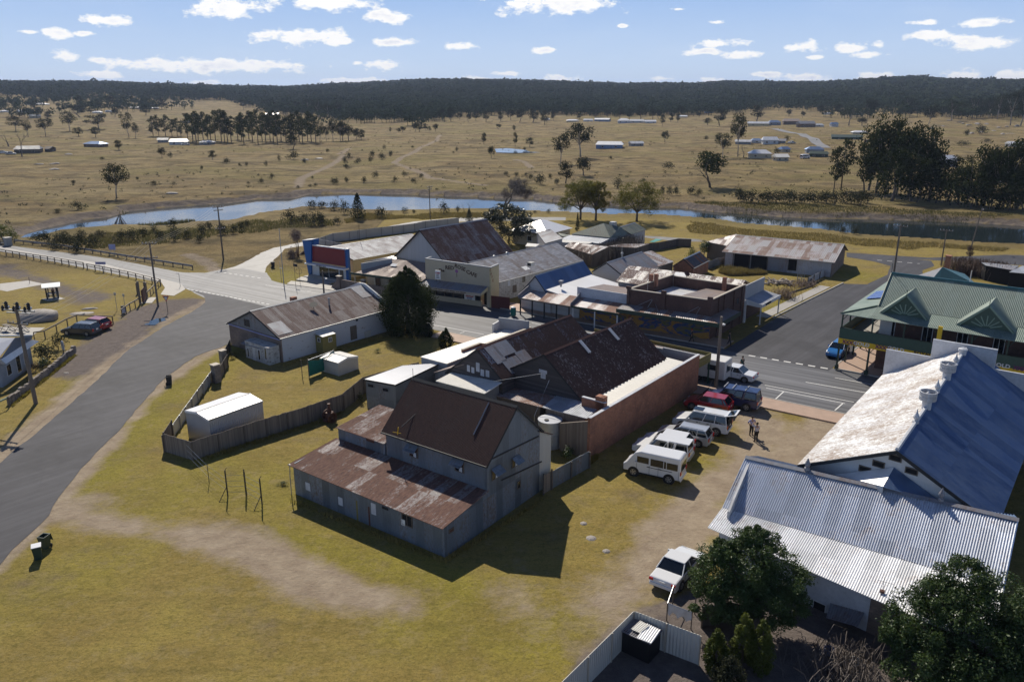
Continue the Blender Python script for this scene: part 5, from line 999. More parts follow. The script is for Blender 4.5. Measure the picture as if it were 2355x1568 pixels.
for a,b,h in((bc[0],bc[1],HB),(bc[1],bc[2],HB+.05),(bc[2],bc[3],HB-.2),(bc[3],bc[0],HB)):
 d_=(b-a).normalized();n_=Vector((-d_.y,d_.x,0));n_=n_ if n_.dot(cc-a)>0 else-n_;cp.prism([a+UPZ*(h+.003)-n_*.05,b+UPZ*(h+.003)-n_*.05,b+UPZ*(h+.09)-n_*.05,a+UPZ*(h+.09)-n_*.05],n_*.32)
cp.build('coping','cap',cs)
rib(cs,uv2(86.9,-42.5,4.55),uv2(86.9,-38.0,4.55),uv2(96.2,-38.0,3.9),uv2(96.2,-42.5,3.9),'brown_roof',.3,.02)
rib(cs,uv2(86.1,-47.9,3.6),uv2(86.1,-42.6,3.6),uv2(96.2,-42.6,3.4),uv2(96.2,-47.5,3.4),'zinc',.3,.02)
for(u,v,h)in((91,-48.1,.95),(91.4,-47.6,1.0),(94.6,-39.6,1.1)):MB().box(uv2(u,v,HB+h/2-.3),.22,.22,h/2+.3,US,VS).build('chimney','brick_red',cs)
dF=(bc[1]-bc[0]).normalized();nF=Vector((dF.y,-dF.x,0))
for t in(.0,.43,.97):MB().box(bc[0]+dF*((bc[1]-bc[0]).length*t+.15)+UPZ*(HB/2+1.6)+nF*.06,.26 if t else.15,.12,HB/2-1.15,dF,nF).build('pier','brick_dark',cs);MB().box(bc[0]+dF*((bc[1]-bc[0]).length*t+.15)+UPZ*(HB+.25),.3,.16,.16,dF,nF).build('pier_cap','brick_dark',cs)
for u in(88.6,90.2,93.2,95.6):MB().box(uv2(u,-37.55,2.55),.13,.06,2.45,US,VS).build('pier','brick_dark',cs)
opening(cs,uv2(94.4,-37.6,3.3),VS,.8,.8,'window','brick_dark','glass');opening(cs,uv2(92.0,-37.6,1.5),VS,1.2,1.5,'window','brick_dark','void')
an=thing('corner_awning','long rust streaked street awning with bottle green fascia wrapping the brick corner store','awning',(bc[0]+bc[1])/2)
E0,E1,E2=bc[0]+nF*2.3-dF*.4,bc[1]+nF*2.2+dF*1.75,uv2(91.2,-35.8);n2=VS
rib(an,bc[0]-dF*.4+UPZ*3.05+nF*.03,bc[1]+UPZ*3.05+nF*.03,E1+UPZ*2.85,E0+UPZ*2.85,'awning_rust',.28,.03)
rib(an,bc[1]+VS*.03+UPZ*3.05,uv2(91.2,-37.55,3.05),E2+UPZ*2.85,E1+UPZ*2.846,'brown_roof',.28,.02)
MB().prism([E0+UPZ*2.45,E1+UPZ*2.45,E1+UPZ*2.95,E0+UPZ*2.95],nF*.06).prism([E1+UPZ*2.45,E2+UPZ*2.45,E2+UPZ*2.95,E1+UPZ*2.95],VS*.06).prism([E2+UPZ*2.45,uv2(91.2,-37.5,2.45),uv2(91.2,-37.5,2.95),E2+UPZ*2.95],US*.05).build('fascia','dkgreen',an)
for(x0,y0,x1,y1)in((1070,735,850,835),(1080,740,1010,860),(1120,800,1165,915),(1715,835,1510,945),(1735,845,1660,980)):
 a=onp('y3',x0,y0,bc[0]+nF*.1,nF);b=q('y3',x1,y1,3.0);MB().tube([a,b],.022,4).build('tie_rod','steel',an)
for(x0,y0)in((535,1100),(255,1115)):pass
rw=[q('y3',790,275,4.6),q('y3',2345,475,4.6),q('y3',2300,640,3.3),q('y3',625,495,3.1)]
root=thing('rusty_rear_building','long rear building with flaking white and rust roof behind the brick corner store','building',(rw[0]+rw[2])/2)
rwd=(rw[1]-rw[0]).normalized();rwn=Vector((rwd.y,-rwd.x,0));Lw=16.7;e0_=rw[0]+rwn*4.35-rwd*.2;e0_.z=3.1
rib(root,rw[0]-rwd*.3,rw[0]+rwd*Lw,e0_+rwd*(Lw+.2),e0_,'rust_white',.22,.03)
rib(root,rw[0]-rwd*.3-rwn*.02,rw[0]+rwd*Lw-rwn*.02,rw[0]+rwd*Lw-rwn*4-UPZ*1.4,rw[0]-rwd*.3-rwn*4-UPZ*1.4,'rust_white',.22,.03)
for k_ in(0,1):
 a=rw[0]+rwd*(.1 if k_==0 else Lw-.3);MB().prism([Vector((a.x,a.y,0))+rwn*4.1,Vector((a.x,a.y,3.0))+rwn*4.1,Vector((a.x,a.y,4.5)),Vector((a.x,a.y,3.0))-rwn*3.8,Vector((a.x,a.y,0))-rwn*3.8],rwd*.15).build('gable','brick_dark',root)
a=Vector((rw[0].x,rw[0].y,0))+rwn*4.1;MB().prism([a+rwd*.26,a+rwd*(Lw-.31),a+rwd*(Lw-.31)+UPZ*3,a+rwd*.26+UPZ*3],-rwn*.15).build('wall','render_grey',root)
p_=q('y3',1300,460,3.7);slw=(e0_-rw[0]).normalized();nw_=rwd.cross(slw);nw_=nw_ if nw_.z>0 else-nw_;p_=onp('y3',1395,480,rw[0],nw_);MB().box(p_+nw_*.04,.95,2.15,.01,rwd,slw,nw_).build('iron_patch','galv',root)
a=q('y3',1370,350,4.6);
p_=onp('y3',1545,480,rw[0],nw_);MB().tube([p_,p_+UPZ*.8],.03).lathe(p_+UPZ*.9,[(.03,0),(.35,.05),(.42,.12)],14,(.3,-.6,.6)).build('satellite_dish','rustmetal',root)
solo(MB().tube([q('y3',1360,600,3.2),q('y3',1360,600,3.2)+UPZ*3.0],.02,4),'aerial_mast','steel','thin aerial mast in front of the silver patch on the flaking rear roof','mast');solo(MB().tube([q('y3',1012,610,4.2),q('y3',1012,610,4.2)+UPZ*2.2],.03,5),'aerial_mast','steel','thin aerial mast beside the left chimney of the brick corner store','mast')
w0=uv2(97.6,-37.62);w1=uv2(107.2,-37.75);dw_=(w1-w0).normalized();nw1=Vector((dw_.y,-dw_.x,0))
OW=lambda x,y:onp('x3',x,y,w0,nw1)
root=thing('white_side_shop','small shop with tall white boarded parapet and bluish awning on the cross street','shop',(w0+w1)/2)
tl,tr=OW(1110,765),OW(1470,600);tl2=OW(1100,1020)
MB().prism([Vector((tl.x,tl.y,2.6)),Vector((tr.x,tr.y,2.6)),tr,tl],-nw1*.15).build('parapet','vsheet',root)
MB().prism([Vector((tl.x,tl.y,0))-nw1*.25,Vector((tr.x,tr.y,0))-nw1*.25,Vector((tr.x,tr.y,2.58))-nw1*.25,Vector((tl.x,tl.y,2.58))-nw1*.25],-nw1*4).build('shop_wall','brick_dark',root)
a0,a1=Vector((tl.x,tl.y,0)),Vector((tr.x,tr.y,0));rib(root,a0+UPZ*3.0+nw1*.02,a1+UPZ*3.0+nw1*.02,a1+nw1*2.3+UPZ*2.6,a0+nw1*2.3+UPZ*2.6,'galv',.25,.02,'awning')
MB().prism([a0+nw1*2.32+UPZ*2.25,a1+nw1*2.32+UPZ*2.25,a1+nw1*2.32+UPZ*2.68,a0+nw1*2.32+UPZ*2.68],nw1*.05).prism([a0+nw1*.05+UPZ*2.35,a0+nw1*2.3+UPZ*2.25,a0+nw1*2.3+UPZ*2.68,a0+nw1*.05+UPZ*3.1],-dw_*.05).build('fascia','white',root)
text(root,'ESPRESSO',(a0.lerp(a1,.32))+nw1*2.38+UPZ*2.46,nw1,.42,'dark',bold=.012,sx=1.1)
MB().box(a0-dw_*.2+nw1*.2+UPZ*1.5,.2,.1,1.5,dw_,nw1).build('pilaster','trim_white',root)
for p_ in(a0+nw1*2.2,a1+nw1*2.2):MB().box(p_+UPZ*1.15,.07,.07,1.15,dw_,nw1).build('post','trim_white',root)
r,d,Lr,hw,e=gsolve(('y5',1020,790),('y5',1490,645),('y5',1190,960),2.9)
gable('workshop','small bluish iron gabled workshop with roof pipes behind the white skillion','workshop',r,d,Lr,2.4,3.4,2.9,2.6,'white_board','white_board','galv_dull','galv_dull',pitch=.3,og=.1,oe=.1)
p_=q('y5',1220,730,4.4);solo(MB().tube([p_,p_+UPZ*1.9],.05).lathe(p_+US*.3-VS*.1,[(.08,0),(.08,.5),(.2,.55),(.16,.8),(.03,.85)],10),'roof_pipes','steel','flue and vent on the ridge of the bluish workshop','pipe')
slab('rusty_skillion','pale pinkish rusted skillion roof between the workshop and the brick cottage','shed',q3([('y5',1515,655,3.6),('y5',1625,628,3.6),('y5',1935,780,2.7),('y5',1725,848,2.7)]),'rust_white','timber',pitch=.3,ribdir=1)
px_gable('brick_cottage','tiny brick outbuilding with dark striped iron roof beside the yellow grass yard','outbuilding',('y3',1510,180),('y3',1725,80),('y3',1640,305),2.0,'brick_red','brick_red','navy_rust','navy_rust',pitch=.3,og=.05,oe=.05)
# -- 11 barn and dry yard
r,d,Lr,hw,e=gsolve(('z3',1110,1252),('z3',400,1190),('z3',1045,1370),2.6)
barn,PBn,dBn,nBn=gable('old_barn','long open fronted barn with patchy striped iron roof and stone end wall','barn',r,d,Lr,4.5,hw,2.5,2.6,'white_iron','brick_tan','barn_roof','barn_roof',pitch=.3,oe=.4,og=.4)if(e-Vector((r.x,r.y,0))).dot(Vector((d.y,-d.x,0)))>0 else gable('old_barn','long open fronted barn with patchy striped iron roof and stone end wall','barn',r,d,Lr,hw,4.5,2.6,2.5,'white_iron','brick_tan','barn_roof','barn_roof',pitch=.3,oe=.4,og=.4)
sb=1 if(e-Vector((r.x,r.y,0))).dot(nBn)>0 else-1;nb_=nBn*sb
wp0=PBn(0,sb*hw,0)
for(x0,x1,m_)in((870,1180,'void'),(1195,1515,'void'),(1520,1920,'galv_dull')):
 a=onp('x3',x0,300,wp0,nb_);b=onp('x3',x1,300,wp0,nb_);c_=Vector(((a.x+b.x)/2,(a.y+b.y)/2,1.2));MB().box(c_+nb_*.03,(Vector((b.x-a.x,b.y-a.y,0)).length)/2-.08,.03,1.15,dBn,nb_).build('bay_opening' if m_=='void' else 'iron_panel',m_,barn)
for x in(1185,860,1520):a=onp('x3',x,300,wp0,nb_);MB().tube([Vector((a.x,a.y,0))+nb_*.15,Vector((a.x,a.y,2.5))+nb_*.15],.07,6).build('post','timber',barn)
opening(barn,onp('x3',1995,370,wp0,nb_),nb_,1.4,1.9,'door','timber','void')
slab('barn_lean_to','striped iron lean to at the far left of the old barn','lean-to',q3([('z3',180,1235,3.0),('z3',385,1182,3.6),('z3',430,1195,3.6),('z3',360,1272,2.8)]),'barn_roof','timber',pitch=.3,inset=.3)
def tufts(name,label,poly,n,h,m,cat='grass',wd=.05,k='stuff',clump=1.0,zf=None,tol=1):
 xs=[p.x for p in poly];ys=[p.y for p in poly];P_=np.array([(p.x,p.y)for p in poly]);X=rng.uniform(min(xs),max(xs),n*4);Y=rng.uniform(min(ys),max(ys),n*4);ok=poly_sd(X,Y,P_)>(vnoise(X,Y,5.0,41)*6+.3)*tol
 X,Y=X[ok][:n],Y[ok][:n];nn=len(X);Zb=terr(X,Y)if zf is None else np.full(nn,zf);hh=h*rng.uniform(.5,1.2,nn)*(1-clump*.5+clump*vnoise(X,Y,1.4,9));a=rng.uniform(0,math.pi,nn);lean=rng.normal(0,.25,(nn,2))*hh[:,None]
 dx,dy=np.cos(a)*wd,np.sin(a)*wd;V=np.zeros((nn,3,3));V[:,0]=np.stack([X-dx,Y-dy,Zb],1);V[:,1]=np.stack([X+dx,Y+dy,Zb],1);V[:,2]=np.stack([X+lean[:,0],Y+lean[:,1],Zb+hh],1)
 me=fastmesh(name,V.reshape(-1,3),np.arange(nn*3).reshape(-1,3),m);o=bpy.data.objects.new(name,me);C.objects.link(o);kind(o,k);tag(o,label,cat);return o
tufts('dry_grass','tall straw coloured grass filling the yard in front of the barn',[q('x3',440,520),q('x3',620,400),q('x3',830,380),q('x3',1100,430),q('x3',2100,490),q('x3',2280,560),q('x3',2250,640),q('x3',1250,640),q('x3',700,600)],9000,.75,'drygrass',wd=.05)
lg=MB();rnd=random.Random(3)
for i in range(60):
 c_=q('x3',1490+rnd.random()*500,680+rnd.random()*90)+UPZ*(.1+.35*rnd.random()*(1-abs(i/30-1)*.5));a=rnd.random()*6.28;e_=rnd.uniform(-.4,.4);d_=Vector((math.cos(a),math.sin(a),e_));L_=.25+.35*rnd.random();lg.tube([c_-d_*L_,c_+d_*L_],.07+.07*rnd.random(),6)
solo(lg,'log_pile','bark_pale','heap of split pale firewood beside the dry yard','firewood')
root=thing('tall_gate','pair of tall narrow silvery gate frames at the yard corner','gate',q('x3',2110,730))
for x in(2080,2160):
 p_=q('x3',x,725);MB().tube([p_,p_+UPZ*1.8,p_+UPZ*2.6+VS*.12],.05,5).tube([p_+VS*.4,p_+VS*.35+UPZ*1.7,p_+UPZ*2.6+VS*.13],.04,5).tube([p_+UPZ*.5,p_+VS*.4+UPZ*.9],.03,4).tube([p_+UPZ*1.0,p_+VS*.4+UPZ*.5],.03,4).build('frame','steel',root)
fence('iron_fence','low grey iron fence between the brick cottage and the barn',[q('x3',370,460),q('x3',545,385),q('x3',840,330)],1.3,'shed_wall')
fence('wire_fence','rough silver fence by the barn end beside the cross street',[q('z3',870,1530),q('z3',1030,1450)],1.1,'galv',post=1.2)
fence('kerb_log','low log edging along the yard by the footpath',[q('x3',1900,930),q('x3',2200,840),q('x3',2352,790)],.22,'timber')
def hip(name,label,cat,c,ang,Lx,Wy,ze,zr,rm,wm,rf=.45,oh=.4,z0=None,win=3,group=None,cap='steel',eaves='dark'):
 c=Vector(c);z0=c.z if z0 is None else z0;d=Vector((math.cos(R(ang)),math.sin(R(ang)),0));n=Vector((-d.y,d.x,0));root=thing(name,label,cat,(c.x,c.y,z0),group)
 P=lambda x,y,z:Vector((c.x,c.y,z0))+d*x+n*y+UPZ*z
 a,b=Lx/2,Wy/2;MB().prism([P(-a,-b,-.3),P(a,-b,-.3),P(a,b,-.3),P(-a,b,-.3)],UPZ*(ze+.2)).build('wall',wm,root)
 A,B=a+oh,b+oh;rl_=a-b*(1-rf)-.0 if rf<1 else A;rl_=max(.05,a*rf)if rf<1 else A
 mb=MB().add([P(-A,-B,ze),P(A,-B,ze),P(A,B,ze),P(-A,B,ze),P(-rl_,0,zr),P(rl_,0,zr)],[(0,1,5,4),(1,2,5),(2,3,4,5),(3,0,4),(3,2,1,0)]);mb.build('roof',rm,root)
 for i in range(win):
  x=-a+Lx*(i+.5)/win
  for s in(-1,1):opening(root,P(x,s*b,ze*.52),n*s,min(1.2,Lx/win*.5),ze*.38,frame='trim_white')
 opening(root,P(-a,0,ze*.52),-d,1.1,ze*.4);opening(root,P(a,0,ze*.52),d,1.1,ze*.4);return root,P,d,n
c_=q('x1',430,330,2.5);h1=hip('white_hip_house','house with bright white hipped roof beside the dark magnolia tree','house',(c_.x-1,c_.y+.5,0),55,8.5,8,2.6,4.5,'zinc','render_cream',.12)
gh=gable('green_house','white house with green painted iron roof and brick chimney near the river lane','house',*((lambda r,d,Lr,hw,e:(r,-d if False else d,Lr))(*gsolve(('x1',2115,190),('x1',1840,270),('x1',2320,315),2.9))),2.3,2.3,2.9,2.9,'white_iron','white_iron','green_roof','green_roof',pitch=.3,oe=.2,og=.2,gut=False)
def poly_roof(root,pts,m,name='roof',th=.06):
 MB().prism([Vector(p)for p in pts],Vector((0,0,-th))).build(name,m,root)
rt=gh[0];ap=q('x1',1520,200,5.0)
poly_roof(rt,[ap,q('x1',900,405,2.9),q('x1',1645,475,2.9)],'green_roof');poly_roof(rt,[ap,q('x1',1645,475,2.9),q('x1',1880,440,2.9),q('x1',1990,400,2.95),q('x1',1845,272,4.3)],'green_roof')
MB().prism([q('x1',920,412,2.8),q('x1',1640,480,2.8),Vector((*q('x1',1640,480,2.8).xy,0)),Vector((*q('x1',920,412,2.8).xy,0))],UT*.2).build('wall','white_iron',rt)
MB().prism([q('x1',1650,475,2.8),q('x1',2250,335,2.8),Vector((*q('x1',2250,335,2.8).xy,0)),Vector((*q('x1',1650,475,2.8).xy,0))],-VS*.2).build('wall','white_iron',rt)
p_=q('x1',1670,590,1.2);MB().box(Vector((p_.x,p_.y,1.9)),.35,.3,1.9,US,VS).build('chimney','brick_tan',rt)
p_=q('x1',1700,250,4.4);MB().box(p_+UPZ*.3,.55,.5,.45,US,VS).build('roof_cooler','tank',rt)
opening(rt,q('x1',2060,480,1.6),VS,.9,.9)
slab('porch_roof','little green hood roof against the side of the green roofed house','porch',q3([('x1',1700,475,2.4),('x1',1830,445,2.4),('x1',1955,480,2.3),('x1',1840,508,2.3)]),'green_roof','white_iron',pitch=.3)
slab('patio_roof','broad pale silver patio roof attached to the green roofed house','shed',q3([('x1',880,425,2.7),('x1',1640,495,2.7),('x1',1450,590,2.3),('x1',690,505,2.3)]),'galv','white_iron',pitch=.4,inset=.3)
slab('white_carport','long bright white flat carport roof in front of the patio roof','carport',q3([('x1',640,505,2.4),('x1',1320,560,2.4),('x1',1240,590,2.3),('x1',480,552,2.3)]),'cream_iron','white_iron',pitch=.4,inset=.3)
slab('grey_garage','plain grey gabled garage roof below the white hipped house','garage',q3([('x1',240,370,3.0),('x1',500,310,3.9),('x1',745,490,3.0),('x1',400,585,2.4)]),'galv_dull','white_iron',pitch=.3,inset=.2)
slab('small_green_roof','small green skillion roof between the grey garage and the green roofed house','shed',q3([('x1',635,385,2.4),('x1',870,425,2.4),('x1',780,465,2.3),('x1',700,440,2.3)]),'green_roof','white_iron',pitch=.3,inset=.2)
slab('small_white_roof','small bright white shed roof at the foot of the magnolia tree','shed',q3([('x1',60,580,2.3),('x1',300,600,2.3),('x1',220,650,2.2),('x1',20,640,2.2)]),'cream_iron','white_iron',pitch=.3)
slab('striped_iron_shed','shed with rust striped grey roof under the bramble thicket','shed',q3([('x1',905,560,3.1),('x1',1620,650,3.1),('x1',1300,800,2.2),('x1',770,645,2.4)]),'barn_roof','timber',pitch=.3)
slab('pale_flat_shed','pale rust stained flat roofed shed at the left end of the paling fence','shed',q3([('x1',1560,640,2.3),('x1',1880,595,2.5),('y5',1600,535,2.5),('y5',1420,590,2.2)]),'rust_white','paling_dark',pitch=.4)
fence('paling_fence','dark paling fence running back toward the river lane',[q('y5',1430,648),q('y5',1720,625),q('y5',1995,570)],1.5,'paling_dark',post=1.4)
fence('slat_gate','dark slatted gate at the lane end of the dark paling fence',[q('y5',1998,570),q('y5',2165,578)],1.5,'timber',post=1.5)
p_=q('y5',1700,490);solo(MB().prism([q('y5',1600,515,1.0),q('y5',1690,470,1.1),q('y5',1770,485,1.0),q('y5',1660,520,.9)],UPZ*.06),'shade_sheet','netblue','teal shade sheet above the end of the paling fence','sheet')
fence('panel_fence','long pale grey panel fence curving beside the gravel road behind the garage',[q('y1',*t)for t in((430,590),(640,512),(865,485),(1090,452),(1300,425),(1600,390),(1750,370),(1900,335),(2355,290))],1.75,'zinc_wall',post=1.78,postm='galv_dull',spacing=2.6,pw=.03)
fence('panel_fence','short return of the pale grey panel fence behind the blue fin',[q('y1',430,590),q('y1',760,660)],1.75,'zinc_wall',post=1.78,postm='galv_dull',spacing=2.6,pw=.03)
# -- 12 the hotel
HU,HV,HE=85.0,-22.4,6.3
ht=thing('corner_hotel','two storey hotel with pale green roof, gablets and verandahs on the street corner','hotel',uv2(88,-10))
U=lambda u,v,z=0:uv2(u,v,z)
ER,UR=14.0,118.0
rib(ht,U(91.2,-19.5,9.9),U(91.2,ER,9.9),U(87.5,ER,7.05),U(87.5,-19.5,7.05),'hotel_roof',.15,.022)
rib(ht,U(87.5,-19.55,7.02),U(87.5,ER,7.02),U(HU-.1,ER,HE),U(HU-.1,-19.55,HE),'hotel_roof',.15,.022)
rib(ht,U(91.25,-19.5,9.9),U(91.25,ER,9.9),U(95,ER,7.0),U(95,-19.5,7.0),'green_roof',.2,.022)
poly_roof(ht,[U(87.5,-19.55,7.0),U(HU-.1,-19.55,HE-.01),U(HU-.1,HV-.1,HE-.01)],'hotel_roof');poly_roof(ht,[U(87.5,-19.55,7.0),U(HU-.1,HV-.1,HE-.01),U(104,HV-.1,HE-.01),U(104,-19.55,7.0)],'hotel_roof')
MB().tube([U(87.5,-19.6,7.06),U(HU-.1,HV-.1,HE+.03)],.07,5).tube([U(87.45,-19.5,7.08),U(91.2,-19.5,9.95)],.06,5).build('hip_cap','green',ht)
MB().tube([U(91.2,-19.5,9.95),U(91.2,ER,9.95)],.12,6).build('ridge_cap','teal_roof',ht)
MB().prism([U(88.2,-19.4,6.9),U(94.3,-19.4,6.9),U(91.2,-19.4,9.75)],VS*.15).build('gable','ltgreen',ht)
MB().tube([U(91.2,-19.5,9.9),U(91.2,-19.5,11.0)],.03,5).build('finial','dkgreen',ht)
for i in range(3):MB().prism([U(91.9+i*1.5,-21.9,HE+.25),U(93.3+i*1.5,-21.9,HE+.25),U(93.3+i*1.5,-19.9,HE+.72),U(91.9+i*1.5,-19.9,HE+.72)],UPZ*.04).build('solar_panel','solar',ht)
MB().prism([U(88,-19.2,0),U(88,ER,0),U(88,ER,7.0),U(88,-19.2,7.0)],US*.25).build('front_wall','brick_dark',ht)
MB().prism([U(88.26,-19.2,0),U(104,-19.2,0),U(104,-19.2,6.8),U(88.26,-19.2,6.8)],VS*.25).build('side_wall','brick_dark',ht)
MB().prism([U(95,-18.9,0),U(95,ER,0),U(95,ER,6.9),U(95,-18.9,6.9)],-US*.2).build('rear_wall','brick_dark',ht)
for v in(-18.2,-14.6,-11.4,-8.2,-5,-1.8):opening(ht,U(88,v,4.9),-US,1.0,2.1,'door','trim_white','glass',1)
MB().box(U(87.96,-18.6,5.0),.04,.6,1.5,US,VS).build('corner_panel','render_white',ht)
for v in(-17.6,-15.5,-12):opening(ht,U(88,v,1.3),-US,1.1,2.3,'door','trim_white','glass',1)
for u in(90,94,98):opening(ht,U(u,-19.2,4.9),-VS,1.0,2.1,'door','trim_white','glass',1)
zb0,zb1,zy=3.62,4.72,3.05
MB().prism([U(HU,HV,3.35),U(88,HV,3.35),U(88,ER,3.35),U(HU,ER,3.35)],UPZ*.12).prism([U(88.01,HV,3.35),U(104,HV,3.35),U(104,-19.22,3.35),U(88.01,-19.22,3.35)],UPZ*.12).build('verandah_floor','concrete',ht)
MB().prism([U(HU,HV,zb0),U(HU,ER,zb0),U(HU,ER,zb1),U(HU,HV,zb1)],US*.06).prism([U(HU+.07,HV,zb0),U(104,HV,zb0),U(104,HV,zb1),U(HU+.07,HV,zb1)],VS*.06).build('balustrade','green',ht)
MB().prism([U(HU-.02,HV-.02,zb1),U(HU-.02,ER,zb1),U(HU-.02,ER,zb1+.07),U(HU-.02,HV-.02,zb1+.07)],US*.12).build('handrail','dkgreen',ht)
MB().prism([U(HU-.03,HV-.03,zy),U(HU-.03,ER,zy),U(HU-.03,ER,zb0-.01),U(HU-.03,HV-.03,zb0-.01)],US*.08).prism([U(HU+.06,HV-.03,zy),U(96,HV-.03,zy),U(96,HV-.03,zb0-.01),U(HU+.06,HV-.03,zb0-.01)],VS*.08).build('sign_band','yellow',ht)
nH=-US
def ontx(s,x,y,size,m,**k):
 p=onp('y8',x,y,U(HU-.03,0,0),nH);text(ht,s,p,nH,size,m,**k)
for(x,y,x2,y2)in((345,880,485,898),(728,938,880,955),(2330,1185,2480,1205)):ontx('XXXX',x,y,.52,'purple',bold=.022,sx=.95);ontx('GOLD',x2,y2,.5,'white',bold=.012,sx=1.15)
ontx('GOLD',2085,1140,.5,'white',bold=.012,sx=1.15);ontx('ROYAL',1185,1008,.42,'brownpaint',bold=.012,sx=1.2);ontx('HOTEL',1420,1040,.42,'brownpaint',bold=.012,sx=1.2)
v=HV+.12;pv=[]
while v<ER-.2:pv.append(v);v+=3.02
for v in pv:
 o=MB().box(U(HU+.12,v,(zb1+HE)/2),.07,.07,(HE-zb1)/2-.05,US,VS).build('verandah_post','dkgreen',ht)
 mb=MB()
 for s in(-1,1):
  if v+s*.5>HV:mb.tube([U(HU+.12,v,HE-.75),U(HU+.12,v+s*.45,HE-.12)],.04,5)
 mb.build('bracket','dkgreen',o)
 o=MB().box(U(HU+.12,v,zy/2+.05),.085,.085,zy/2-.05,US,VS).box(U(HU+.12,v,.35),.17,.17,.22,US,VS).build('street_post','dkgreen',ht)
 mb=MB()
 for s in(-1,1):
  if v+s*.5>HV:mb.tube([U(HU+.12,v,zy-.6),U(HU+.12,v+s*.4,zy-.05)],.04,5)
 mb.build('bracket','dkgreen',o)
for i in range(1,6):
 u=HU+.12+3.0*i;MB().box(U(u,HV+.12,zy/2+.05),.085,.085,zy/2-.05,US,VS).build('street_post','dkgreen',ht);MB().box(U(u,HV+.12,(zb1+HE)/2),.07,.07,(HE-zb1)/2-.05,US,VS).build('verandah_post','dkgreen',ht)
p_=onp('y8',1380,800,U(HU-.5,0,0),nH);MB().box(p_,.12,.2,.95,US,VS).build('blade_sign','yellow',ht,bevel=.03)
def gablet(x0,y0,x1,y1,xt,yt):
 uf=86.3;zf=HE+(uf-HU)/(87.5-HU)*.72+.03
 a=q('y8',x0,y0,zf);b=q('y8',x1,y1,zf);va,vb=(a.dot(VS)),(b.dot(VS));vm_=(va+vb)/2;zt=onp('y8',xt,yt,U(uf,0,0),nH).z;vt=vm_
 A,B,T=U(uf,va,zf),U(uf,vb,zf),U(uf,vt,zt);ub=87.5+(zt-7.05)/(9.9-7.05)*3.7;bk=U(ub,vt,zt)
 MB().prism([A+US*.12,B+US*.12,T+US*.12-UPZ*.05],US*.06).build('gablet_face','green',ht)
 rib(ht,T-US*.15+UPZ*.03,bk+UPZ*.03,U(87.35,va,7.05),A-US*.15-VS*.12,'hotel_roof',.2,.015,'gablet_roof',.04);rib(ht,T-US*.15+UPZ*.03,bk+UPZ*.03,U(87.35,vb,7.05),B-US*.15+VS*.12,'hotel_roof',.2,.015,'gablet_roof',.04)
 for(p0_,p1_)in((A,T),(B,T)):MB().prism([p0_-US*.2-UPZ*.02,p1_-US*.2-UPZ*.02+UPZ*.06,p1_-US*.2-UPZ*.2,p0_-US*.2-UPZ*.22],US*.06).build('barge_board','ltgreen',ht)
 c_=(A+B)/2+US*.1;
 mb=MB()
 for i in range(1,8):
  a_=math.pi*i/8;d_=VS*-math.cos(a_)+UPZ*math.sin(a_)*.8;L_=(zt-zf)*.62;mb.box(c_+d_*L_*.62,L_*.35,.05,.02,d_.normalized(),d_.normalized().cross(US),US)
 mb.build('sunburst','ltgreen',ht);MB().tube([T-US*.2-UPZ*.2,T-US*.2+UPZ*.5],.03,5).build('finial','dkgreen',ht)
gablet(760,492,1305,560,1045,330);gablet(1650,600,2295,690,1985,450)
ap=q('x2',1180,545,5.2);root=thing('teal_hip_house','house with teal hipped roof and solar panels behind the hotel ridge','house',(ap.x,ap.y,0));cs_=[q('x2',780,680,3.0),q('x2',980,780,2.9),q('x2',1680,800,2.9),q('x2',1500,640,3.0)]
poly_roof(root,[ap,cs_[0],cs_[1]],'galv_dull');poly_roof(root,[ap,cs_[1],cs_[2]],'teal_roof');poly_roof(root,[ap,cs_[2],cs_[3]],'teal_roof');poly_roof(root,[ap,cs_[3],cs_[0]],'teal_roof')
c2=sum(cs_,Vector())/4;MB().prism([Vector(((p.x*.9+c2.x*.1),(p.y*.9+c2.y*.1),0))for p in cs_],UPZ*2.85).build('wall','render_cream',root)
p_=q('x2',1575,755,3.4);solo(MB().tube([p_-UPZ*.8,p_+UPZ*1.6],.06),'vent_pipe','white','white vent pipe rising behind the hotel ridge','pipe')
p_=q('x2',1245,560,3.4);solo(MB().box(Vector((p_.x,p_.y,2.6)),.35,.35,2.6,US,VS).box(Vector((p_.x,p_.y,5.25)),.42,.42,.08,US,VS),'old_chimney','brick_red','lone brick chimney among the bushes behind the hotel','chimney')
slab('long_dark_carport','long low carport with pale edge behind the brown bushes','carport',q3([('x2',1740,475,2.6),('x2',2280,525,2.6),('x2',2200,590,2.4),('x2',1800,520,2.4)]),'galv_dull','void',pitch=.4)
slab('open_carport','open carport with bluish roof at the right edge of the picture','carport',q3([('x2',2330,525,2.8),('x2',2900,560,2.8),('x2',2850,680,2.5),('x2',2140,615,2.5)]),'galv','void',pitch=.3)
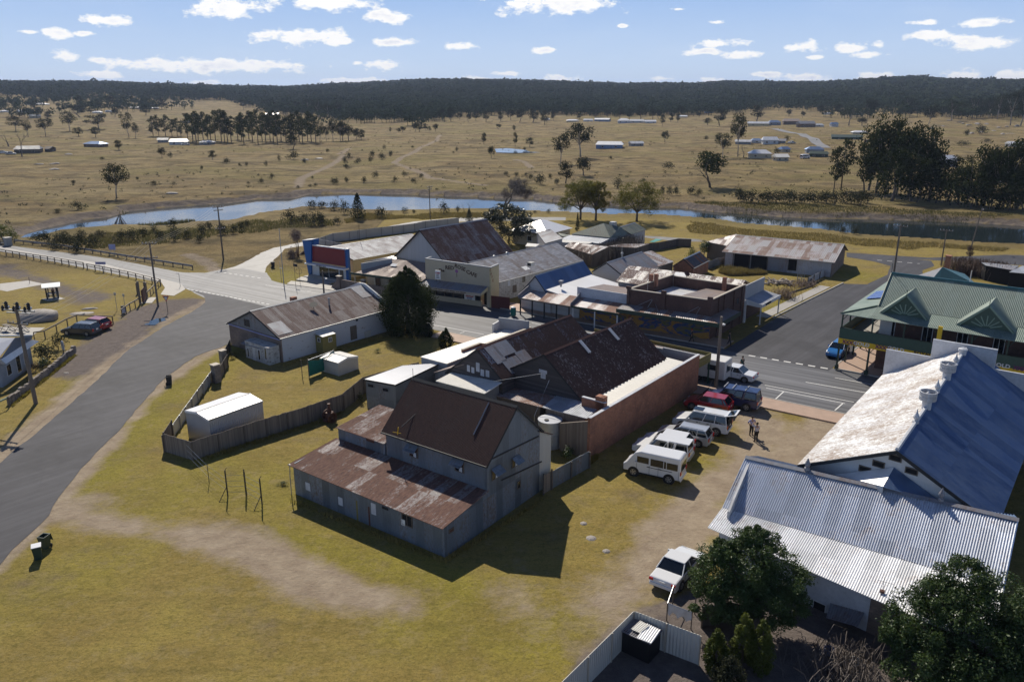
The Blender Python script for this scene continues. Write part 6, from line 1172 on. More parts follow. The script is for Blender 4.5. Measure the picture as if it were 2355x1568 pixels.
# -- 13 the hall
hl=thing('memorial_hall','big hall with sunny rust streaked slope, shaded blue slope and two round ridge ventilators','hall',uv2(58,-9))
rn,rf_=q('z6',1485,1400,7.7),q('z6',1970,690,8.4);en,ef=q('z6',805,1497,4.8),q('z6',1385,885,4.8)
u_r=rf_.dot(US);
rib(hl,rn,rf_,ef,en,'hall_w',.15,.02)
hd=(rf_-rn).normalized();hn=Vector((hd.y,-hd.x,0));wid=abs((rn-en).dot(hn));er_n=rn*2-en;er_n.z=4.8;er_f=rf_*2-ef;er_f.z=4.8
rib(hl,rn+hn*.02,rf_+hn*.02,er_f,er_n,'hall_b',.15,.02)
MB().tube([rn+UPZ*.06,rf_+UPZ*.06],.13,6).build('ridge_cap','stain_white',hl)
ge0,ge1=en+hn*.25+hd*.35,er_n-hn*.25+hd*.2;gt=rn+hd*.3
MB().prism([Vector((ge0.x,ge0.y,0)),Vector((ge1.x,ge1.y,0)),ge1-UPZ*.15,gt-UPZ*.2,ge0-UPZ*.15],hd*.15).build('gable','render_white',hl)
for(a,b)in((rn,en),(rn,er_n)):MB().prism([a-hd*.05-UPZ*.02,b-hd*.05-UPZ*.02,b-hd*.05-UPZ*.24,a-hd*.05-UPZ*.24],hd*.06).build('barge_board','dark',hl)
sw0=en+hn*.3+hd*.3;sw1=ef+hn*.3;MB().prism([Vector((sw0.x,sw0.y,0)),Vector((sw1.x,sw1.y,0)),sw1-UPZ*.1,sw0-UPZ*.1],hn*.15).build('side_wall','white_iron',hl)
gn_=-hd;gp0=Vector((ge0.x,ge0.y,0));gnn=(ge1-ge0);gnn.z=0;gnn.normalize();gfn=Vector((gnn.y,-gnn.x,0));gfn=gfn if gfn.dot(-hd)>0 else-gfn
for(x,y)in((1360,50),(1475,8),(1585,98),(1265,85)):opening(hl,onp('z8',x,y,gp0,gfn),gfn,.75,.42,'vent','timber','void')
fu=ef.dot(US)+.05
def FP_(v,z):return U(fu,v,z)
vl,vr_=ef.dot(VS)-.35,ef.dot(VS)+.0;vc=rf_.dot(VS)
v_a=onp('y8',1275,1050,FP_(0,0),-US).dot(VS);v_b=onp('y8',1305,845,FP_(0,0),-US).dot(VS);v_c=onp('y8',2055,950,FP_(0,0),-US).dot(VS)
z_a=onp('y8',770,962,FP_(0,0),-US).z;z_b=onp('y8',1305,848,FP_(0,0),-US).z;v_0=onp('y8',770,962,FP_(0,0),-US).dot(VS)
for(q0_,q1_)in((v_0,v_a),(v_c+.01,v_c+8)):MB().prism([FP_(q0_,0),FP_(q1_,0),FP_(q1_,z_a),FP_(q0_,z_a)],US*.2).build('parapet_wing','stain_white',hl)
MB().prism([FP_(v_a+.01,0),FP_(v_c,0),FP_(v_c,z_b),FP_(v_a+.01,z_b)],US*.24).build('parapet_centre','stain_white',hl)
MB().prism([FP_(v_0,z_a)-US*.04,FP_(v_a,z_a)-US*.04,FP_(v_a,z_a+.06)-US*.04,FP_(v_0,z_a+.06)-US*.04],US*.28).prism([FP_(v_a,z_b)-US*.04,FP_(v_c,z_b)-US*.04,FP_(v_c,z_b+.06)-US*.04,FP_(v_a,z_b+.06)-US*.04],US*.32).build('coping','galv',hl)
def ridge_at(zn,x,y):
 """point on the hall ridge nearest to a pixel"""
 best=None
 for i in range(400):
  p=rn.lerp(rf_,i/399);dz=p.z-CAM_H;f=p.y*cP-dz*sP;X=CX+FP*p.x/f;Y=proj_y(p);qx=Q(zn,x,y);e_=(X-qx[0])**2+(Y-qx[1])**2
  if best is None or e_<best[0]:best=(e_,p.copy())
 return best[1]
for(x,y)in((1690,1110),(1820,905)):
 p=ridge_at('z6',x,y);rv=thing('roof_ventilator','round drum ventilator on the hall ridge, %s'%('nearer the camera' if x==1690 else 'farther from the camera'),'ventilator',p,'ridge ventilators')
 MB().lathe(p-UPZ*.1,[(.30,0),(.30,.55),(.22,.6),(.22,.75)],16).build('base','stain_white',rv);MB().lathe(p+UPZ*.55,[(.52,0),(.55,.04),(.55,.3),(.52,.32),(.55,.34),(.55,.6),(.58,.62),(.50,.64),(.48,.2),(.2,.18)],24).build('drum','galv',rv);MB().lathe(p+UPZ*.8,[(.36,0),(.36,.02),(.02,.38)],20).build('cone_cap','stain_white',rv)
for(x,y,lab)in((1612,1215,'ornate pointed finial on the hall ridge nearest the near gable'),(1758,1005,'ornate pointed finial on the hall ridge between the two ventilators'),(1878,815,'ornate pointed finial on the hall ridge beyond the far ventilator'),(1925,745,'stubby round vent at the far end of the hall ridge')):
 p=ridge_at('z6',x,y);solo(MB().lathe(p+UPZ*.02,[(.2,0),(.2,.16),(.1,.24),(.18,.36),(.19,.46),(.06,.75),(.015,1.0)]if y!=745 else[(.28,0),(.28,.3),(.34,.34),(.34,.5),(.1,.6)],12),'ridge_finial','stain_white',lab,'finial','hall ridge finials')
pz_=lambda x,y,D:onp('z8',x,y,gp0+gfn*D,gfn)
pA,pL_,pF,pR_=pz_(1465,72,.06),pz_(1060,120,.06),pz_(1390,202,1.7),pz_(1790,310,.06)
pr=thing('hall_porch','small hipped porch roof between the hall gable and the ribbed roof','porch',Vector((pF.x,pF.y,0)))
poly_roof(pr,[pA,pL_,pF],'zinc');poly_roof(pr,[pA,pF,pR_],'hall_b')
MB().prism([pL_-UPZ*.07,pF-UPZ*.07,Vector((pF.x,pF.y,0)),Vector((pL_.x,pL_.y,0))],hd*.12).build('wall','render_white',pr)
# -- 14 near building with ribbed silver roof
nh=thing('near_building','near building with silver ribbed roof, part brick wall and two finials','building',uv2(46,-10))
RL,RR_=q('z8',450,-2,5.5),q('z8',2320,428,5.5);BL_=q('z8',290,345,3.3);EL_=q('z8',190,482,2.75)
BR_=q('z8',2222,900,3.3);ER_=q('z8',2135,1320,2.75)
rd=(RR_-RL);Lr_=rd.length;rd.normalize();k1=BL_-RL;k2=EL_-RL;ns=Vector((-rd.y,rd.x,0));w1_=abs(k1.dot(ns));w2_=abs(k2.dot(ns));sg_=-1 if k1.dot(ns)<0 else 1
rib(nh,RL,RR_,BR_,BL_,'rib_top',.135,.024,per=8)
rib(nh,BL_-UPZ*.02,BR_-UPZ*.02,ER_,EL_,'rib_roof',.135,.024,'verandah_roof',per=8)
rib(nh,RL-ns*sg_*.03,RL+rd*Lr_-ns*sg_*.03,RL+rd*Lr_-ns*sg_*3.5-UPZ*1.4,RL-ns*sg_*3.5-UPZ*1.4,'hall_b',.17,.03)
MB().prism([RL-ns*.22*sg_-UPZ*.02,RL+UPZ*.09,RL+ns*.22*sg_-UPZ*.04],rd*Lr_).build('ridge_cap','galv_dull',nh)
wa=RL+ns*sg_*(w1_-.2)+rd*.3;wb_=RL+rd*(Lr_-.3)+ns*sg_*(w1_-.2)
rw_=(ER_-EL_);rw_.z=0;rw_.normalize();no_=Vector((rw_.y,-rw_.x,0));no_=no_ if no_.y<0 else-no_
wa2=EL_-no_*.9+rw_*.3;wb2=ER_-no_*.9-rw_*.3;Lw_=(Vector((wb2.x-wa2.x,wb2.y-wa2.y,0))).length;rd_keep=rd;rd=rw_
MB().prism([Vector((wa2.x,wa2.y,0)),Vector((wa2.x,wa2.y,0))+rd*Lw_*.62,Vector((wa2.x,wa2.y,2.85))+rd*Lw_*.62,Vector((wa2.x,wa2.y,2.85))],-no_*.2).build('wall','stain_white',nh)
MB().prism([Vector((wa2.x,wa2.y,0))+rd*(Lw_*.62+.01),Vector((wb2.x,wb2.y,0)),Vector((wb2.x,wb2.y,2.85)),Vector((wa2.x,wa2.y,2.85))+rd*(Lw_*.62+.01)],-no_*.2).build('brick_wall','brick_tan',nh)
rd=rd_keep;no_r=no_;no_=ns*sg_
MB().prism([Vector((RL.x,RL.y,0))+rd*.25+no_*(w2_-1.15),Vector((RL.x,RL.y,0))+rd*.25-no_*3.2,RL+rd*.25-no_*3.2-UPZ*1.35,RL+rd*.25-UPZ*.1,RL+rd*.25+no_*(w1_-.1)-UPZ*1.48,RL+rd*.25+no_*(w2_-1.15)-UPZ*1.95],rd*.15).build('end_wall','render_white',nh)
wn0=Vector((wa2.x,wa2.y,0));no_=no_r
opening(nh,onp('z8',950,1055,wn0,no_),no_,.8,1.25,pane='void');opening(nh,onp('z8',815,1040,wn0,no_),no_,.8,1.25,pane='void')
opening(nh,onp('z8',1100,1190,wn0,no_),no_,.95,2.0,'door','timber','void')
aw_=[onp('z8',x,y,wn0+no_*dd,no_)for(x,y,dd)in((1030,1000,.02),(1262,1065,.02),(1215,1160,.95),(1000,1100,.95))];rib(nh,aw_[0],aw_[1],aw_[2],aw_[3],'galv_dull',.15,.025,'window_awning',.03)
for t,lab in((3.2,'dark pointed finial on the ribbed roof ridge at the left'),(14.0,'dark pointed finial on the ribbed roof ridge at the right')):
 pass
for(x,y,lab)in((870,70,'pointed finial on the silver ribbed roof ridge at the left'),(1780,295,'pointed finial on the silver ribbed roof ridge at the right')):
 best=min((abs(Q('z8',x,y)[0]-(CX+FP*(RL+rd*t).x/((RL+rd*t).y*cP-((RL+rd*t).z-CAM_H)*sP))),t)for t in np.arange(0,Lr_,.05));p=RL+rd*best[1]
 solo(MB().lathe(p+UPZ*.05,[(.18,0),(.18,.14),(.1,.22),(.17,.34),(.17,.46),(.08,.66),(.015,.82)],12),'ridge_finial','galv_dull',lab,'finial')
p=q('z8',1385,920,2.95);solo(MB().box(p,.12,.1,.06,rd,ns).tube([p,p+UPZ*.9],.012,4).tube([p+UPZ*.6-rd*.3,p+UPZ*.6+rd*.5],.01,4),'roof_aerial','rustmetal','small rusty aerial on the lower edge of the ribbed roof','aerial')
# -- 15 near fences and yard
fz=1.8;fpts=[Vector((*q('w2',x,y,fz).xy,0))for x,y in((-500,2200),(120,1568),(785,912),(1405,1140))]
fence('colour_fence','pale pinkish sheet metal yard fence with capped top in the near corner',fpts[:3],fz,'cream_wall',th=.03,post=fz,postm='cap',spacing=2.4,pw=.03)
fence('colour_fence','pale sheet metal yard fence running right behind the black box',[fpts[2],fpts[3]],fz,'cream_wall',th=.03,post=fz,postm='cap',spacing=2.4,pw=.03)
p=q('w2',850,1075,1.4);bx=Vector((p.x,p.y,0));root=thing('scrap_box','black box shed topped with loose corrugated iron in the fence corner','box',bx);MB().box(bx+UPZ*.65,.85,.6,.65,VS,US).build('box_body','black',root)
rib(root,bx-VS*.9+US*.65+UPZ*1.36,bx+VS*.95+US*.65+UPZ*1.36,bx+VS*.95-US*.7+UPZ*1.3,bx-VS*.9-US*.7+UPZ*1.3,'galv_dull',.12,.02,'loose_sheet',.015);rib(root,bx+VS*.1+US*.5+UPZ*1.5,bx+VS*.9+US*.5+UPZ*1.46,bx+VS*1.0-US*.7+UPZ*1.4,bx+VS*.2-US*.8+UPZ*1.42,'zinc',.12,.02,'loose_sheet',.015);rib(root,bx-VS*.3+US*.45+UPZ*1.52,bx+VS*.3+US*.35+UPZ*1.56,bx+VS*.15-US*.4+UPZ*1.46,bx-VS*.4-US*.35+UPZ*1.42,'cream_iron',.12,.02,'loose_sheet',.015)
root=thing('netted_frame','timber frame draped with torn pale netting beside the white sedan','frame',q('w2',1090,1000))
pp=[q('w2',1085,1000),q('w2',1310,1080),q('w2',1345,940),q('w2',1140,850)]
for i,p in enumerate(pp):MB().tube([p,p+UPZ*(1.15 if i<2 else 1.3)],.035,5).build('post','timber',root)
mb=MB();vs=[];n_=9;a,b=pp[0]+UPZ*1.15,pp[1]+UPZ*1.1
for i in range(n_+1):
 for j in range(4):t=i/n_;vs.append(a.lerp(b,t)-UPZ*(.75*j/3*(.8+.2*math.sin(i*2)))+US*(.05*math.sin(i*1.7+j)))
fs=[(i*4+j,(i+1)*4+j,(i+1)*4+j+1,i*4+j+1)for i in range(n_)for j in range(3)];mb.add(vs,fs);mb.add([v+US*.01 for v in vs],[f[::-1]for f in fs]);mb.build('netting','stain_white',root,smooth=True)
MB().tube([pp[0]+UPZ*1.15,pp[3]+UPZ*1.3],.03,5).tube([pp[0]+UPZ*1.15,pp[1]+UPZ*1.1],.03,5).build('rail','steel',root)
fence('paling_fence','dark paling fence behind the leafy saplings in the near corner',[q('w2',1405,1060),q('z8',330,1130),q('z8',560,1190)],1.3,'paling_dark',post=1.3)
for(x,y,c_,lab)in((1015,1350,'paint_blue','small blue tub in the dark back yard'),(1190,1430,'stain_white','pale bucket in the dark back yard')):p=q('z8',x,y);solo(MB().lathe(p,[(.22,0),(.28,.4),(.25,.4),(.2,.05)],12),'tub',c_,lab,'tub')
for i,(x,y,s)in enumerate(((390,240,.35),(405,243,.2),(530,360,.26),(320,105,.25))):
 p=q('w2',x,y);solo(MB().lathe(p-UPZ*.03,[(s,0),(s*1.05,.04),(s*.7,.1),(s*.2,.13)],7),'flat_rock','granite',('largest pale flat rock on the grass right of the mill shadow','smaller flat rock touching the largest one on the grass','pale flat rock in the bare patch near the white sedan','flat rock at the tip of the mill shadow')[i],'rock','flat rocks in the grass')
# -- 16 left side: cottage, park, poles
ct=thing('roadside_cottage','white roofed cottage with a shaded verandah at the left edge','cottage',q('x4',140,1010))
v0,v1=q('x4',108,738,2.45),q('x4',655,365,2.45);i0,i1=q('x4',15,668,2.95),q('x4',530,335,2.95);dV=(v1-v0).normalized();nV=Vector((dV.y,-dV.x,0))
rib(ct,i0-dV*0,i1,v1,v0,'zinc',.2,.02,'verandah_roof');vL=q('x4',-260,735,2.45);rib(ct,i0,i0+(vL-v0),vL,v0-dV*.02,'galv',.2,.02,'verandah_roof')
rt_=q('x4',410,283,4.4);rl_=q('x4',-500,292,4.4);rt2=q('x4',545,266,4.4);g0_=i0+Vector((0,0,.05));g1_=i1+Vector((0,0,.05));sl2=q('x4',250,306,4.38)
poly_roof(ct,[rl_,sl2,q('x4',-10,625,3.1),q('x4',-700,640,3.1)],'zinc');poly_roof(ct,[sl2,rt2,i1+UPZ*.08,i0+UPZ*.08],'hall_b')  # right face gets the blue iron to paint its shade
MB().tube([rl_,rt2],.07,5).build('ridge_cap','white',ct)
wv0,wv1=i0-nV*0,i1;wI=Vector((i0.x,i0.y,0))+nV*.0;wJ=Vector((i1.x,i1.y,0))
MB().prism([wI-nV*.3+dV*.2,wJ-nV*.3,wJ-nV*.3+UPZ*2.85,wI-nV*.3+dV*.2+UPZ*2.85],-nV*.2).build('wall','render_grey',ct)
MB().prism([wI-nV*.3,wI-nV*.3+(vL-v0),wI-nV*.3+(vL-v0)+UPZ*2.85,wI-nV*.3+UPZ*2.85],dV*.2).build('wall','render_grey',ct)
for(x,y)in((140,1010),(222,950),(378,842)):p=q('x4',x,y);MB().tube([p,Vector((p.x,p.y,2.4))],.05,6).build('verandah_post','trim_white',ct)
for t in(.25,.55,.8):opening(ct,(wI-nV*.3).lerp(wJ-nV*.3,t)+UPZ*1.3,nV,1.0,1.2 if t!=.55 else 2.0,'window' if t!=.55 else 'door')
def rockwall(name,label,pts,h,w=.3):
 root=thing(name,label,'wall',pts[0]);rnd=random.Random(5);mb=MB()
 for i in range(len(pts)-1):
  a,b=pts[i],pts[i+1];d_=(b-a).normalized();n_=Vector((-d_.y,d_.x,0));x=0;L_=(b-a).length
  while x<L_:
   wd=rnd.uniform(.2,.42);hh=h*rnd.uniform(.86,1.12);mb.box(a+d_*(x+wd/2)+n_*rnd.uniform(-.04,.04)+UPZ*(hh/2),wd/2,w/2*rnd.uniform(.85,1.1),hh/2,d_,n_);x+=wd*.97
 mb.build('stonework','stone',root);return root
rockwall('stone_wall','low dry stone wall curving beside the cottage garden, broken by a gate',F('x4',[(160,1420),(300,1310),(560,1120),(830,910),(1070,710)]),.75)
rockwall('stone_wall','short end section of low stone wall beyond the garden gate',F('x4',[(1090,685),(1180,620),(1255,540)]),.8)
fence('garden_gate','pale mesh gate at the near end of the stone wall',F('x4',[(-60,1560),(155,1460)]),.95,'ltgreen',rail=True,post=1.1,postm='timber')
p=q('x4',1075,650);root=thing('cottage_sign','round topped pale sign board at the stone wall gap','sign',p);MB().tube([p,p+UPZ*1.1],.05).build('post','timber',root);MB().box(p+UPZ*1.45+VS*.1,.32,.03,.38,VS,US).lathe(p+UPZ*1.8+VS*.1-US*.03,[(.32,0),(.32,.06)],16,US).build('board','stain_white',root)
fence('post_and_rail','timber post and rail fence along the park edge behind the parked cars',[q('x4',580,350),q('x4',750,325),q('x4',945,222),q('x4',1125,120),q('w3',875,497),q('w3',1280,512)],1.0,'timber',post=1.05,rail=True,spacing=2.6)
fence('post_and_rail','park edge rail fence between the bin and the memorial board',F('z4',[(835,485),(890,445),(960,405),(1030,345),(1100,272)]),.95,'timber',post=1.0,rail=True,spacing=1.8)
gA,gB=q('z4',1320,158),q('z4',-300,-40)
def guard(name,label,pts,h,sp,m,postm,beam=.16,rails=1,zoff=0.0):
 root=thing(name,label,'rail',(pts[0].x,pts[0].y,zoff));
 for i in range(len(pts)-1):
  a,b=pts[i],pts[i+1];L_=(b-a).length;k=max(1,round(L_/sp));d_=(b-a).normalized();n_=Vector((-d_.y,d_.x,0))
  for j in range(k+(1 if i==len(pts)-2 else 0)):MB().box(a+d_*(L_*j/k)+UPZ*(h/2-.1),.06,.06,h/2+.1,d_,n_).build('post',postm,root)
  for r_ in range(rails):MB().box((a+b)/2+UPZ*(h-beam-.4*r_)-n_*.09,L_/2,.02,beam,d_,n_).build('beam',m,root)
 return root
guard('guard_rail','galvanised guard rail along the far side of the highway',[q('z1',1320,1425),q('z1',750,1335),q('z1',420,1280),q('z1',100,1245)],.75,2.6,'galv_dull','timber')
guard('white_post_rail','long timber post and rail fence beside the highway footpath at the left',[q('z1',575,1418),q('z1',330,1375),q('z1',0,1325),q('z1',-260,1290)],1.05,2.1,'timber','timber',.05,2)
guard('white_post_rail','timber post and rail fence beside the highway footpath nearer the give way sign',[q('z1',1100,1535),q('z1',880,1480),q('z1',600,1425)],1.0,2.3,'timber','timber',.05,2)
p=q('z1',60,1262);solo(MB().box(p+UPZ*.6,.6,.5,.9,VT,UT).box(p+UPZ*1.55,.7,.6,.08,VT,UT),'bridge_pier','concrete','concrete end pier of the bridge at the left edge','pier')
guard('bridge_rail','dark bridge railing beyond the concrete pier at the left edge',[q('z1',40,1262),q('z1',-300,1225)],1.1,1.5,'timber','timber',.06,3)
def pole(name,label,p,h,arms=(),lean=(0,0),r=.16,ins=True,group='power poles',m='pole'):
 root=thing(name,label,'pole',p,group);top=p+Vector((lean[0],lean[1],h));MB().tube([p-UPZ*.3,p.lerp(top,.5),top],[r,r*.85,r*.7],9).build('shaft',m,root)
 for(z,L_,d_)in arms:
  c_=p.lerp(top,z/h);d_=Vector((math.cos(R(d_)),math.sin(R(d_)),0));a=MB().box(c_+Vector((d_.y,-d_.x,0))*.15,L_/2,.05,.06,d_,Vector((-d_.y,d_.x,0))).build('crossarm','timber',root)
  if ins:
   for s in(-1,-.45,.45,1):MB().lathe(c_+Vector((d_.y,-d_.x,0))*.15+d_*(L_/2*s*.93)+UPZ*.06,[(.03,0),(.05,.05),(.03,.12),(.045,.16),(.01,.2)],6).build('insulator','stain_white',a)
 return root,top
pL,tL=pole('power_pole','tall near timber power pole with three switch gear insulators at the left',q('D',83,928),hgt('D',83,928,704),[(8.0,2.6,-20)],lean=(-.15,0),r=.2)
c_=q('D',83,928)+UPZ*8.9;dX=Vector((math.cos(R(-12)),math.sin(R(-12)),0));arm=MB().box(c_+UPZ*.35,1.75,.07,.07,dX,Vector((-dX.y,dX.x,0))).box(c_+UPZ*.1,1.3,.05,.05,dX,Vector((-dX.y,dX.x,0))).build('crossarm','steel',pL)
for s in(-1.2,.0,1.2):
 MB().lathe(c_+dX*s+UPZ*.45,[(.14,0),(.2,.1),(.12,.2),(.2,.3),(.12,.4),(.18,.5),(.06,.7)],8).build('switch_insulator','dark',pL);MB().lathe(c_+dX*(s-.45)+UPZ*.2,[(.1,0),(.16,.1),(.1,.2),(.16,.3),(.05,.55)],8).build('switch_insulator','dark',pL);MB().tube([c_+dX*s+UPZ*1.1,c_+dX*(s-.45)+UPZ*.9],.03,5).build('switch_blade','steel',pL);MB().lathe(c_+dX*(s+.25)+UPZ*.55,[(.06,0),(.09,.08),(.05,.2)],8).build('switch_insulator','stain_white',pL)
pole('power_pole','timber power pole beside the memorial board with a low crossarm',q('z4',1083,415),hgt('D',364,705,558),[(hgt('D',364,705,558)-.15,1.9,10),(6.9,1.9,-5)],r=.15)
pole('power_pole','timber power pole between the highway and the gravel road',q('z1',1530,1360),hgt('z1',1530,1360,990),[(hgt('z1',1530,1360,990)-.2,2.0,40),(hgt('z1',1530,1360,990)-.75,1.6,40),(5.6,1.7,40)],r=.15,m='bark')
pole('power_pole','thin timber power pole on the grass near the river bank in the centre',q('z2',618,1083),hgt('z2',618,1083,855),[(hgt('z2',618,1083,855)-.2,2.0,60),(hgt('z2',618,1083,855)-.7,1.5,60)],r=.12,m='bark')
pole('power_pole','leaning power pole on the river bank at the far right',q('z3',1988,1285),hgt('z3',1988,1285,1005),[(hgt('z3',1988,1285,1005)-.3,1.6,70)],lean=(.9,0),r=.12)
pole('power_pole','timber power pole with crossarm behind the hotel ridge',q('x2',480,650),8.2,[(7.9,2.2,-35)],r=.17)
pole('power_pole','power pole with crossarm beside the back road',q('x2',1160,520),6.2,[(6.0,2.0,-35)],r=.12)
pole('light_pole','thick timber street light pole beside the blue ute',q('z6',245,975),hgt('z6',245,975,485),[],r=.19,group='street light poles')
def lamp(px,z,label):
 p=q(*px,z);
hp=q('z6',245,975);lr=hgt('z6',245,975,550);solo(MB().tube([hp+UPZ*lr,hp+UPZ*(lr+.1)+UT*.5],.03).lathe(hp+UPZ*(lr-.05)+UT*.75,[(.02,-.1),(.16,-.05),(.2,.08),(.02,.15)],10),'street_light','white','white street light head on the thick pole near the blue ute','lamp')
pole('light_pole','pale street light pole standing behind the ridge of the long white walled building',q('y4',1405,500,0)if False else q('y4',1408,372),hgt('y4',1408,372,62),[],r=.14,group='street light poles')
hp=q('y4',1408,372);lr=hgt('y4',1408,372,165);solo(MB().tube([hp+UPZ*lr,hp+UPZ*(lr+.1)+VT*.6],.03).lathe(hp+UPZ*lr+VT*.7,[(.02,-.08),(.18,-.02),(.16,.06),(.02,.1)],10),'street_light','white','white street light head facing the garage forecourt','lamp')
pole('thin_pole','thin steel pole on the green verge left of the garage',q('y4',860,255),hgt('z1',1940,1525,1145),[],r=.07,m='steel',group='thin poles')
def wire(a,b,sag,r=.012,label='power line wire',n=10):
 pts=[a.lerp(b,i/n)-UPZ*(sag*4*(i/n)*(1-i/n))for i in range(n+1)];return pts
w_src=q('z4',1083,415)+UPZ*(hgt('D',364,705,558)-.1);w_mid=q('D',83,928)+UPZ*8.2;far=q('z1',1530,1360)+UPZ*(hgt('z1',1530,1360,990)-.1)
wnum=0
for s,nm in((-.8,'left'),(0,'middle'),(.8,'right')):
 a=w_src+Vector((s,0,0));b=w_mid+dX*s*1.2-UPZ*.1;c2_=q('z1',900+200*(s+1),1200-20*s,5)
 solo(MB().tube(wire(a,b,.9),.014,4),'power_line','cap','%s wire of three running from the park pole to the tall near pole'%nm,'wire','power lines')
 solo(MB().tube(wire(w_src+Vector((s*.8,.1,0)),far+Vector((s*.8,0,0)),.6),.012,4),'power_line','cap','%s wire of three running from the park pole to the highway pole'%nm,'wire','power lines')
 solo(MB().tube(wire(b,b+Vector((-26,-8,-1.0))+dX*s*.3,.5),.014,4),'power_line','cap','%s wire of three leaving the tall near pole to the left'%nm,'wire','power lines')
p=q('z4',1150,460);root=thing('give_way_sign','red and white triangular give way sign on a dark post at the junction','sign',p);hg=hgt('z4',1150,460,342);MB().tube([p,p+UPZ*hg],.035).build('post','dark',root)
nS=Vector((-.15,-1,0)).normalized();tS=Vector((-nS.y,nS.x,0));cS=p+UPZ*(hg-.28);T_=lambda s,o:[cS+nS*o-tS*s+UPZ*s*.55,cS+nS*o+tS*s+UPZ*s*.55,cS+nS*o-UPZ*s*1.15]
MB().prism(T_(.48,.03),nS*.02).build('sign_border','redletter',root);MB().prism(T_(.34,.055),nS*.01).build('sign_face','white',root);text(root,'GIVE WAY',cS+nS*.065+UPZ*.1,nS,.13,'dark',bold=.004,th=.004)
p=q('z4',703,178);root=thing('direction_sign','blue street direction sign on two posts beside the highway footpath','sign',p);hg=hgt('z4',703,178,112)
for s in(-.4,.4):MB().tube([p+Vector((s,0,0)),p+Vector((s,0,hg))],.03).build('post','steel',root)
MB().box(p+UPZ*(hg-.2)-Vector((.15,0,0)),.85,.03,.22).build('board','shirt_lilac',root);text(root,'VISITOR INFO',p+UPZ*(hg-.2)-Vector((.15,.04,0)),Vector((0,-1,0)),.2,'dark',th=.004)
p=q('z1',775,1322);root=thing('highway_sign','back of a grey highway sign on two posts beyond the guard rail','sign',p);hg=hgt('z1',775,1322,1255)
for s in(-.35,.35):MB().tube([p+Vector((s,0,0)),p+Vector((s,0,hg))],.03).build('post','steel',root)
MB().box(p+UPZ*(hg-.45),.6,.02,.5).build('board','shirt_lilac',root)
for(z_,x,y,yt,lab)in(('z4',803,445,320,'thin street sign post left of the pair in the park'),('z4',856,415,330,'thin street sign post right of the pair in the park'),('z4',1235,280,190,'thin bent lamp post on the highway footpath corner'),('z4',205,260,215,'short thin post at the edge of the concrete pad'),('z4',1925,225,110,'thin steel sign post on the verge left of the garage'),('z4',1945,270,155,'thin pole with little lamp on the verge left of the garage')):
 p=q(z_,x,y);hg=hgt(z_,x,y,yt);mb=MB().tube([p,p+UPZ*hg],.035,6)
 if y in(445,415):mb.box(p+UPZ*(hg-.2),.14,.02,.2)
 if y in(280,270):mb.tube([p+UPZ*hg,p+UPZ*hg-Vector((.5,0,0))],.05)
 solo(mb,'sign_post','timber' if y==260 else 'steel',lab,'post')
p=q('z4',965,400);root=thing('memorial_board','curved rusty panel between tall timber posts in the park','sculpture',p)
pts=[q('z4',975,395),q('z4',985,392),q('z4',1000,375),q('z4',1012,350)];hq=hgt('z4',985,392,300);mb=MB()
for i in range(3):mb.prism([pts[i],pts[i+1],pts[i+1]+UPZ*(hq+.15*i),pts[i]+UPZ*(hq+.15*i-.1)],Vector((.05,.03,0)))
mb.build('panel','rustmetal',root)
for(x,y,yt)in((962,400,245),(1003,370,250),(945,330,255)):pp_=q('z4',x,y);MB().box(pp_+UPZ*hgt('z4',x,y,yt)/2,.12,.12,hgt('z4',x,y,yt)/2).build('post','timber',root)
kind(MB().prism([q('z4',965,395),q('z4',1040,395),q('z4',1075,355),q('z4',1010,358)],UPZ*.06).build('path','concrete'),'structure')
p=q('z4',848,465);root=thing('park_bin','small dark topped park bin in a pale holder by the rail fence','bin',p);MB().lathe(p+UPZ*.1,[(.25,0),(.27,.75),(.25,.75)],12).build('bin_body','stain_white',root);MB().lathe(p+UPZ*.86,[(.28,0),(.28,.16),(.18,.24)],12).build('lid','dark',root)
p0_,p1_=q('w3',535,235),q('w3',662,222);hS=hgt('w3',535,235,95);root=thing('picnic_shelter','small picnic shelter with curved metal roof on dark posts in the park','shelter',(p0_+p1_)/2);dS=(p1_-p0_).normalized();nS2=Vector((-dS.y,dS.x,0));Ls=(p1_-p0_).length
for t in(0,Ls):MB().box(p0_+dS*t+UPZ*hS/2,.09,.09,hS/2,dS,nS2).build('post','black',root)
for t in(0.2,Ls-.2):MB().box(p0_+dS*t+nS2*1.5+UPZ*hS/2,.07,.07,hS/2,dS,nS2).build('post','black',root)
mb=MB();vs=[];n_=12
for i in range(n_+1):
 a=-0.95+1.9*i/n_;x_=math.sin(a)*1.45/math.sin(.95);z_=(math.cos(a)-math.cos(.95))*.75
 for s in(-.45,Ls+.45):vs.append(p0_+dS*s+nS2*(x_+.75)+UPZ*(hS+z_-.05))
mb.add(vs,[(2*i,2*i+2,2*i+3,2*i+1)for i in range(n_)]);mb.add([v-UPZ*.05 for v in vs],[(2*i,2*i+1,2*i+3,2*i+2)for i in range(n_)]);mb.build('curved_roof','tank',root,smooth=True)
kind(MB().prism([q('w3',470,235),q('w3',540,258),q('w3',735,232),q('w3',650,205)],UPZ*.04).build('path','concrete'),'structure')
c_=(p0_+p1_)/2+nS2*.6;tb=thing('picnic_table','timber picnic table with benches under the curved shelter roof','table',c_);MB().box(c_+UPZ*.74,.85,.35,.03,dS,nS2).build('table_top','galv_dull',tb)
for s in(-1,1):MB().box(c_+nS2*.6*s+UPZ*.44,.85,.12,.025,dS,nS2).build('bench','galv_dull',tb)
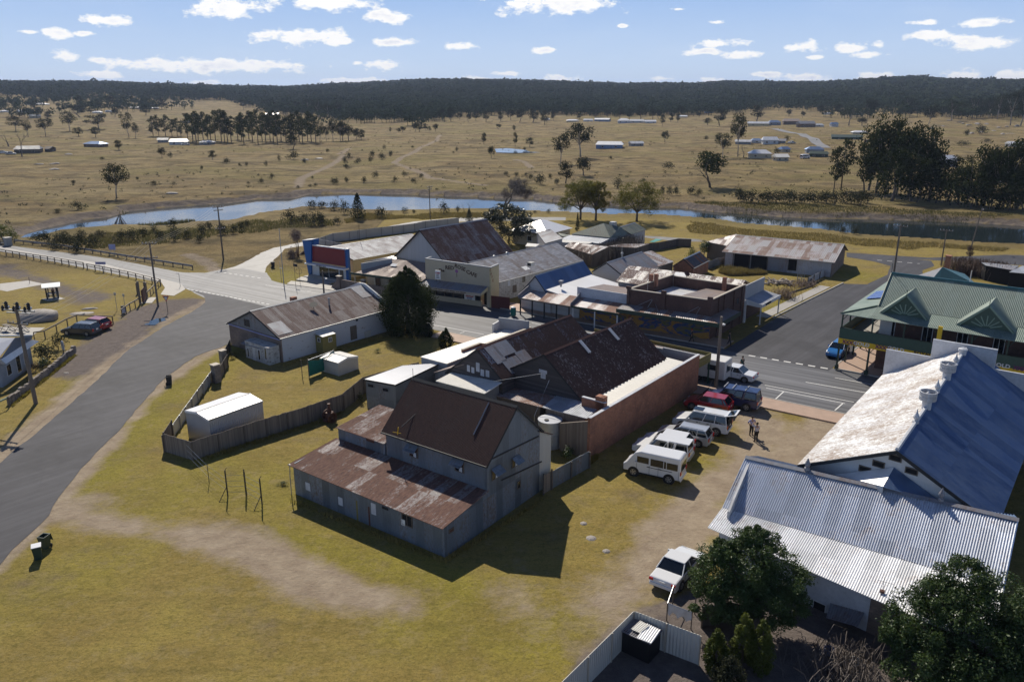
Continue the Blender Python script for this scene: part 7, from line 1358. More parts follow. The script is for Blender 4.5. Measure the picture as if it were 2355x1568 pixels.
for s in(-.6,.6):MB().box(c_+dS*s+UPZ*.37,.04,.6,.04,dS,nS2).box(c_+dS*s+UPZ*.36,.04,.05,.36,dS,nS2).build('leg','steel',tb)
for(x,y,lab)in((90,590,'dark metal park table frame at the left on the concrete pad'),(250,600,'long dark park bench frame behind the tall near pole')):
 c_=q('w3',x,y);tb=thing('park_table',lab,'table',c_,'dark park furniture');MB().box(c_+UPZ*.72,.75,.3,.03,VT,UT).build('table_top','timber',tb)
 for s in(-1,1):MB().box(c_+UT*.6*s+UPZ*.42,.75,.1,.02,VT,UT).build('bench','timber',tb);MB().tube([c_+VT*.6*s-UT*.6,c_+VT*.6*s+UPZ*.7,c_+VT*.6*s+UT*.6],.04,5).build('leg','dark',tb)
def bin_(p,h,ang,label,m='green',tip=False,lid='galv_dull',open_=False):
 root=thing('wheelie_bin',label,'bin',p,'wheelie bins');d_=Vector((math.cos(R(ang)),math.sin(R(ang)),0));n_=Vector((-d_.y,d_.x,0));w=h*.28
 up=(UPZ+d_*.25).normalized()if tip else UPZ;dd=(d_-up*d_.dot(up)).normalized()
 P_=lambda a,b,z:p+dd*a+n_*b+up*z
 bt=[P_(-w*.8,-w*.75,.06),P_(w*.8,-w*.75,.06),P_(w*.8,w*.75,.06),P_(-w*.8,w*.75,.06)];tp=[P_(-w*1.1,-w,h),P_(w*1.1,-w,h),P_(w*1.1,w,h),P_(-w*1.1,w,h)]
 ti=[P_(-w*.95,-w*.85,h),P_(w*.95,-w*.85,h),P_(w*.95,w*.85,h),P_(-w*.95,w*.85,h)];bi=[P_(-w*.7,-w*.65,.15),P_(w*.7,-w*.65,.15),P_(w*.7,w*.65,.15),P_(-w*.7,w*.65,.15)]
 f=[(3,2,1,0)]+[(i,(i+1)%4,4+(i+1)%4,4+i)for i in range(4)]+[(4+i,4+(i+1)%4,8+(i+1)%4,8+i)for i in range(4)]+[(8+i,8+(i+1)%4,12+(i+1)%4,12+i)for i in range(4)]+[(12,13,14,15)]
 MB().add(bt+tp+ti+bi,f).build('bin_body',m,root)
 for s in(-1,1):MB().lathe(P_(-w*.95,s*w*.75,.12)-n_*.03,[(.12,0),(.12,.06)],12,n_).build('wheel','rubber',root)
 if open_:MB().add([P_(-w*1.15,-w,h),P_(-w*1.15,w,h),P_(-w*1.6,w,h-w*2.0),P_(-w*1.6,-w,h-w*2.0),P_(-w*1.22,-w,h),P_(-w*1.22,w,h),P_(-w*1.68,w,h-w*2.0),P_(-w*1.68,-w,h-w*2.0)],[(0,1,2,3),(7,6,5,4),(0,4,5,1),(2,6,7,3),(0,3,7,4),(1,5,6,2)]).build('lid',m,root)
 else:MB().prism([P_(-w*1.2,-w*1.08,h+.01),P_(w*1.2,-w*1.08,h+.01),P_(w*1.2,w*1.08,h+.01),P_(-w*1.2,w*1.08,h+.01)],up*.05).build('lid',lid,root,bevel=.015)
 return root
bin_(q('z7',265,700),.95,-60,'green wheelie bin with closed pale lid by the road, in front of the open bin','olive' if False else 'dkgreen',lid='galv')
bin_(q('z7',315,625),.95,-100,'dark wheelie bin with its lid hanging open beside the road','dkgreen',tip=False,open_=True)
bin_(q('z4',1162,950),.95,20,'dark wheelie bin with a red lid on the grass verge of the side road','dark',lid='redletter',open_=True)
bin_(q('y1',0,0)if False else q('z1',1870,1415),1.0,20,'dark boxy bin on the gravel road verge','dark',lid='dark')
p=q('y2',1420,970);root=thing('street_bin','round bottle green street bin with white cap near the old verandah','bin',p);MB().lathe(p+UPZ*.13,[(.33,0),(.36,.1),(.36,1.0),(.3,1.1)],16).build('bin_body','net',root);MB().lathe(p+UPZ*1.2,[(.3,0),(.3,.1),(.1,.18)],16).build('cap','white',root)
p=q('y4',1050,200);root=thing('bowser_frame','thin rusty frame with a small sign and hoop on the garage verge','frame',q('y1',125,1120))
for(x,y,yt)in((125,1120,690),(185,1080,830)):pp_=q('y1',x,y);MB().tube([pp_,pp_+UPZ*hgt('y1',x,y,yt)],.03,6).build('post','timber',root)
pb=q('y1',140,1100);MB().box(pb+UPZ*hgt('y1',140,1100,830),.45,.03,.2,VT,UT).build('sign_board','dark',root);MB().tube([q('y1',170,980)+Vector((math.cos(a)*.5,0,.8+math.sin(a)*.5))for a in np.linspace(0,6.28,16)],.025,5).build('hoop','timber',root)
for(x,lab)in((1920,'pale litter crate on the grass by the tall near pole'),):pass
p=q('z4',1040,530);sheet('puddle',[q('z4',990,545),q('z4',1030,515),q('z4',1060,500),q('z4',1130,497),q('z4',1130,515),q('z4',1080,525),q('z4',1050,545)],.01,'water',.3,'structure',.4)
import bmesh
def boulder(name,label,p,sx,sy,sz,seed,ang=0,m='granite',group=None):
 bm=bmesh.new();bmesh.ops.create_icosphere(bm,subdivisions=3,radius=1);rnd=random.Random(seed);off=[Vector((rnd.gauss(0,1),rnd.gauss(0,1),rnd.gauss(0,1))).normalized()for _ in range(7)];th_=[rnd.uniform(.55,.9)for _ in off]
 for v in bm.verts:
  for o_,t_ in zip(off,th_):
   k=v.co.dot(o_)
   if k>t_:v.co-=o_*(k-t_)*.85
  v.co=Vector((v.co.x*sx,v.co.y*sy,max(-.1,v.co.z)*sz))
 me=bpy.data.meshes.new(name);bm.to_mesh(me);bm.free();me.materials.append(M[m]);me.polygons.foreach_set('use_smooth',[True]*len(me.polygons));o=bpy.data.objects.new(name,me);C.objects.link(o);o.location=p;o.rotation_euler.z=ang;return tag(o,label,'boulder',group)
boulder('granite_boulder','large flat granite boulder on the park lawn',q('w3',460,460),3.1,1.8,1.35,3,.15);boulder('granite_boulder','smaller pale granite boulder touching the left end of the large one',q('w3',335,410),1.2,.9,.7,5)
for(x,y,s,lab)in((880,405,.9,'low rock ledge in the bare park grass, left one'),(1010,345,.8,'low rock ledge in the bare park grass, farther one'),(930,395,1.1,'low rock ledge in the bare park grass, middle one')):boulder('rock_ledge',lab,q('w3',x,y),s*1.4,s*.6,.2,x,.2)
boulder('flat_stone','pale flat stone on the grass near the stone wall',q('w3',745,1065),.35,.2,.08,8)
# -- vegetation
def leaves(cen,rad,cnt,size,seed,shell=.55,droop=0.0,asp=.55,zmin=None):
 """rhombic leaves spread through ellipsoid clumps"""
 g=np.random.default_rng(seed);cen=np.asarray(cen,float);rad=np.asarray(rad,float);cnt=np.asarray(cnt,int);I=np.repeat(np.arange(len(cen)),cnt);n=len(I)
 d=g.normal(size=(n,3));d/=np.linalg.norm(d,axis=1)[:,None];r=shell+(1-shell)*g.random(n)**.6;r*=1+g.normal(0,.10,n)
 P=cen[I]+d*rad[I]*r[:,None];nm=d*.5+g.normal(size=(n,3))*.6+np.array([0,0,.25]);nm/=np.linalg.norm(nm,axis=1)[:,None]
 t=np.cross(nm,g.normal(size=(n,3)));t/=np.linalg.norm(t,axis=1)[:,None]
 if droop:t=t*(1-droop)+np.array([0,0,-1])*droop;t/=np.linalg.norm(t,axis=1)[:,None]
 b=np.cross(nm,t);b/=(np.linalg.norm(b,axis=1)[:,None]+1e-9);s=size*g.uniform(.6,1.4,n)[:,None]
 V=np.stack([P-t*s,P-b*s*asp,P+t*s,P+b*s*asp],1)
 if zmin is not None:V=V[V[:,:,2].min(1)>zmin]
 return V
def leafmesh(name,V,m):
 V=V.reshape(-1,3);return fastmesh(name,V,np.arange(len(V)).reshape(-1,4),m)
def branch(mb,p,d,L_,r,depth,rnd,tips,spread=.6,n=4,up=.1,sides=5,gnarl=.18,kids=(2,3),taper=.62,decay=.72):
 pts=[p];rs=[r];dd=d.copy()
 for i in range(n):
  dd=(dd+Vector((rnd.gauss(0,gnarl),rnd.gauss(0,gnarl),rnd.gauss(0,gnarl)+up))).normalized();pts.append(pts[-1]+dd*L_/n);rs.append(r*(1-(1-taper)*(i+1)/n))
 mb.tube(pts,rs,sides if depth>1 else 3,cap=False)
 if depth==0:tips.append(pts[-1]);return
 if depth==1:tips.append(pts[-2])
 k=rnd.randint(*kids)
 for j in range(k):
  a=rnd.uniform(0,6.28);ax=dd.cross(Vector((math.cos(a),math.sin(a),.3))).normalized();nd=(dd*math.cos(spread)+ax*math.sin(spread)*rnd.uniform(.7,1.2)).normalized()
  q_=pts[-1]if j<2 else pts[-2];branch(mb,q_,nd,L_*decay*rnd.uniform(.8,1.15),rs[-1]*.72,depth-1,rnd,tips,spread,max(2,n-1),up,sides,gnarl,kids,taper,decay)
def mbmesh(mb,name,m):
 me=bpy.data.meshes.new(name);me.from_pydata([tuple(v)for v in mb.v],[],mb.f);me.materials.append(M[m]);me.polygons.foreach_set('use_smooth',[True]*len(me.polygons));me.update();return me
PROTO={}
def proto(kind_,seed,H=1.0):
 """unit height tree meshes: (crown mesh, trunk mesh)"""
 key=(kind_,seed)
 if key in PROTO:return PROTO[key]
 rnd=random.Random(seed*13+5);mb=MB();tips=[];V=None;lm,bm_='leaf_gum','bark'
 if kind_=='gum':
  cs_=[];rs_=[];fk=Vector((rnd.uniform(-.05,.05),rnd.uniform(-.05,.05),rnd.uniform(.26,.36)));mb.tube([(0,0,0),fk*.5+Vector((.01,0,0)),fk],[.024,.019,.017],6)
  for i in range(17):
   a=i*2.4+rnd.uniform(-.4,.4);z=rnd.uniform(.40,.86);R0=.31*(1-((z-.6)/.42)**2)**.5;rr=R0*rnd.uniform(.35,1.05);c_=Vector((fk.x+math.cos(a)*rr,fk.y+math.sin(a)*rr,z));cs_.append(tuple(c_));q_=rnd.uniform(.10,.155);rs_.append((q_*1.15,q_*1.15,q_*.85))
   if i%2==0:mb.tube([fk,fk.lerp(c_,.5)+Vector((0,0,.04)),c_],[.012,.008,.003],4,cap=False)
  V=leaves(cs_,rs_,[95]*17,.021,seed,.35);bm_='bark_pale'
 elif kind_=='dense':
  cs_=[];rs_=[]
  for i in range(16):
   a=rnd.uniform(0,6.28);z=rnd.uniform(.32,.84);R0=.30*math.sin(min(1,(z-.12)/.8)*math.pi)**.6;rr=rnd.uniform(.3,1)*R0;cs_.append((math.cos(a)*rr,math.sin(a)*rr,z));q_=rnd.uniform(.10,.17);rs_.append((q_*1.15,q_*1.15,q_*.85))
  branch(mb,Vector((0,0,0)),Vector((0,0,1)),.3,.03,2,rnd,tips,.5,3);V=leaves(cs_,rs_,[95]*16,.025,seed,.5)
 elif kind_=='pine':
  mb.tube([(0,0,0),(.01,0,.5),(0,.01,.92)],[.016,.012,.004],5);cs_=[];rs_=[]
  for i in range(12):
   z=.30+.62*i/11;R0=.21*math.sin((z-.18)/.86*math.pi)**.7;a=rnd.uniform(0,6.28);cs_.append((math.cos(a)*R0*.55,math.sin(a)*R0*.55,z));rs_.append((R0*rnd.uniform(.6,.95),R0*rnd.uniform(.6,.95),.07))
  V=leaves(cs_,rs_,[75]*12,.024,seed,.3);lm='leaf_pine'
 elif kind_=='cone':
  mb.tube([(0,0,0),(0,0,.9)],[.02,.004],5);cs_=[];rs_=[]
  for i in range(46):
   z=.06+.9*(i/45);R0=.30*(1-z)**.75*(.55+.45*min(1,z*6));a=i*2.4;cs_.append((math.cos(a)*R0*.62,math.sin(a)*R0*.62,z));rs_.append((max(.03,R0*.5),max(.03,R0*.5),.05))
  V=leaves(cs_,rs_,[48]*46,.02,seed,.4);lm='leaf_pine'
 elif kind_=='shrub':
  cs_=[];rs_=[]
  for i in range(9):
   a=rnd.uniform(0,6.28);rr=rnd.uniform(0,.42);h_=rnd.uniform(.3,.7)*(1.1-rr);cs_.append((math.cos(a)*rr,math.sin(a)*rr,h_));q_=rnd.uniform(.22,.34);rs_.append((q_,q_,min(h_,.3)))
  branch(mb,Vector((0,0,0)),Vector((0,0,1)),.25,.03,2,rnd,tips,.8,2,.1,3);V=leaves(cs_,rs_,[55]*9,.045,seed,.35,zmin=-.05);lm='leaf_shrub'
 elif kind_=='bare':
  branch(mb,Vector((0,0,0)),Vector((0,0,1)),.26,.03,5,rnd,tips,.5,3,.06,4,.12,(2,3),.6,.78);z1_=max(t.z for t in tips);mb.v=[v*(1/z1_)for v in mb.v];bm_='twig'
 cm=leafmesh('crown',V,lm)if V is not None else None;tm=mbmesh(mb,'trunk',bm_);PROTO[key]=(cm,tm);return PROTO[key]
LEAFV={}
def plant(kind_,seed,p,h,w,label,cat='tree',group=None,name=None,lm=None,rot=None):
 """w = width scale relative to the height scale"""
 cm,tm=proto(kind_,seed);root=thing(name or{'gum':'eucalypt_tree','dense':'round_tree','pine':'pine_tree','cone':'conifer_tree','shrub':'scrub_bush','bare':'bare_tree'}[kind_],label,cat,p,group)
 root.scale=(h*w,h*w,h);root.rotation_euler.z=rot if rot is not None else random.random()*6.28
 if cm is not None:
  me=cm
  if lm:
   if(kind_,seed,lm)not in LEAFV:LEAFV[(kind_,seed,lm)]=cm.copy();LEAFV[(kind_,seed,lm)].materials.clear();LEAFV[(kind_,seed,lm)].materials.append(M[lm])
   me=LEAFV[(kind_,seed,lm)]
  o=bpy.data.objects.new('crown' if cat=='tree' else 'foliage',me);C.objects.link(o);o.parent=root
 o=bpy.data.objects.new('trunk' if cat=='tree' else 'stems',tm);C.objects.link(o);o.parent=root;return root
ORD=['leftmost','second from left','third from left','fourth from left','fifth from left','sixth from left','seventh from left','eighth from left','ninth from left','tenth from left','eleventh from left','twelfth from left','thirteenth from left','fourteenth from left','fifteenth from left','sixteenth from left','seventeenth from left','eighteenth from left','nineteenth from left','twentieth from left']
def row(zone,items,phrase,kinds,cat='tree',group=None,seeds=5,lm=None,wk=1.0,name=None,same=False,hk=1.17):
 """items: (x, ybase, ytop, width px); labels count from the left"""
 items=sorted(items,key=lambda t:t[0])
 for i,it in enumerate(items):
  x,yb,yt,wd=it[:4];kd=it[4]if len(it)>4 else kinds;p=qt(zone,x,yb);h=hgt(zone,x,yb,yt,p)
  dist=p.y*cP-(p.z-CAM_H)*sP;wm=wd*ZN[zone][2]*.9416/FP*dist;nat={'gum':.9,'dense':.9,'pine':.5,'cone':.66,'shrub':1.3,'bare':.8}[kd];h*=hk;wm*=1.12;w=max(.35,min(3.2,wm/(h*nat)))
  lab=phrase if same else '%s, %s'%(phrase,ORD[i])
  plant(kd,(i*7+len(items))%seeds,p,h,w*wk,lab,cat,group or phrase,name,lm)
row('z1',[(800,945,690,200,'gum')],'big lone gum tree with forked trunk on the far bank of the river','gum',same=True,group='lone gum')
row('z1',[(110,480,385,110),(195,515,410,70),(315,515,380,110),(480,480,350,110),(680,470,365,170),(885,525,365,90),(930,525,430,60)],'gum tree in the row across the left paddock','gum')
row('z1',[(540,515,455,80,'dense'),(655,520,455,80,'dense'),(815,605,545,80,'dense'),(1110,665,590,65,'dense'),(1455,670,615,60,'dense'),(1550,695,660,70,'shrub'),(1380,745,715,35,'shrub'),(1165,665,620,40,'shrub')],'dark bush in the left paddock','dense','bush')
row('z1',[(1050,520,395,70),(1090,520,388,60),(1135,520,385,70),(1180,520,408,60),(1215,520,405,60),(1240,518,440,50)],'tree in the clump left of the pine belt','pine')
bel=[(1285+i*28+rng.integers(-10,10),545+(i%3)*9+rng.integers(-8,8),378+rng.integers(-22,30),84)for i in range(20)];bel2=[(1850+i*28+rng.integers(-10,10),548+(i%3)*9,380+rng.integers(-15,35),88)for i in range(12)]
row('z1',bel,'tall pine in the left part of the dark belt','pine',group='pine belt behind the farm');row('z1',bel2,'tall pine in the right part of the dark belt','pine',group='pine belt behind the farm')
row('z1',[(2190,555,430,75),(2235,548,440,60),(2280,550,400,90),(2330,550,420,90)],'tree at the right end of the dark pine belt','gum')
row('z1',[(2008,610,500,100,'dense')],'round headed tree standing alone in front of the pine belt','dense',same=True)
row('z1',[(60,590,490,110,'bare'),(150,645,480,95,'bare')],'leafless tree near the left edge houses','bare',lm=None)
row('z1',[(550,330,240,70),(760,310,240,80),(930,300,250,70),(1110,330,255,70),(1000,372,300,80),(790,385,320,70),(545,385,300,120),(620,360,320,45),(230,330,285,40),(330,400,345,70),(265,380,320,55),(400,320,285,40),(150,390,355,60),(30,320,265,60)],'tree among the distant left houses','dense')
row('z1',[(1270,400,360,60),(1670,335,270,60),(1825,340,270,90),(1900,345,275,60),(1965,350,290,80),(2040,360,280,90),(2110,370,270,80),(2180,380,270,90),(2250,390,280,90),(2320,390,280,90)],'tree on the slope above the pine belt','gum')
row('z1',[(1820,715,680,30),(1860,810,770,55),(1190,848,825,50),(1060,852,820,80),(700,680,655,50),(945,812,790,40),(1910,678,640,35),(2010,668,612,110),(1690,710,690,35),(1640,712,695,30),(2085,690,665,50),(2300,840,800,60),(2140,800,785,30),(2240,630,600,40)],'low scrub bush in the dry paddock','shrub','bush')
row('z1',[(535,1020,960,120,'shrub'),(400,1040,1010,80,'shrub'),(500,842,812,50,'shrub'),(1790,835,800,50,'shrub'),(1700,840,822,30,'shrub'),(2160,860,835,40,'shrub'),(2120,860,842,40,'shrub'),(2040,870,850,40,'shrub'),(2280,830,800,50,'shrub')],'scrub bush near the far river bank','shrub','bush')
row('z2',[(1510,712,485,125,'gum')],'pale trunked gum leaning beside the biggest gum','gum',same=True);row('z2',[(1645,662,410,210,'gum')],'biggest broad gum tree in the middle paddock','gum',same=True)
row('z2',[(1545,830,695,130,'dense'),(1665,785,655,130,'dense')],'dark tree below the biggest gum','dense')
row('z2',[(985,572,495,55),(1035,657,580,62),(1200,587,495,40),(1298,587,525,65),(1190,482,440,28),(1085,467,430,45),(2222,552,475,65)],'small paddock tree around the far pond','dense')
row('z2',[(515,488,420,55),(545,490,415,60),(585,476,430,35),(655,482,428,50),(430,490,445,60),(610,482,448,40),(400,490,460,40),(345,490,455,24),(150,545,470,70),(110,545,460,70),(60,548,430,90),(20,548,420,90)],'tree in the clumps beyond the track','dense')
row('z2',[(375,828,790,45),(245,792,755,62),(165,827,790,55),(505,833,800,48),(555,798,765,48),(50,822,790,45),(800,610,588,32),(495,597,578,30),(305,602,572,34),(225,652,615,62),(290,672,625,75),(345,656,610,45),(125,697,660,60),(210,685,650,40),(440,780,755,60),(50,730,705,80),(30,690,655,60),(60,660,625,50),(775,630,618,24)],'low bush beside the dirt track','shrub','bush')
row('z2',[(1375,838,768,105),(1140,788,752,55),(1205,792,760,60),(1480,838,798,62),(1265,612,585,34),(1900,865,798,90),(2075,830,800,60),(1855,672,650,40),(2250,735,690,120),(1305,812,770,60),(1440,800,770,50),(1270,790,765,60)],'grey green scrub bush in the middle paddock','shrub','bush')
row('z2',[(2210,910,855,55),(2255,915,855,60),(2300,915,850,60)],'dark scrub by the river right of the willows','shrub','bush')
row('z2',[(660,405,345,80),(700,405,330,70),(760,412,325,80),(820,405,350,50),(880,420,360,40),(930,410,340,60),(1000,418,345,60),(1100,415,350,60),(1170,405,330,70),(1230,422,328,95),(1320,422,332,95),(1400,437,345,75),(1460,410,345,50)],'tree along the forest edge beyond the middle paddock','dense')
row('z2',[(1640,400,360,50),(1745,385,310,85),(1830,385,330,50),(1915,392,312,65),(1980,400,330,60),(2060,402,300,90),(2140,400,320,60),(2205,442,370,45),(2265,425,360,40),(2312,425,360,42),(2180,400,330,50),(2330,380,300,60)],'tree behind the distant white sheds','dense')
row('z3',[(130,388,350,50),(190,437,390,70,'dense'),(270,442,330,110,'dense'),(525,413,310,115,'dense'),(745,380,330,45),(840,390,345,40),(960,357,305,65),(1078,372,300,72),(1155,442,325,95,'bare'),(1245,440,385,90,'dense'),(1300,392,255,100,'dense')],'tree among the distant right houses','dense')
row('z3',[(1555,352,250,95),(1700,438,310,125),(1855,412,270,110),(2000,392,260,100),(2110,390,250,80),(2170,402,235,120),(2260,442,215,150),(2330,445,205,150),(1690,335,285,60),(1640,350,310,60),(1790,385,300,70),(1930,385,290,60),(2060,385,270,60)],'tree on the stony right hill','gum')
row('z3',[(1955,512,465,55),(2050,502,440,115),(730,547,510,55),(435,657,565,85,'bare'),(1080,642,590,45),(180,540,512,50),(655,640,595,60),(1940,575,545,110),(2100,555,530,80)],'bush on the right slopes','shrub','bush')
row('z3',[(395,652,335,125,'gum')],'tall leafy gum beside the pale farmhouse lane','gum',same=True);row('z3',[(290,657,480,118,'gum')],'shorter gum left of the tall leafy gum','gum',same=True)
row('z3',[(205,868,618,270,'dense')],'broad dense dark pine on the far bank','cone',same=True,lm='leaf_pine',wk=1.0)
row('z3',[(1050,900,625,110,'pine'),(1100,890,570,160,'pine')],'open branched pine in the pair left of the giant pines','pine',wk=.9,lm='leaf_pine')
row('z3',[(1290,890,400,240,'dense'),(1340,900,330,280,'gum'),(1400,905,345,250,'dense'),(1480,920,375,280,'gum'),(1560,930,370,300,'dense'),(1640,935,410,260,'gum'),(1710,940,480,240,'dense'),(1450,960,560,280,'dense'),(1340,905,560,260,'dense'),(1260,900,620,160,'dense'),(1580,960,600,300,'dense'),(1700,960,640,280,'dense'),(1400,940,690,240,'shrub'),(1620,965,740,280,'shrub'),(1750,970,720,240,'shrub')],'giant dark pine in the big clump on the far bank','gum',lm='leaf_pine',name='giant_pine',wk=1.0,hk=1.0)
row('z3',[(1830,960,620,240,'dense'),(1900,980,700,240,'dense'),(1960,985,640,260,'gum'),(2060,990,540,260,'gum'),(2130,995,510,240,'gum'),(2210,1000,490,260,'gum'),(2290,1005,560,260,'gum'),(2040,1000,740,280,'dense'),(2180,1010,760,280,'dense'),(2300,1015,720,280,'dense'),(2400,1015,600,280,'gum'),(1850,985,760,240,'shrub'),(1990,1005,790,260,'shrub'),(2120,1015,800,260,'shrub'),(2250,1025,800,260,'shrub'),(2350,1025,790,260,'shrub'),(2080,990,560,200,'dense'),(2240,1000,510,220,'dense')],'dark tree in the shaded grove at the right edge','gum',lm='leaf_pine',name='grove_tree',wk=.95,hk=1.02)
row('z3',[(430+i*57,962+(i%3)*8+i*1.0,872+(i*37)%26,110)for i in range(16)],'dark scrub along the top of the far bank','shrub','bush',wk=1.2)
row('z3',[(70,905,860,90,'shrub'),(130,925,880,70,'shrub'),(400,935,870,120,'shrub'),(1230,930,880,90,'shrub'),(1110,1175,1130,60,'shrub'),(1200,1185,1130,60,'shrub')],'scrub bush close to the right part of the river','shrub','bush')
row('z1',[(250,1240,1170,120),(330,1250,1165,130),(400,1265,1170,140),(480,1270,1180,130),(560,1280,1190,150),(640,1265,1185,130),(440,1215,1160,100),(560,1220,1150,110),(700,1200,1150,100),(380,1290,1230,120),(520,1310,1240,140)],'grey green scrub in the reedy hollow by the bridge','shrub','bush')
row('z1',[(840,1235,1160,130),(910,1225,1145,120),(980,1200,1140,110),(1060,1170,1130,80),(1110,1225,1150,110),(1190,1140,1080,110,'shrub'),(1200,1230,1140,130),(1280,1215,1150,90)],'bushy scrub along the near bank below the pole','shrub','bush')
row('z1',[(1390,1185,1110,110),(1440,1150,1095,80),(1530,1185,1110,120),(1600,1180,1120,110),(1660,1160,1090,80),(1690,1130,1085,60),(1365,1240,1185,90)],'bushy scrub on the near bank right of the pole','shrub','bush')
row('z1',[(1990,1105,1020,140),(2080,1110,1035,110),(2160,1125,1030,150),(2210,1120,1040,100),(2310,1118,1065,90),(2130,1010,950,110),(2200,1005,955,100),(2290,1020,955,110)],'dense bush by the water before the open river','shrub','bush')
row('z1',[(30,1240,1130,150,'dense'),(90,1230,1150,90,'shrub')],'dark green bush at the left end of the bridge','dense','bush',lm='leaf_lime')
row('z2',[(30,1045,950,90),(285,1072,992,120),(445,1038,1000,62),(510,1038,1015,42),(710,1045,965,85),(808,1033,990,48),(880,1033,968,80,'bare'),(850,1035,975,50,'bare'),(1335,1040,1020,30),(1430,1040,1012,40)],'bush on the near bank beside the open water','shrub','bush')
row('z2',[(125,1082,930,135,'cone')],'ragged dark conifer on the near bank beside the water','cone',same=True)
row('z2',[(1625,1160,1055,42,'cone')],'slim clipped cypress beside the green roofed house','cone',same=True,lm='leaf_topiary',wk=.9);row('z2',[(885,1098,1022,62,'cone')],'small egg shaped dark conifer beyond the theatre roof','cone',same=True,lm='leaf_topiary',wk=1.1)
for(nm,lab,z_,poly,n_,h_)in(('reeds','brown reeds along the far left bank','z1',[(130,1210),(500,1095),(900,1018),(1560,968),(2020,935),(2000,915),(1500,945),(900,985),(500,1060),(130,1175)],5000,.6),('reeds','tall brown reeds between the river and the highway','z1',[(160,1240),(700,1165),(1400,1130),(1900,1065),(2300,1040),(2355,1130),(1700,1190),(1300,1240),(700,1290),(200,1290)],11000,.55),('dry_grass','dry grass on the near bank in the middle','z2',[(0,1020),(400,1040),(900,1030),(1400,1045),(1500,1062),(900,1090),(200,1100),(0,1120)],9000,.5),('reeds','dark reeds standing in the shallow river','z1',[(930,1085),(1330,1055),(1340,1068),(940,1100)],900,.6),('dry_grass','rough dry grass on the bank behind the lane at the right','z3',[(0,1080),(480,1135),(1000,1175),(1900,1250),(2355,1275),(2355,1330),(1200,1280),(0,1180)],16000,.4),('reeds','reeds around the shallow left end of the river','z1',[(300,1150),(760,1095),(1100,1110),(1280,1105),(900,1118),(480,1150),(320,1172)],900,.5),('reeds','brown weeds on the sloping far bank at the right','z3',[(0,975),(480,1030),(1500,1065),(2355,1105),(2355,1040),(1200,990),(0,940)],9000,.45)):
 tufts(nm,lab,[q(z_,*t)for t in poly],n_,h_,'reed' if nm=='reeds' else 'drygrass',wd=.06,k='stuff',zf=WZ if n_==900 else None,tol=0 if n_==900 else 1)
def bigtree(name,label,p,H,spread_,lm,seed,levels=3,n=9000,size=.16,bark='bark',clump=.9,trunk=.3,up=.08,droop=0,ang=.6,cat='tree',r=None,shell=.2,kids=(2,3),squash=.8,asp=.55):
 rnd=random.Random(seed);mb=MB();tips=[];root=thing(name,label,cat,p)
 for k in range(2 if trunk<.2 else 1):branch(mb,Vector((0,0,-.1)),Vector((rnd.uniform(-.2,.2),rnd.uniform(-.2,.2),1)),trunk,r or.035,levels,rnd,tips,ang,4,up,6,.14,kids)
 zt=max(t.z for t in tips);xt=sorted(math.hypot(t.x,t.y)for t in tips)[int(len(tips)*.9)];kz=H*.93/zt;kx=spread_/xt;f=lambda v:Vector((v.x*kx,v.y*kx,v.z*kz));mb.v=[f(v)for v in mb.v];tips=[f(t)for t in tips]
 o=bpy.data.objects.new('trunk',mbmesh(mb,'trunk',bark));C.objects.link(o);o.parent=root
 if lm:
  V=leaves([tuple(t)for t in tips],[[clump*rnd.uniform(.7,1.4)]*2+[clump*squash*rnd.uniform(.7,1.3)]for _ in tips],[max(4,n//len(tips))]*len(tips),size,seed,shell,droop,asp);o=bpy.data.objects.new('crown',leafmesh('crown',V,lm));C.objects.link(o);o.parent=root
 return root
def pxd(zone,x,y,wpx):p=q(zone,x,y);return p,wpx*ZN[zone][2]*.9416/FP*(p.y*cP+CAM_H*sP)
WILL=(((1645,1085,790,260),'broad yellow willow, left of the three by the river',11),((1750,1090,795,180),'drooping yellow green willow, middle of the three by the river',12),((2030,1098,815,340),'wide gnarled yellow willow, right of the three by the river',13))
p,w_=pxd('z2',1140,1062,320);bigtree('bare_tree','large leafless spreading tree behind the magnolia',p,hgt('z2',1140,1062,800),w_*.5,'twig',21,5,bark='twig',trunk=.2,ang=.45,up=.02,r=.03,kids=(2,3),n=7000,size=.5,clump=.9,asp=.035)
p,w_=pxd('z1',2030,1330,270);bigtree('bare_tree','reddish leafless round tree beside the garage',p,hgt('z1',2030,1330,1150),w_*.45,'twig_red',24,5,bark='twig_red',trunk=.12,ang=.5,up=.0,r=.03,n=6000,size=.4,clump=.8,asp=.04)
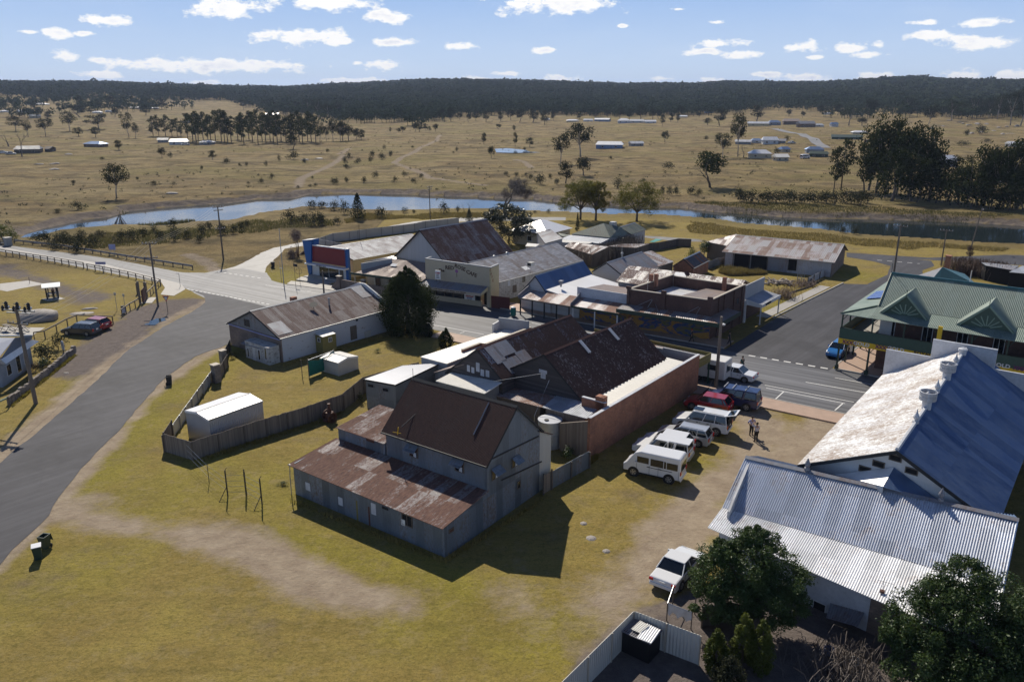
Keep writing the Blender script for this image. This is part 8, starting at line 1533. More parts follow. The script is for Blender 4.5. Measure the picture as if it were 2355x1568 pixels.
def bramble(name,label,pts,n,hh,m='twig',seed=1,leaf=None):
 rnd=random.Random(seed);root=thing(name,label,'bush',pts[0]);mb=MB()
 for i in range(n):
  t=rnd.random()*(len(pts)-1);k=int(t);p=pts[k].lerp(pts[k+1],t-k)+Vector((rnd.gauss(0,.9),rnd.gauss(0,.9),0));a=rnd.uniform(0,6.28);L_=rnd.uniform(.6,1.6)
  mid=p+Vector((math.cos(a)*L_*.5,math.sin(a)*L_*.5,hh*rnd.uniform(.5,1.1)));e=p+Vector((math.cos(a)*L_,math.sin(a)*L_,hh*rnd.uniform(.2,.8)));mb.tube([p,mid,e],[.025,.018,.006],3,cap=False)
 me=mbmesh(mb,'stems',m);me.transform(Matrix.Translation(-pts[0]));o=bpy.data.objects.new('stems',me);C.objects.link(o);o.parent=root
 if leaf:
  cs_=[];
  for i in range(30):t=rnd.random()*(len(pts)-1);k=int(t);cs_.append(tuple(pts[k].lerp(pts[k+1],t-k)-pts[0]+Vector((rnd.gauss(0,.7),rnd.gauss(0,.7),hh*rnd.uniform(.3,.9)))))
  V=leaves(cs_,[[.7,.7,.5]]*30,[60]*30,.07,seed,.2);o=bpy.data.objects.new('foliage',leafmesh('foliage',V,leaf));C.objects.link(o);o.parent=root
 return root
bramble('bramble_thicket','tangled grey leafless bramble thicket over the back yards',[q('x1',1100,930),q('x1',1300,1000),q('x1',1600,880),q('x1',1900,760),q('x1',2080,700)],2600,2.6,'twig',5)
bramble('bare_bush','brown tangled bushes behind the hotel roof',[q('x2',1300,640),q('x2',1600,650),q('x2',1900,700),q('x2',2060,740)],1600,2.6,'twig_red',6,'leaf_shrub')
bramble('bare_bush','leafless bush by the white side shop awning',[q('x3',1800,1000),q('x3',1870,1010)],160,1.5,'twig_red',7)
bramble('bare_bush','reddish brush along the yard edge near the tall gate',[q('x3',2100,800),q('x3',2300,720)],220,.8,'twig_red',8)
p=q('x2',1560,440);plant('dense',2,p,hgt('x2',1560,440,215),.8,'dark red brown leafy shrub beside the back road','bush',None,'red_shrub','leaf_brownish')
p=q('x3',290,240);plant('dense',1,p,3.6,1.1,'dark green tree behind the tiny brick outbuilding','tree',None,'yard_tree','leaf_glossy');p=q('x3',60,240);plant('shrub',2,p,2.3,.9,'yellow green shrub left of the dark tree behind the brick outbuilding','bush',None,'yard_shrub','leaf_lime')
p=q('x1',985,340);plant('shrub',1,p,.8,1,'small yellow flowered bush at the foot of the slim cypress','bush',None,'garden_shrub','leaf_lime')
def conecrown(name,label,p,H,Rm,n,size,lm,seed,top=1.0,basez=.05,egg=.5,lumps=60):
 rnd=random.Random(seed);root=thing(name,label,'tree',p);MB_t=MB().tube([(0,0,0),(0,0,H*.8)],[Rm*.09,Rm*.02],7);o=bpy.data.objects.new('trunk',mbmesh(MB_t,'trunk','bark'));C.objects.link(o);o.parent=root
 cs_=[];rs_=[]
 for i in range(lumps):
  t=(i+.5)/lumps;z=basez+(1-basez)*t;Rr=Rm*(math.sin(min(1,z/egg*.5+.12)*math.pi/1.0)if z<egg else((1-z)/(1-egg))**.8);Rr=Rm*min(1,(.55+z/egg*.45))if z<egg else Rm*((1-z)/(1-egg))**.78
  for k in range(3 if Rr>Rm*.3 else 1):a=rnd.uniform(0,6.28);cs_.append((math.cos(a)*Rr*.7,math.sin(a)*Rr*.7,z*H*.97));q_=max(.16,Rr*rnd.uniform(.26,.40));rs_.append((q_,q_,q_*1.35))
 V=leaves(cs_,rs_,[max(5,n//len(cs_))]*len(cs_),size,seed,.45,.0);V[:,:,2]=np.maximum(V[:,:,2],.02);o=bpy.data.objects.new('crown',leafmesh('crown',V,lm));C.objects.link(o);o.parent=root;return root
p,w_=pxd('z5',470,880,372);conecrown('cypress_tree','large dark bushy cypress beside the long whitewashed building',p,hgt('z5',470,880,412),w_*.60,50000,.09,'leaf_pine',31,egg=.38,lumps=70)
p,w_=pxd('z5',605,905,80);conecrown('small_cypress','small dark cypress touching the right side of the large one',p,hgt('z5',605,905,815),w_*.5,3500,.06,'leaf_pine',32,lumps=20)
p,w_=pxd('z5',725,975,120);conecrown('small_cypress','small rounded dark conifer standing alone by the street fence',p,hgt('z5',725,975,845),w_*.5,6000,.06,'leaf_pine',33,egg=.35,lumps=24)
def domed(name,label,p,lobes,n,size,lm,seed,trunkh=2.0,tr=.16,shell=.72):
 """lobes: (dx, dy, z, r)"""
 rnd=random.Random(seed);root=thing(name,label,'tree',p);mb=MB();mb.tube([(0,0,-.1),(.05,0,trunkh*.5),(0,.05,trunkh)],[tr,tr*.85,tr*.7],8)
 for(x,y,z,r)in lobes:mb.tube([(0,0,trunkh*.8),(x*.5,y*.5,(z+trunkh)*.5),(x,y,z)],[tr*.55,tr*.35,.03],5,cap=False)
 cs_=[];rs_=[]
 for(x,y,z,r)in lobes:
  for k in range(26):
   d=Vector((rnd.gauss(0,1),rnd.gauss(0,1),rnd.gauss(0,1)+.35)).normalized();c_=Vector((x,y,z))+Vector((d.x*r,d.y*r,d.z*r*.8))*rnd.uniform(.62,.98);q_=r*rnd.uniform(.2,.34);cs_.append(tuple(c_));rs_.append((q_,q_,q_*.8))
  for k in range(4):cs_.append((x,y,z));rs_.append((r*.7,r*.7,r*.6))
 V=leaves(cs_,rs_,[max(4,n//len(cs_))]*len(cs_),size,seed,.4,asp=.42);V[:,:,2]=np.maximum(V[:,:,2],.03)
 o=bpy.data.objects.new('trunk',mbmesh(mb,'trunk','bark'));C.objects.link(o);o.parent=root;o=bpy.data.objects.new('crown',leafmesh('crown',V,lm));C.objects.link(o);o.parent=root;return root
for(t_,lab,sd_)in WILL:
 p,w_=pxd('z2',t_[0],t_[1],t_[3]);H=hgt('z2',t_[0],t_[1],t_[2]);k=w_*.62;rnd=random.Random(sd_);lb=[(k*.62*math.cos(a)*rnd.uniform(.7,1.1),k*.45*math.sin(a),H*rnd.uniform(.36,.68),k*rnd.uniform(.36,.46))for a in(0,.9,1.9,3.14,4.1,5.2)]+[(0,0,H*.76,k*.45),(k*.3,0,H*.8,k*.3),(-k*.35,.3,H*.72,k*.36)]
 domed('willow_tree',lab,p,lb,15000,.13,'leaf_willow',sd_,H*.28,.28)
p=q('z2',1155,1250)
domed('magnolia_tree','dark glossy broad magnolia behind the theatre roof',p,[(0,0,3.9,3.0),(-3.2,0,3.4,2.7),(3.2,.2,3.2,2.8),(-.8,0,6.2,2.4),(2.2,.5,5.4,2.2),(-3.2,.5,5.3,2.0),(4.6,-.4,2.5,2.2),(.5,-1.2,2.4,2.6),(-5.0,0,2.6,1.7)],26000,.13,'leaf_magnolia',43,2.0)
cT=q('z8',470,800,3.3);p=Vector((cT.x,cT.y,0))
domed('glossy_tree','big round glossy green tree beside the white sedan',p,[(0,0,3.3,2.1),(-1.6,.3,3.0,1.7),(1.7,-.2,2.9,1.7),(.5,.6,4.4,1.5),(-.7,-.8,2.2,1.6),(.9,-1.2,2.3,1.6),(-2.0,-.6,1.9,1.2),(2.0,-.9,1.9,1.3),(.6,.8,5.0,.9),(-1.3,.5,4.2,1.0)],60000,.075,'leaf_glossy',41,2.0)
cT=q('z8',1950,1150,3.3);p=Vector((cT.x,cT.y,0))
domed('glossy_tree','largest glossy green tree in the bottom right corner',p,[(0,0,3.2,2.4),(-1.9,.2,2.9,1.9),(1.6,.6,3.7,2.1),(.3,1.2,4.9,1.6),(-2.6,-1.1,1.9,1.6),(2.6,-.8,2.7,2.0),(.4,-1.4,2.2,2.0),(-.8,.7,4.2,1.4),(3.4,.6,3.2,1.6),(-1.2,-2.2,1.5,1.5),(1.8,-2.4,1.6,1.7),(3.6,-2.2,1.6,1.6),(-3.0,.0,2.6,1.1),(5.0,-.4,2.6,2.0),(5.4,-2.2,1.7,1.8),(4.6,1.2,3.4,1.5)],95000,.08,'leaf_glossy',42,2.2)
for i,(x,y,h,r,lm,lab)in enumerate(((250,1330,2.6,.75,'leaf_lime','leafy light green sapling in the near yard, left one'),(440,1250,3.2,.8,'leaf_lime','tallest leafy light green sapling in the near yard'),(560,1300,3.2,.8,'leaf_lime','leafy light green sapling in the near yard, right one'),(340,1480,1.9,1.0,'leaf_shrub','dense brownish bush in the near yard below the saplings'),(1850,1540,1.6,1.2,'leaf_glossy','low glossy bush under the largest corner tree'))):
 p=q('z8',x,y,h*.5);p.z=0;conecrown('sapling' if i<3 else 'yard_bush',lab,p,h,r,5200,.06,lm,50+i,egg=.45,lumps=22)
bramble('bare_sapling','bare twiggy shrubs in the dark near yard',[q('z8',980,1500),q('z8',1230,1480)],240,1.5,'twig',9)
for(z_,x,y,h,w,kd,lm,lab)in(('w1',1900,600,1.3,1.0,'shrub','leaf_glossy','dark green shrub behind the iron fence by the water tank'),('w1',1985,560,1.8,.9,'shrub','leaf_lime','light green feathery shrub beside the red brick wall end'),('w1',545,225,1.2,.7,'shrub','leaf_shrub','weedy bush at the corner of the grey shed'),('x4',800,690,2.3,1.5,'shrub','leaf_shrub','broad olive bush in the cottage garden'),('x4',980,500,2.0,1.1,'shrub','leaf_shrub','smaller olive bush farther along the cottage garden'),('x4',600,870,1.1,1.0,'shrub','leaf_brownish','low reddish shrub beside the cottage verandah'),('x4',720,800,1.2,1.3,'shrub','leaf_glossy','dark low shrub behind the stone wall'),('y4',150,1260,.9,1.1,'shrub','leaf_shrub','pale silvery shrub by the porch of the long white building'),('y4',2150,1180,.5,1.6,'shrub','leaf_lime','low weeds on the rubble near the cypress'),('y4',1260,1420,.7,1.3,'shrub','leaf_lime','weeds growing below the green mesh screen'),('w1',30,770,.35,2.4,'shrub','leaf_lime','green weeds along the old fence line by the mill corner')):
 p=q(z_,x,y);plant(kd,3,p,h,w,lab,'bush',None,'garden_shrub',lm)
def forest():
 g=np.random.default_rng(99);P_=[];N=60000
 a=g.uniform(-.66,.66,N);r=560*(2750/560)**(g.random(N)**.62)
 ex=np.array([-700,0,380,520,600,690,780,900,1000,1180,1600,1760,1900,2354,3100]);er=np.array([1450,1450,1450,1350,1150,900,770,730,800,870,930,1050,1000,800,800])
 edge=np.interp(a,np.arctan((ex-CX)/(FP/cP)),er);X=np.sin(a)*r;Y=np.cos(a)*r
 n1=vnoise(X,Y,120,21);n2=vnoise(X,Y,40,22);pr=np.clip((r-edge*(.92+.25*n1))/90,0,1);scat=(n1>.64)&(n2>.48)&(r>edge*.62)&((X<-60)|(X>330));keep=(g.random(N)<pr)|(scat&(g.random(N)<.35));keep&=g.random(N)<(.45+.9*n2)
 X,Y,r=X[keep],Y[keep],r[keep];Z=hill(X,Y);n=len(X);hs=g.uniform(6.5,12.5,n)*(1+.25*(r>1500));tall=g.random(n)<.015;hs[tall]*=1.35;ws=hs*g.uniform(.34,.55,n)
 V=[]
 K=26
 for lo,hi,k,sc_ in((0,1150,56,.10),(1150,1700,30,.14),(1700,4000,16,.20)):
  m_=(r>=lo)&(r<hi);nn=m_.sum()
  if not nn:continue
  d=g.normal(size=(nn,k,3));d/=np.linalg.norm(d,axis=2)[:,:,None];rad=np.stack([ws[m_],ws[m_],hs[m_]*.36],1)[:,None,:];c=np.stack([X[m_],Y[m_],Z[m_]+hs[m_]*.62],1)[:,None,:]
  Pt=c+d*rad*(.55+.5*g.random((nn,k,1)));nm=d+g.normal(size=(nn,k,3))*.5;nm/=np.linalg.norm(nm,axis=2)[:,:,None];t=np.cross(nm,g.normal(size=(nn,k,3)));t/=np.linalg.norm(t,axis=2)[:,:,None];b=np.cross(nm,t);s=(hs[m_][:,None,None]*sc_*g.uniform(.6,1.3,(nn,k,1)))
  V.append(np.stack([Pt-t*s,Pt-b*s*.7,Pt+t*s,Pt+b*s*.7],2).reshape(-1,4,3))
  if lo<1700:
   tw=.22;x_,y_,z_,h_=X[m_],Y[m_],Z[m_],hs[m_];V.append(np.stack([np.stack([x_-tw,y_,z_-.5],1),np.stack([x_+tw,y_,z_-.5],1),np.stack([x_+tw*.6,y_,z_+h_*.6],1),np.stack([x_-tw*.6,y_,z_+h_*.6],1)],1))
 V=np.concatenate(V);o=bpy.data.objects.new('forest',leafmesh('forest',V,'leaf_forest'));C.objects.link(o);kind(o,'stuff');tag(o,'dense dark eucalypt forest covering the hills along the horizon','forest');print('forest trees',n,len(V))
forest()
def scrub():
 g=np.random.default_rng(5);N=2600;a=g.uniform(-.62,.62,N);r=190*(1100/190)**g.random(N);X=np.sin(a)*r;Y=np.cos(a)*r;sdv=-poly_sd(X,Y,RV);k=(Y>np.interp(X,*zip(*sorted([(p[0],p[1])for p in[q(*t,WZ)for t in river_far]]))))&(sdv>4)&(vnoise(X,Y,60,31)>.42);X,Y=X[k],Y[k];Z=terr(X,Y);n=len(X);hs=g.uniform(.25,.9,n);d=g.normal(size=(n,14,3));d/=np.linalg.norm(d,axis=2)[:,:,None];d[:,:,2]=abs(d[:,:,2]);Pt=np.stack([X,Y,Z],1)[:,None,:]+d*np.stack([hs*1.1,hs*1.1,hs],1)[:,None,:]*g.uniform(.4,1,(n,14,1));t=g.normal(size=(n,14,3));t/=np.linalg.norm(t,axis=2)[:,:,None];b=np.cross(t,d);s=hs[:,None,None]*.28
 V=np.stack([Pt-t*s,Pt-b*s*.6,Pt+t*s,Pt+b*s*.6],2).reshape(-1,4,3);o=bpy.data.objects.new('scattered_scrub',leafmesh('scrub',V,'leaf_shrub'));C.objects.link(o);kind(o,'stuff');tag(o,'small scattered tussocks and scrub dotting the dry paddocks','scrub')
scrub()
M['lawnblade']=leafmat('lawn blades',(.25,.19,.05),(.44,.33,.12),.45,.9,.35,.05)
for(lab,zz_,pl_)in(('weeds along the foot of the long front wall of the mill','w1',[(90,865),(1085,1262),(1075,1285),(80,885)]),('weeds along the right wall of the mill','w1',[(1095,1262),(1745,855),(1755,875),(1100,1290)]),('weeds along the shaded foot of the paling fence','z4',[(1320,1475),(2355,1135),(2355,1165),(1330,1500)]),('weeds along the foot of the red brick wall','w1',[(2050,615),(2109,575),(2109,600),(2050,640)]),('weeds against the whitewashed long building','y4',[(835,1345),(2200,960),(2230,990),(850,1380)]),('rough grass along the roadside sheet fence','z4',[(1180,1320),(1455,930),(1430,925),(1150,1320)]),('rough grass verge beside the stone wall','x4',[(170,1440),(1250,590),(1290,600),(200,1470)])):
 tufts('weeds',lab,[q(zz_,*t)for t in pl_],1500,.28,'lawnblade',cat='weeds',wd=.04,zf=0.0,tol=0)
# -- vehicles
def car(name,label,c,ang,L_,W,H,style,paint,tail=True,group=None,extra=None):
 c=Vector(c);d=Vector((math.cos(R(ang)),math.sin(R(ang)),0));n=Vector((-d.y,d.x,0));root=thing(name,label,{'sedan':'car','hatch':'car','wagon':'car','suv':'car','ute':'ute','van':'van'}[style],c,group)
 P=lambda x,y,z:c+d*x+n*y+UPZ*z
 a,b=L_/2,W/2;wr=.33 if style in('sedan','hatch','wagon')else.38;g0=.22 if wr<.35 else.32;bz={'sedan':.90,'hatch':.98,'wagon':.94,'suv':1.12,'ute':1.08,'van':1.2}[style]
 if style=='van':
  pr=[(-a,.4),(-a,H*.93),(-a+.15,H),(a-1.35,H),(a-.95,H*.93),(a-.28,1.12),(a-.02,.95),(a,.4)]
 else:
  hood={'sedan':1.35,'hatch':1.15,'wagon':1.35,'suv':1.35,'ute':1.45}[style];boot={'sedan':1.0,'hatch':.12,'wagon':.1,'suv':.1,'ute':.1}[style]
  pr=[(-a+.06,g0),(-a,.55),(-a+.03,bz-.04),(-a+boot,bz+.02),(a-hood,bz+.02),(a-.35,bz-.16),(a-.03,bz-.32),(a,.45),(a-.08,g0)]
 poly=[P(x,-b+.02,z)for x,z in pr];MB().prism(poly,n*(W-.04)).build('body',paint,root,bevel=.09)
 if style!='van':
  x1b,x0b=a-hood+.12,-a+boot-.02;rake={'sedan':.75,'hatch':.75,'wagon':.7,'suv':.55,'ute':.6}[style];back={'sedan':.65,'hatch':.42,'wagon':.3,'suv':.16,'ute':.15}[style]
  x1t,x0t=x1b-rake,x0b+back;wb,wt=b-.05,b*.76;z0,z1=bz,H-.03
  B=[P(x0b,-wb,z0),P(x1b,-wb,z0),P(x1b,wb,z0),P(x0b,wb,z0)];T=[P(x0t,-wt,z1),P(x1t,-wt,z1),P(x1t,wt,z1),P(x0t,wt,z1)]
  MB().add(B+T,[(3,2,1,0),(4,5,6,7),(0,1,5,4),(1,2,6,5),(2,3,7,6),(3,0,4,7)]).build('windows','cglass',root)
  MB().prism([P(x0t-.05,-wt-.02,z1-.02),P(x1t+.05,-wt-.02,z1-.02),P(x1t+.05,wt+.02,z1-.02),P(x0t-.05,wt+.02,z1-.02)],UPZ*.07).build('roof',paint,root,bevel=.03)
  mb=MB()
  for s in(0,3):
   o_=-n*.005 if s==0 else n*.005;i1,i2=(0,1)if s==0 else(3,2)
   mb.tube([B[i1]+o_,T[i1]+o_],.045,5).tube([B[i2]+o_,T[i2]+o_],.035,5)
   ts={'sedan':(.52,),'hatch':(.55,.12),'wagon':(.58,.30),'suv':(.60,.30),'ute':(.62,.36)}[style]
   for t in ts:mb.tube([B[i1].lerp(B[i2],t)+o_,T[i1].lerp(T[i2],t)+o_],.04 if style!='ute' or t>.4 else.12,5)
   mb.tube([B[i1]+o_,B[i2]+o_],.03,5)
  mb.build('pillars',paint,root)
  if style in('wagon','suv'):
   for s in(-1,1):MB().tube([P(x0t+.15,s*wt*.93,z1+.1),P(x1t-.1,s*wt*.93,z1+.1)],.02,5).build('roof_rail','dark',root)
 else:
  for s in(-1,1):
   for(x0,x1,z0,z1)in((a-2.05,a-1.12,1.28,1.78),(a-3.2,a-2.2,1.2,1.78),(a-3.42,a-3.26,1.2,1.76),(-a+.22,a-3.48,1.2,1.74)):
    if x1>x0:MB().box(P((x0+x1)/2,s*(b-.012),(z0+z1)/2),(x1-x0)/2,.012,(z1-z0)/2,d,n).build('window','cglass',root)
   MB().box(P(-a*.28,s*(b-.01),1.03),1.0,.012,.02,d,n).build('door_rail','dark',root)
  MB().box(P(-a+.01,0,1.4),.012,b*.78,.34,d,n).build('rear_window','cglass',root)
  wn=(P(a-.95,0,H*.93)-P(a-.28,0,1.12)).normalized();MB().box(P(a-.6,0,(H*.93+1.12)/2)+n.cross(wn)*-.02,.015,b*.82,.38,n.cross(wn),n,wn).build('windscreen','cglass',root)
 for sx_ in(-a*.62,a*.62):
  for s in(-1,1):
   ctr_=P(sx_,s*(b-.2),wr);MB().lathe(ctr_+n*s*.0-n*.0,[(wr+.07,0),(wr+.07,.192)],20,n*s).build('wheel_arch','black',root)
   w_=MB().lathe(ctr_,[(wr*.9,0),(wr,.03),(wr,.19),(wr*.93,.215),(wr*.62,.215)],20,n*s).build('wheel','rubber',root);mb=MB().lathe(ctr_+n*s*.2,[(wr*.62,0),(wr*.62,.02),(wr*.55,.02),(wr*.5,.008)],18,n*s)
   for k in range(5):aa=k*6.283/5;dd=d*math.cos(aa)+UPZ*math.sin(aa);mb.box(ctr_+n*s*.225+dd*wr*.3,wr*.3,.04,.012,dd,dd.cross(n),n)
   mb.build('rim','rim',w_)
 zt_=bz-.17 if style!='van' else 1.0;mb=MB()
 for s in(-1,1):
  for x in((-a*.42,-.05,a*.42)if style!='van' else(a-1.1,a-2.12,-.55,-a+.12)):mb.box(P(x,s*(b-.012),(g0+bz)/2+.05),.008,.012,(bz-g0)/2-.08,d,n)
  mb.box(P(0,s*(b-.012),g0+.08),a*.5,.014,.05,d,n)
  for x in(-a*.3,.2):mb.box(P(x,s*(b-.0),bz-.14),.09,.02,.018,d,n)
 mb.build('door_lines','dark',root)
 for s in(-1,1):MB().box(P(-a+.0,s*(b-.17),zt_),.035,.13,.075 if style in('sedan',)else.15,d,n).build('tail_light','taillight',root);MB().box(P(a-.07,s*(b-.24),bz-.36 if style!='van' else.85),.07,.16,.08,d,n).build('head_light','headlight',root);MB().box(P(a-(1.5 if style!='van' else 1.05),s*(b+.1),bz+.06 if style!='van' else 1.3),.06,.1,.08,d,n).build('mirror',paint,root,bevel=.02)
 MB().box(P(-a-.02,0,.45),.05,b-.08,.1,d,n).build('rear_bumper',paint if style!='ute' else 'steel',root,bevel=.02);MB().box(P(-a-.03,0,bz-.2 if style!='van' else.85),.012,.2,.06,d,n).build('number_plate','white',root)
 MB().box(P(a+.0,0,.48),.05,b-.1,.12,d,n).build('front_bumper','dark' if style in('ute','van')else paint,root,bevel=.02)
 return root,P,d,n
def side(zone,front,rear,W,L_,wb=.62):
 """vehicle centre from the near side wheel contact points"""
 f,r_=q(zone,*front),q(zone,*rear);d=(f-r_).normalized();n=Vector((-d.y,d.x,0));n=n if n.y>0 else-n;c=(f+r_)/2+n*(W/2-.1);return c,math.degrees(math.atan2(d.y,d.x)),(f-r_).length
c,an,wbs=side('w4',(355,1262),(1045,1418),1.75,4.7);_,Pv,dv_,nv_=car('minivan','high roofed white minivan nearest the mill in the parked row',c,an,4.55,1.72,2.2,'van','paint_white')
AP=an
def rearnear(zone,x,y,W,L_,ang,z=.3):
 p=q(zone,x,y,z);d=Vector((math.cos(R(ang)),math.sin(R(ang)),0));n=Vector((-d.y,d.x,0));n=n if n.y>0 else-n;return Vector((p.x,p.y,0))+d*L_/2+n*W/2
r_,P,d,n=car('white_ute','white ute with a white canopy on its tray, second in the parked row',rearnear('w4',1430,985,1.75,4.9,AP,.45),AP,4.75,1.75,1.66,'ute','paint_white')
MB().box(P(-1.45,0,1.68),.85,.66,.035,d,n).build('canopy_roof','paint_white',r_,bevel=.02)
for s in(-1,1):MB().box(P(-.62,s*.78,1.37),.06,.06,.3,d,n).build('canopy_joint','paint_white',r_)
car('white_hatchback','white hatchback with tall red tail lamps, third in the parked row',rearnear('w4',1435,850,1.75,4.2,AP,.3),AP,4.2,1.75,1.48,'hatch','paint_white')
car('silver_wagon','silver wagon with roof rails and arched windows, fourth in the parked row',rearnear('y7',1400,1400,1.7,4.6,AP-1,.3),AP-1,4.5,1.7,1.46,'wagon','paint_silver')
r_,P,d,n=car('white_four_wheel_drive','large white four wheel drive with its tailgate raised open',rearnear('y7',1650,1240,1.9,4.9,AP-1,.35),AP-1,4.85,1.92,1.85,'suv','paint_white')
tg=P(-2.1,0,1.84);MB().prism([tg-n*.75,tg+n*.75,tg-d*.95+UPZ*.28+n*.75,tg-d*.95+UPZ*.28-n*.75],UPZ*.05).build('tailgate','paint_white',r_);MB().prism([tg-d*.2+UPZ*.12-n*.6,tg-d*.2+UPZ*.12+n*.6,tg-d*.75+UPZ*.27+n*.6,tg-d*.75+UPZ*.27-n*.6],UPZ*.02).build('tailgate_window','cglass',r_);MB().box(P(-2.44,0,1.15),.012,.75,.5,d,n).build('load_opening','void',r_);MB().box(P(.35,0,1.895),.42,.4,.01,d,n).build('sunroof','cglass',r_)
car('red_hatchback','dark red hatchback half in the shade of the brick wall',rearnear('y7',1665,950,1.75,4.2,AP-2,.3),AP-2,4.25,1.75,1.5,'hatch','paint_red')
r_,P,d,n=car('blue_ute','dark blue ute with canopy and roof bars beside the street light pole',rearnear('y7',2060,880,1.85,5.1,AP-3,.5),AP-3,5.1,1.88,1.82,'ute','paint_navy')
for x in(.7,-.1,-1.3):MB().box(P(x,0,1.93),.03,.72,.03,d,n).build('roof_bar','galv',r_)
MB().box(P(-1.45,0,1.84),.95,.7,.05,d,n).build('canopy_roof','paint_navy',r_,bevel=.02)
MB().box(P(2.6,0,.75),.06,.75,.28,d,n).build('bull_bar','black',r_);MB().tube([P(2.3,.5,1.1),P(1.9,.52,2.3)],.015,4).build('aerial','steel',r_)
c=q('y7',1905,535)+UT*.8-VT*1.35*0+Vector((-1.55*VT.x,-1.55*VT.y,0));car('white_sedan','white sedan with green tinted rear window parked on the main street',c,180-34.2,4.6,1.75,1.42,'sedan','paint_white')
c0_=q('y7',1500,535);cb=Vector((c0_.x,c0_.y,0))-VT*1.4+UT*.9;root=thing('white_caravan','tall white caravan half hidden behind the street pole and awning post','caravan',cb)
MB().box(cb+UPZ*1.45,2.3,1.05,1.0,VT,UT).build('body','render_white',root,bevel=.12);MB().box(cb+UPZ*.4,1.9,.8,.12,VT,UT).build('chassis','dark',root);MB().box(cb+UPZ*2.5-VT*.3,.4,.35,.06,VT,UT).build('roof_hatch','white',root)
for s in(-1,1):MB().lathe(cb+VT*.3+UT*.86*s+UPZ*.33,[(.33,0),(.33,.18)],16,UT*s).build('wheel','rubber',root)
for x in(-1.1,.9):MB().box(cb+VT*x-UT*1.055+UPZ*1.65,.45,.01,.28,VT,UT).build('window','glass',root)
MB().box(cb+VT*2.31+UPZ*1.6,.01,.6,.4,VT,UT).build('rear_window','glass',root)
cB=q('w2',925,650,.35);cB2=q('w2',1135,735,.35);nn_=(cB2-cB);nn_.z=0;nn_.normalize();dd_=Vector((-nn_.y,nn_.x,0));dd_=dd_ if dd_.y>0 else-dd_
c=Vector(((cB.x+cB2.x)/2,(cB.y+cB2.y)/2,0))+dd_*2.3;car('white_sedan','white sedan with black rear window beside the big glossy tree',c,math.degrees(math.atan2(dd_.y,dd_.x))+2,4.6,1.78,1.42,'sedan','paint_white')
c,an,_=side('w3',(768,640),(982,652),1.75,4.5);car('dark_wagon','dark blue wagon parked beside the park rail',c,an,4.4,1.78,1.5,'wagon','paint_dark')
c=q('w3',1100,600)+Vector((-1.0,1.3,0));car('red_hatchback','bright red hatchback behind the dark wagon at the park rail',c,an-8,4.1,1.72,1.48,'hatch','paint_red')
c=q('z6',1150,735)+Vector((.6,1.5,0));car('blue_hatchback','bright blue hatchback parked in the cross street beside the hotel verandah',uv2(90.6,-23.75),52+180,4.0,1.7,1.45,'hatch','paint_blue')
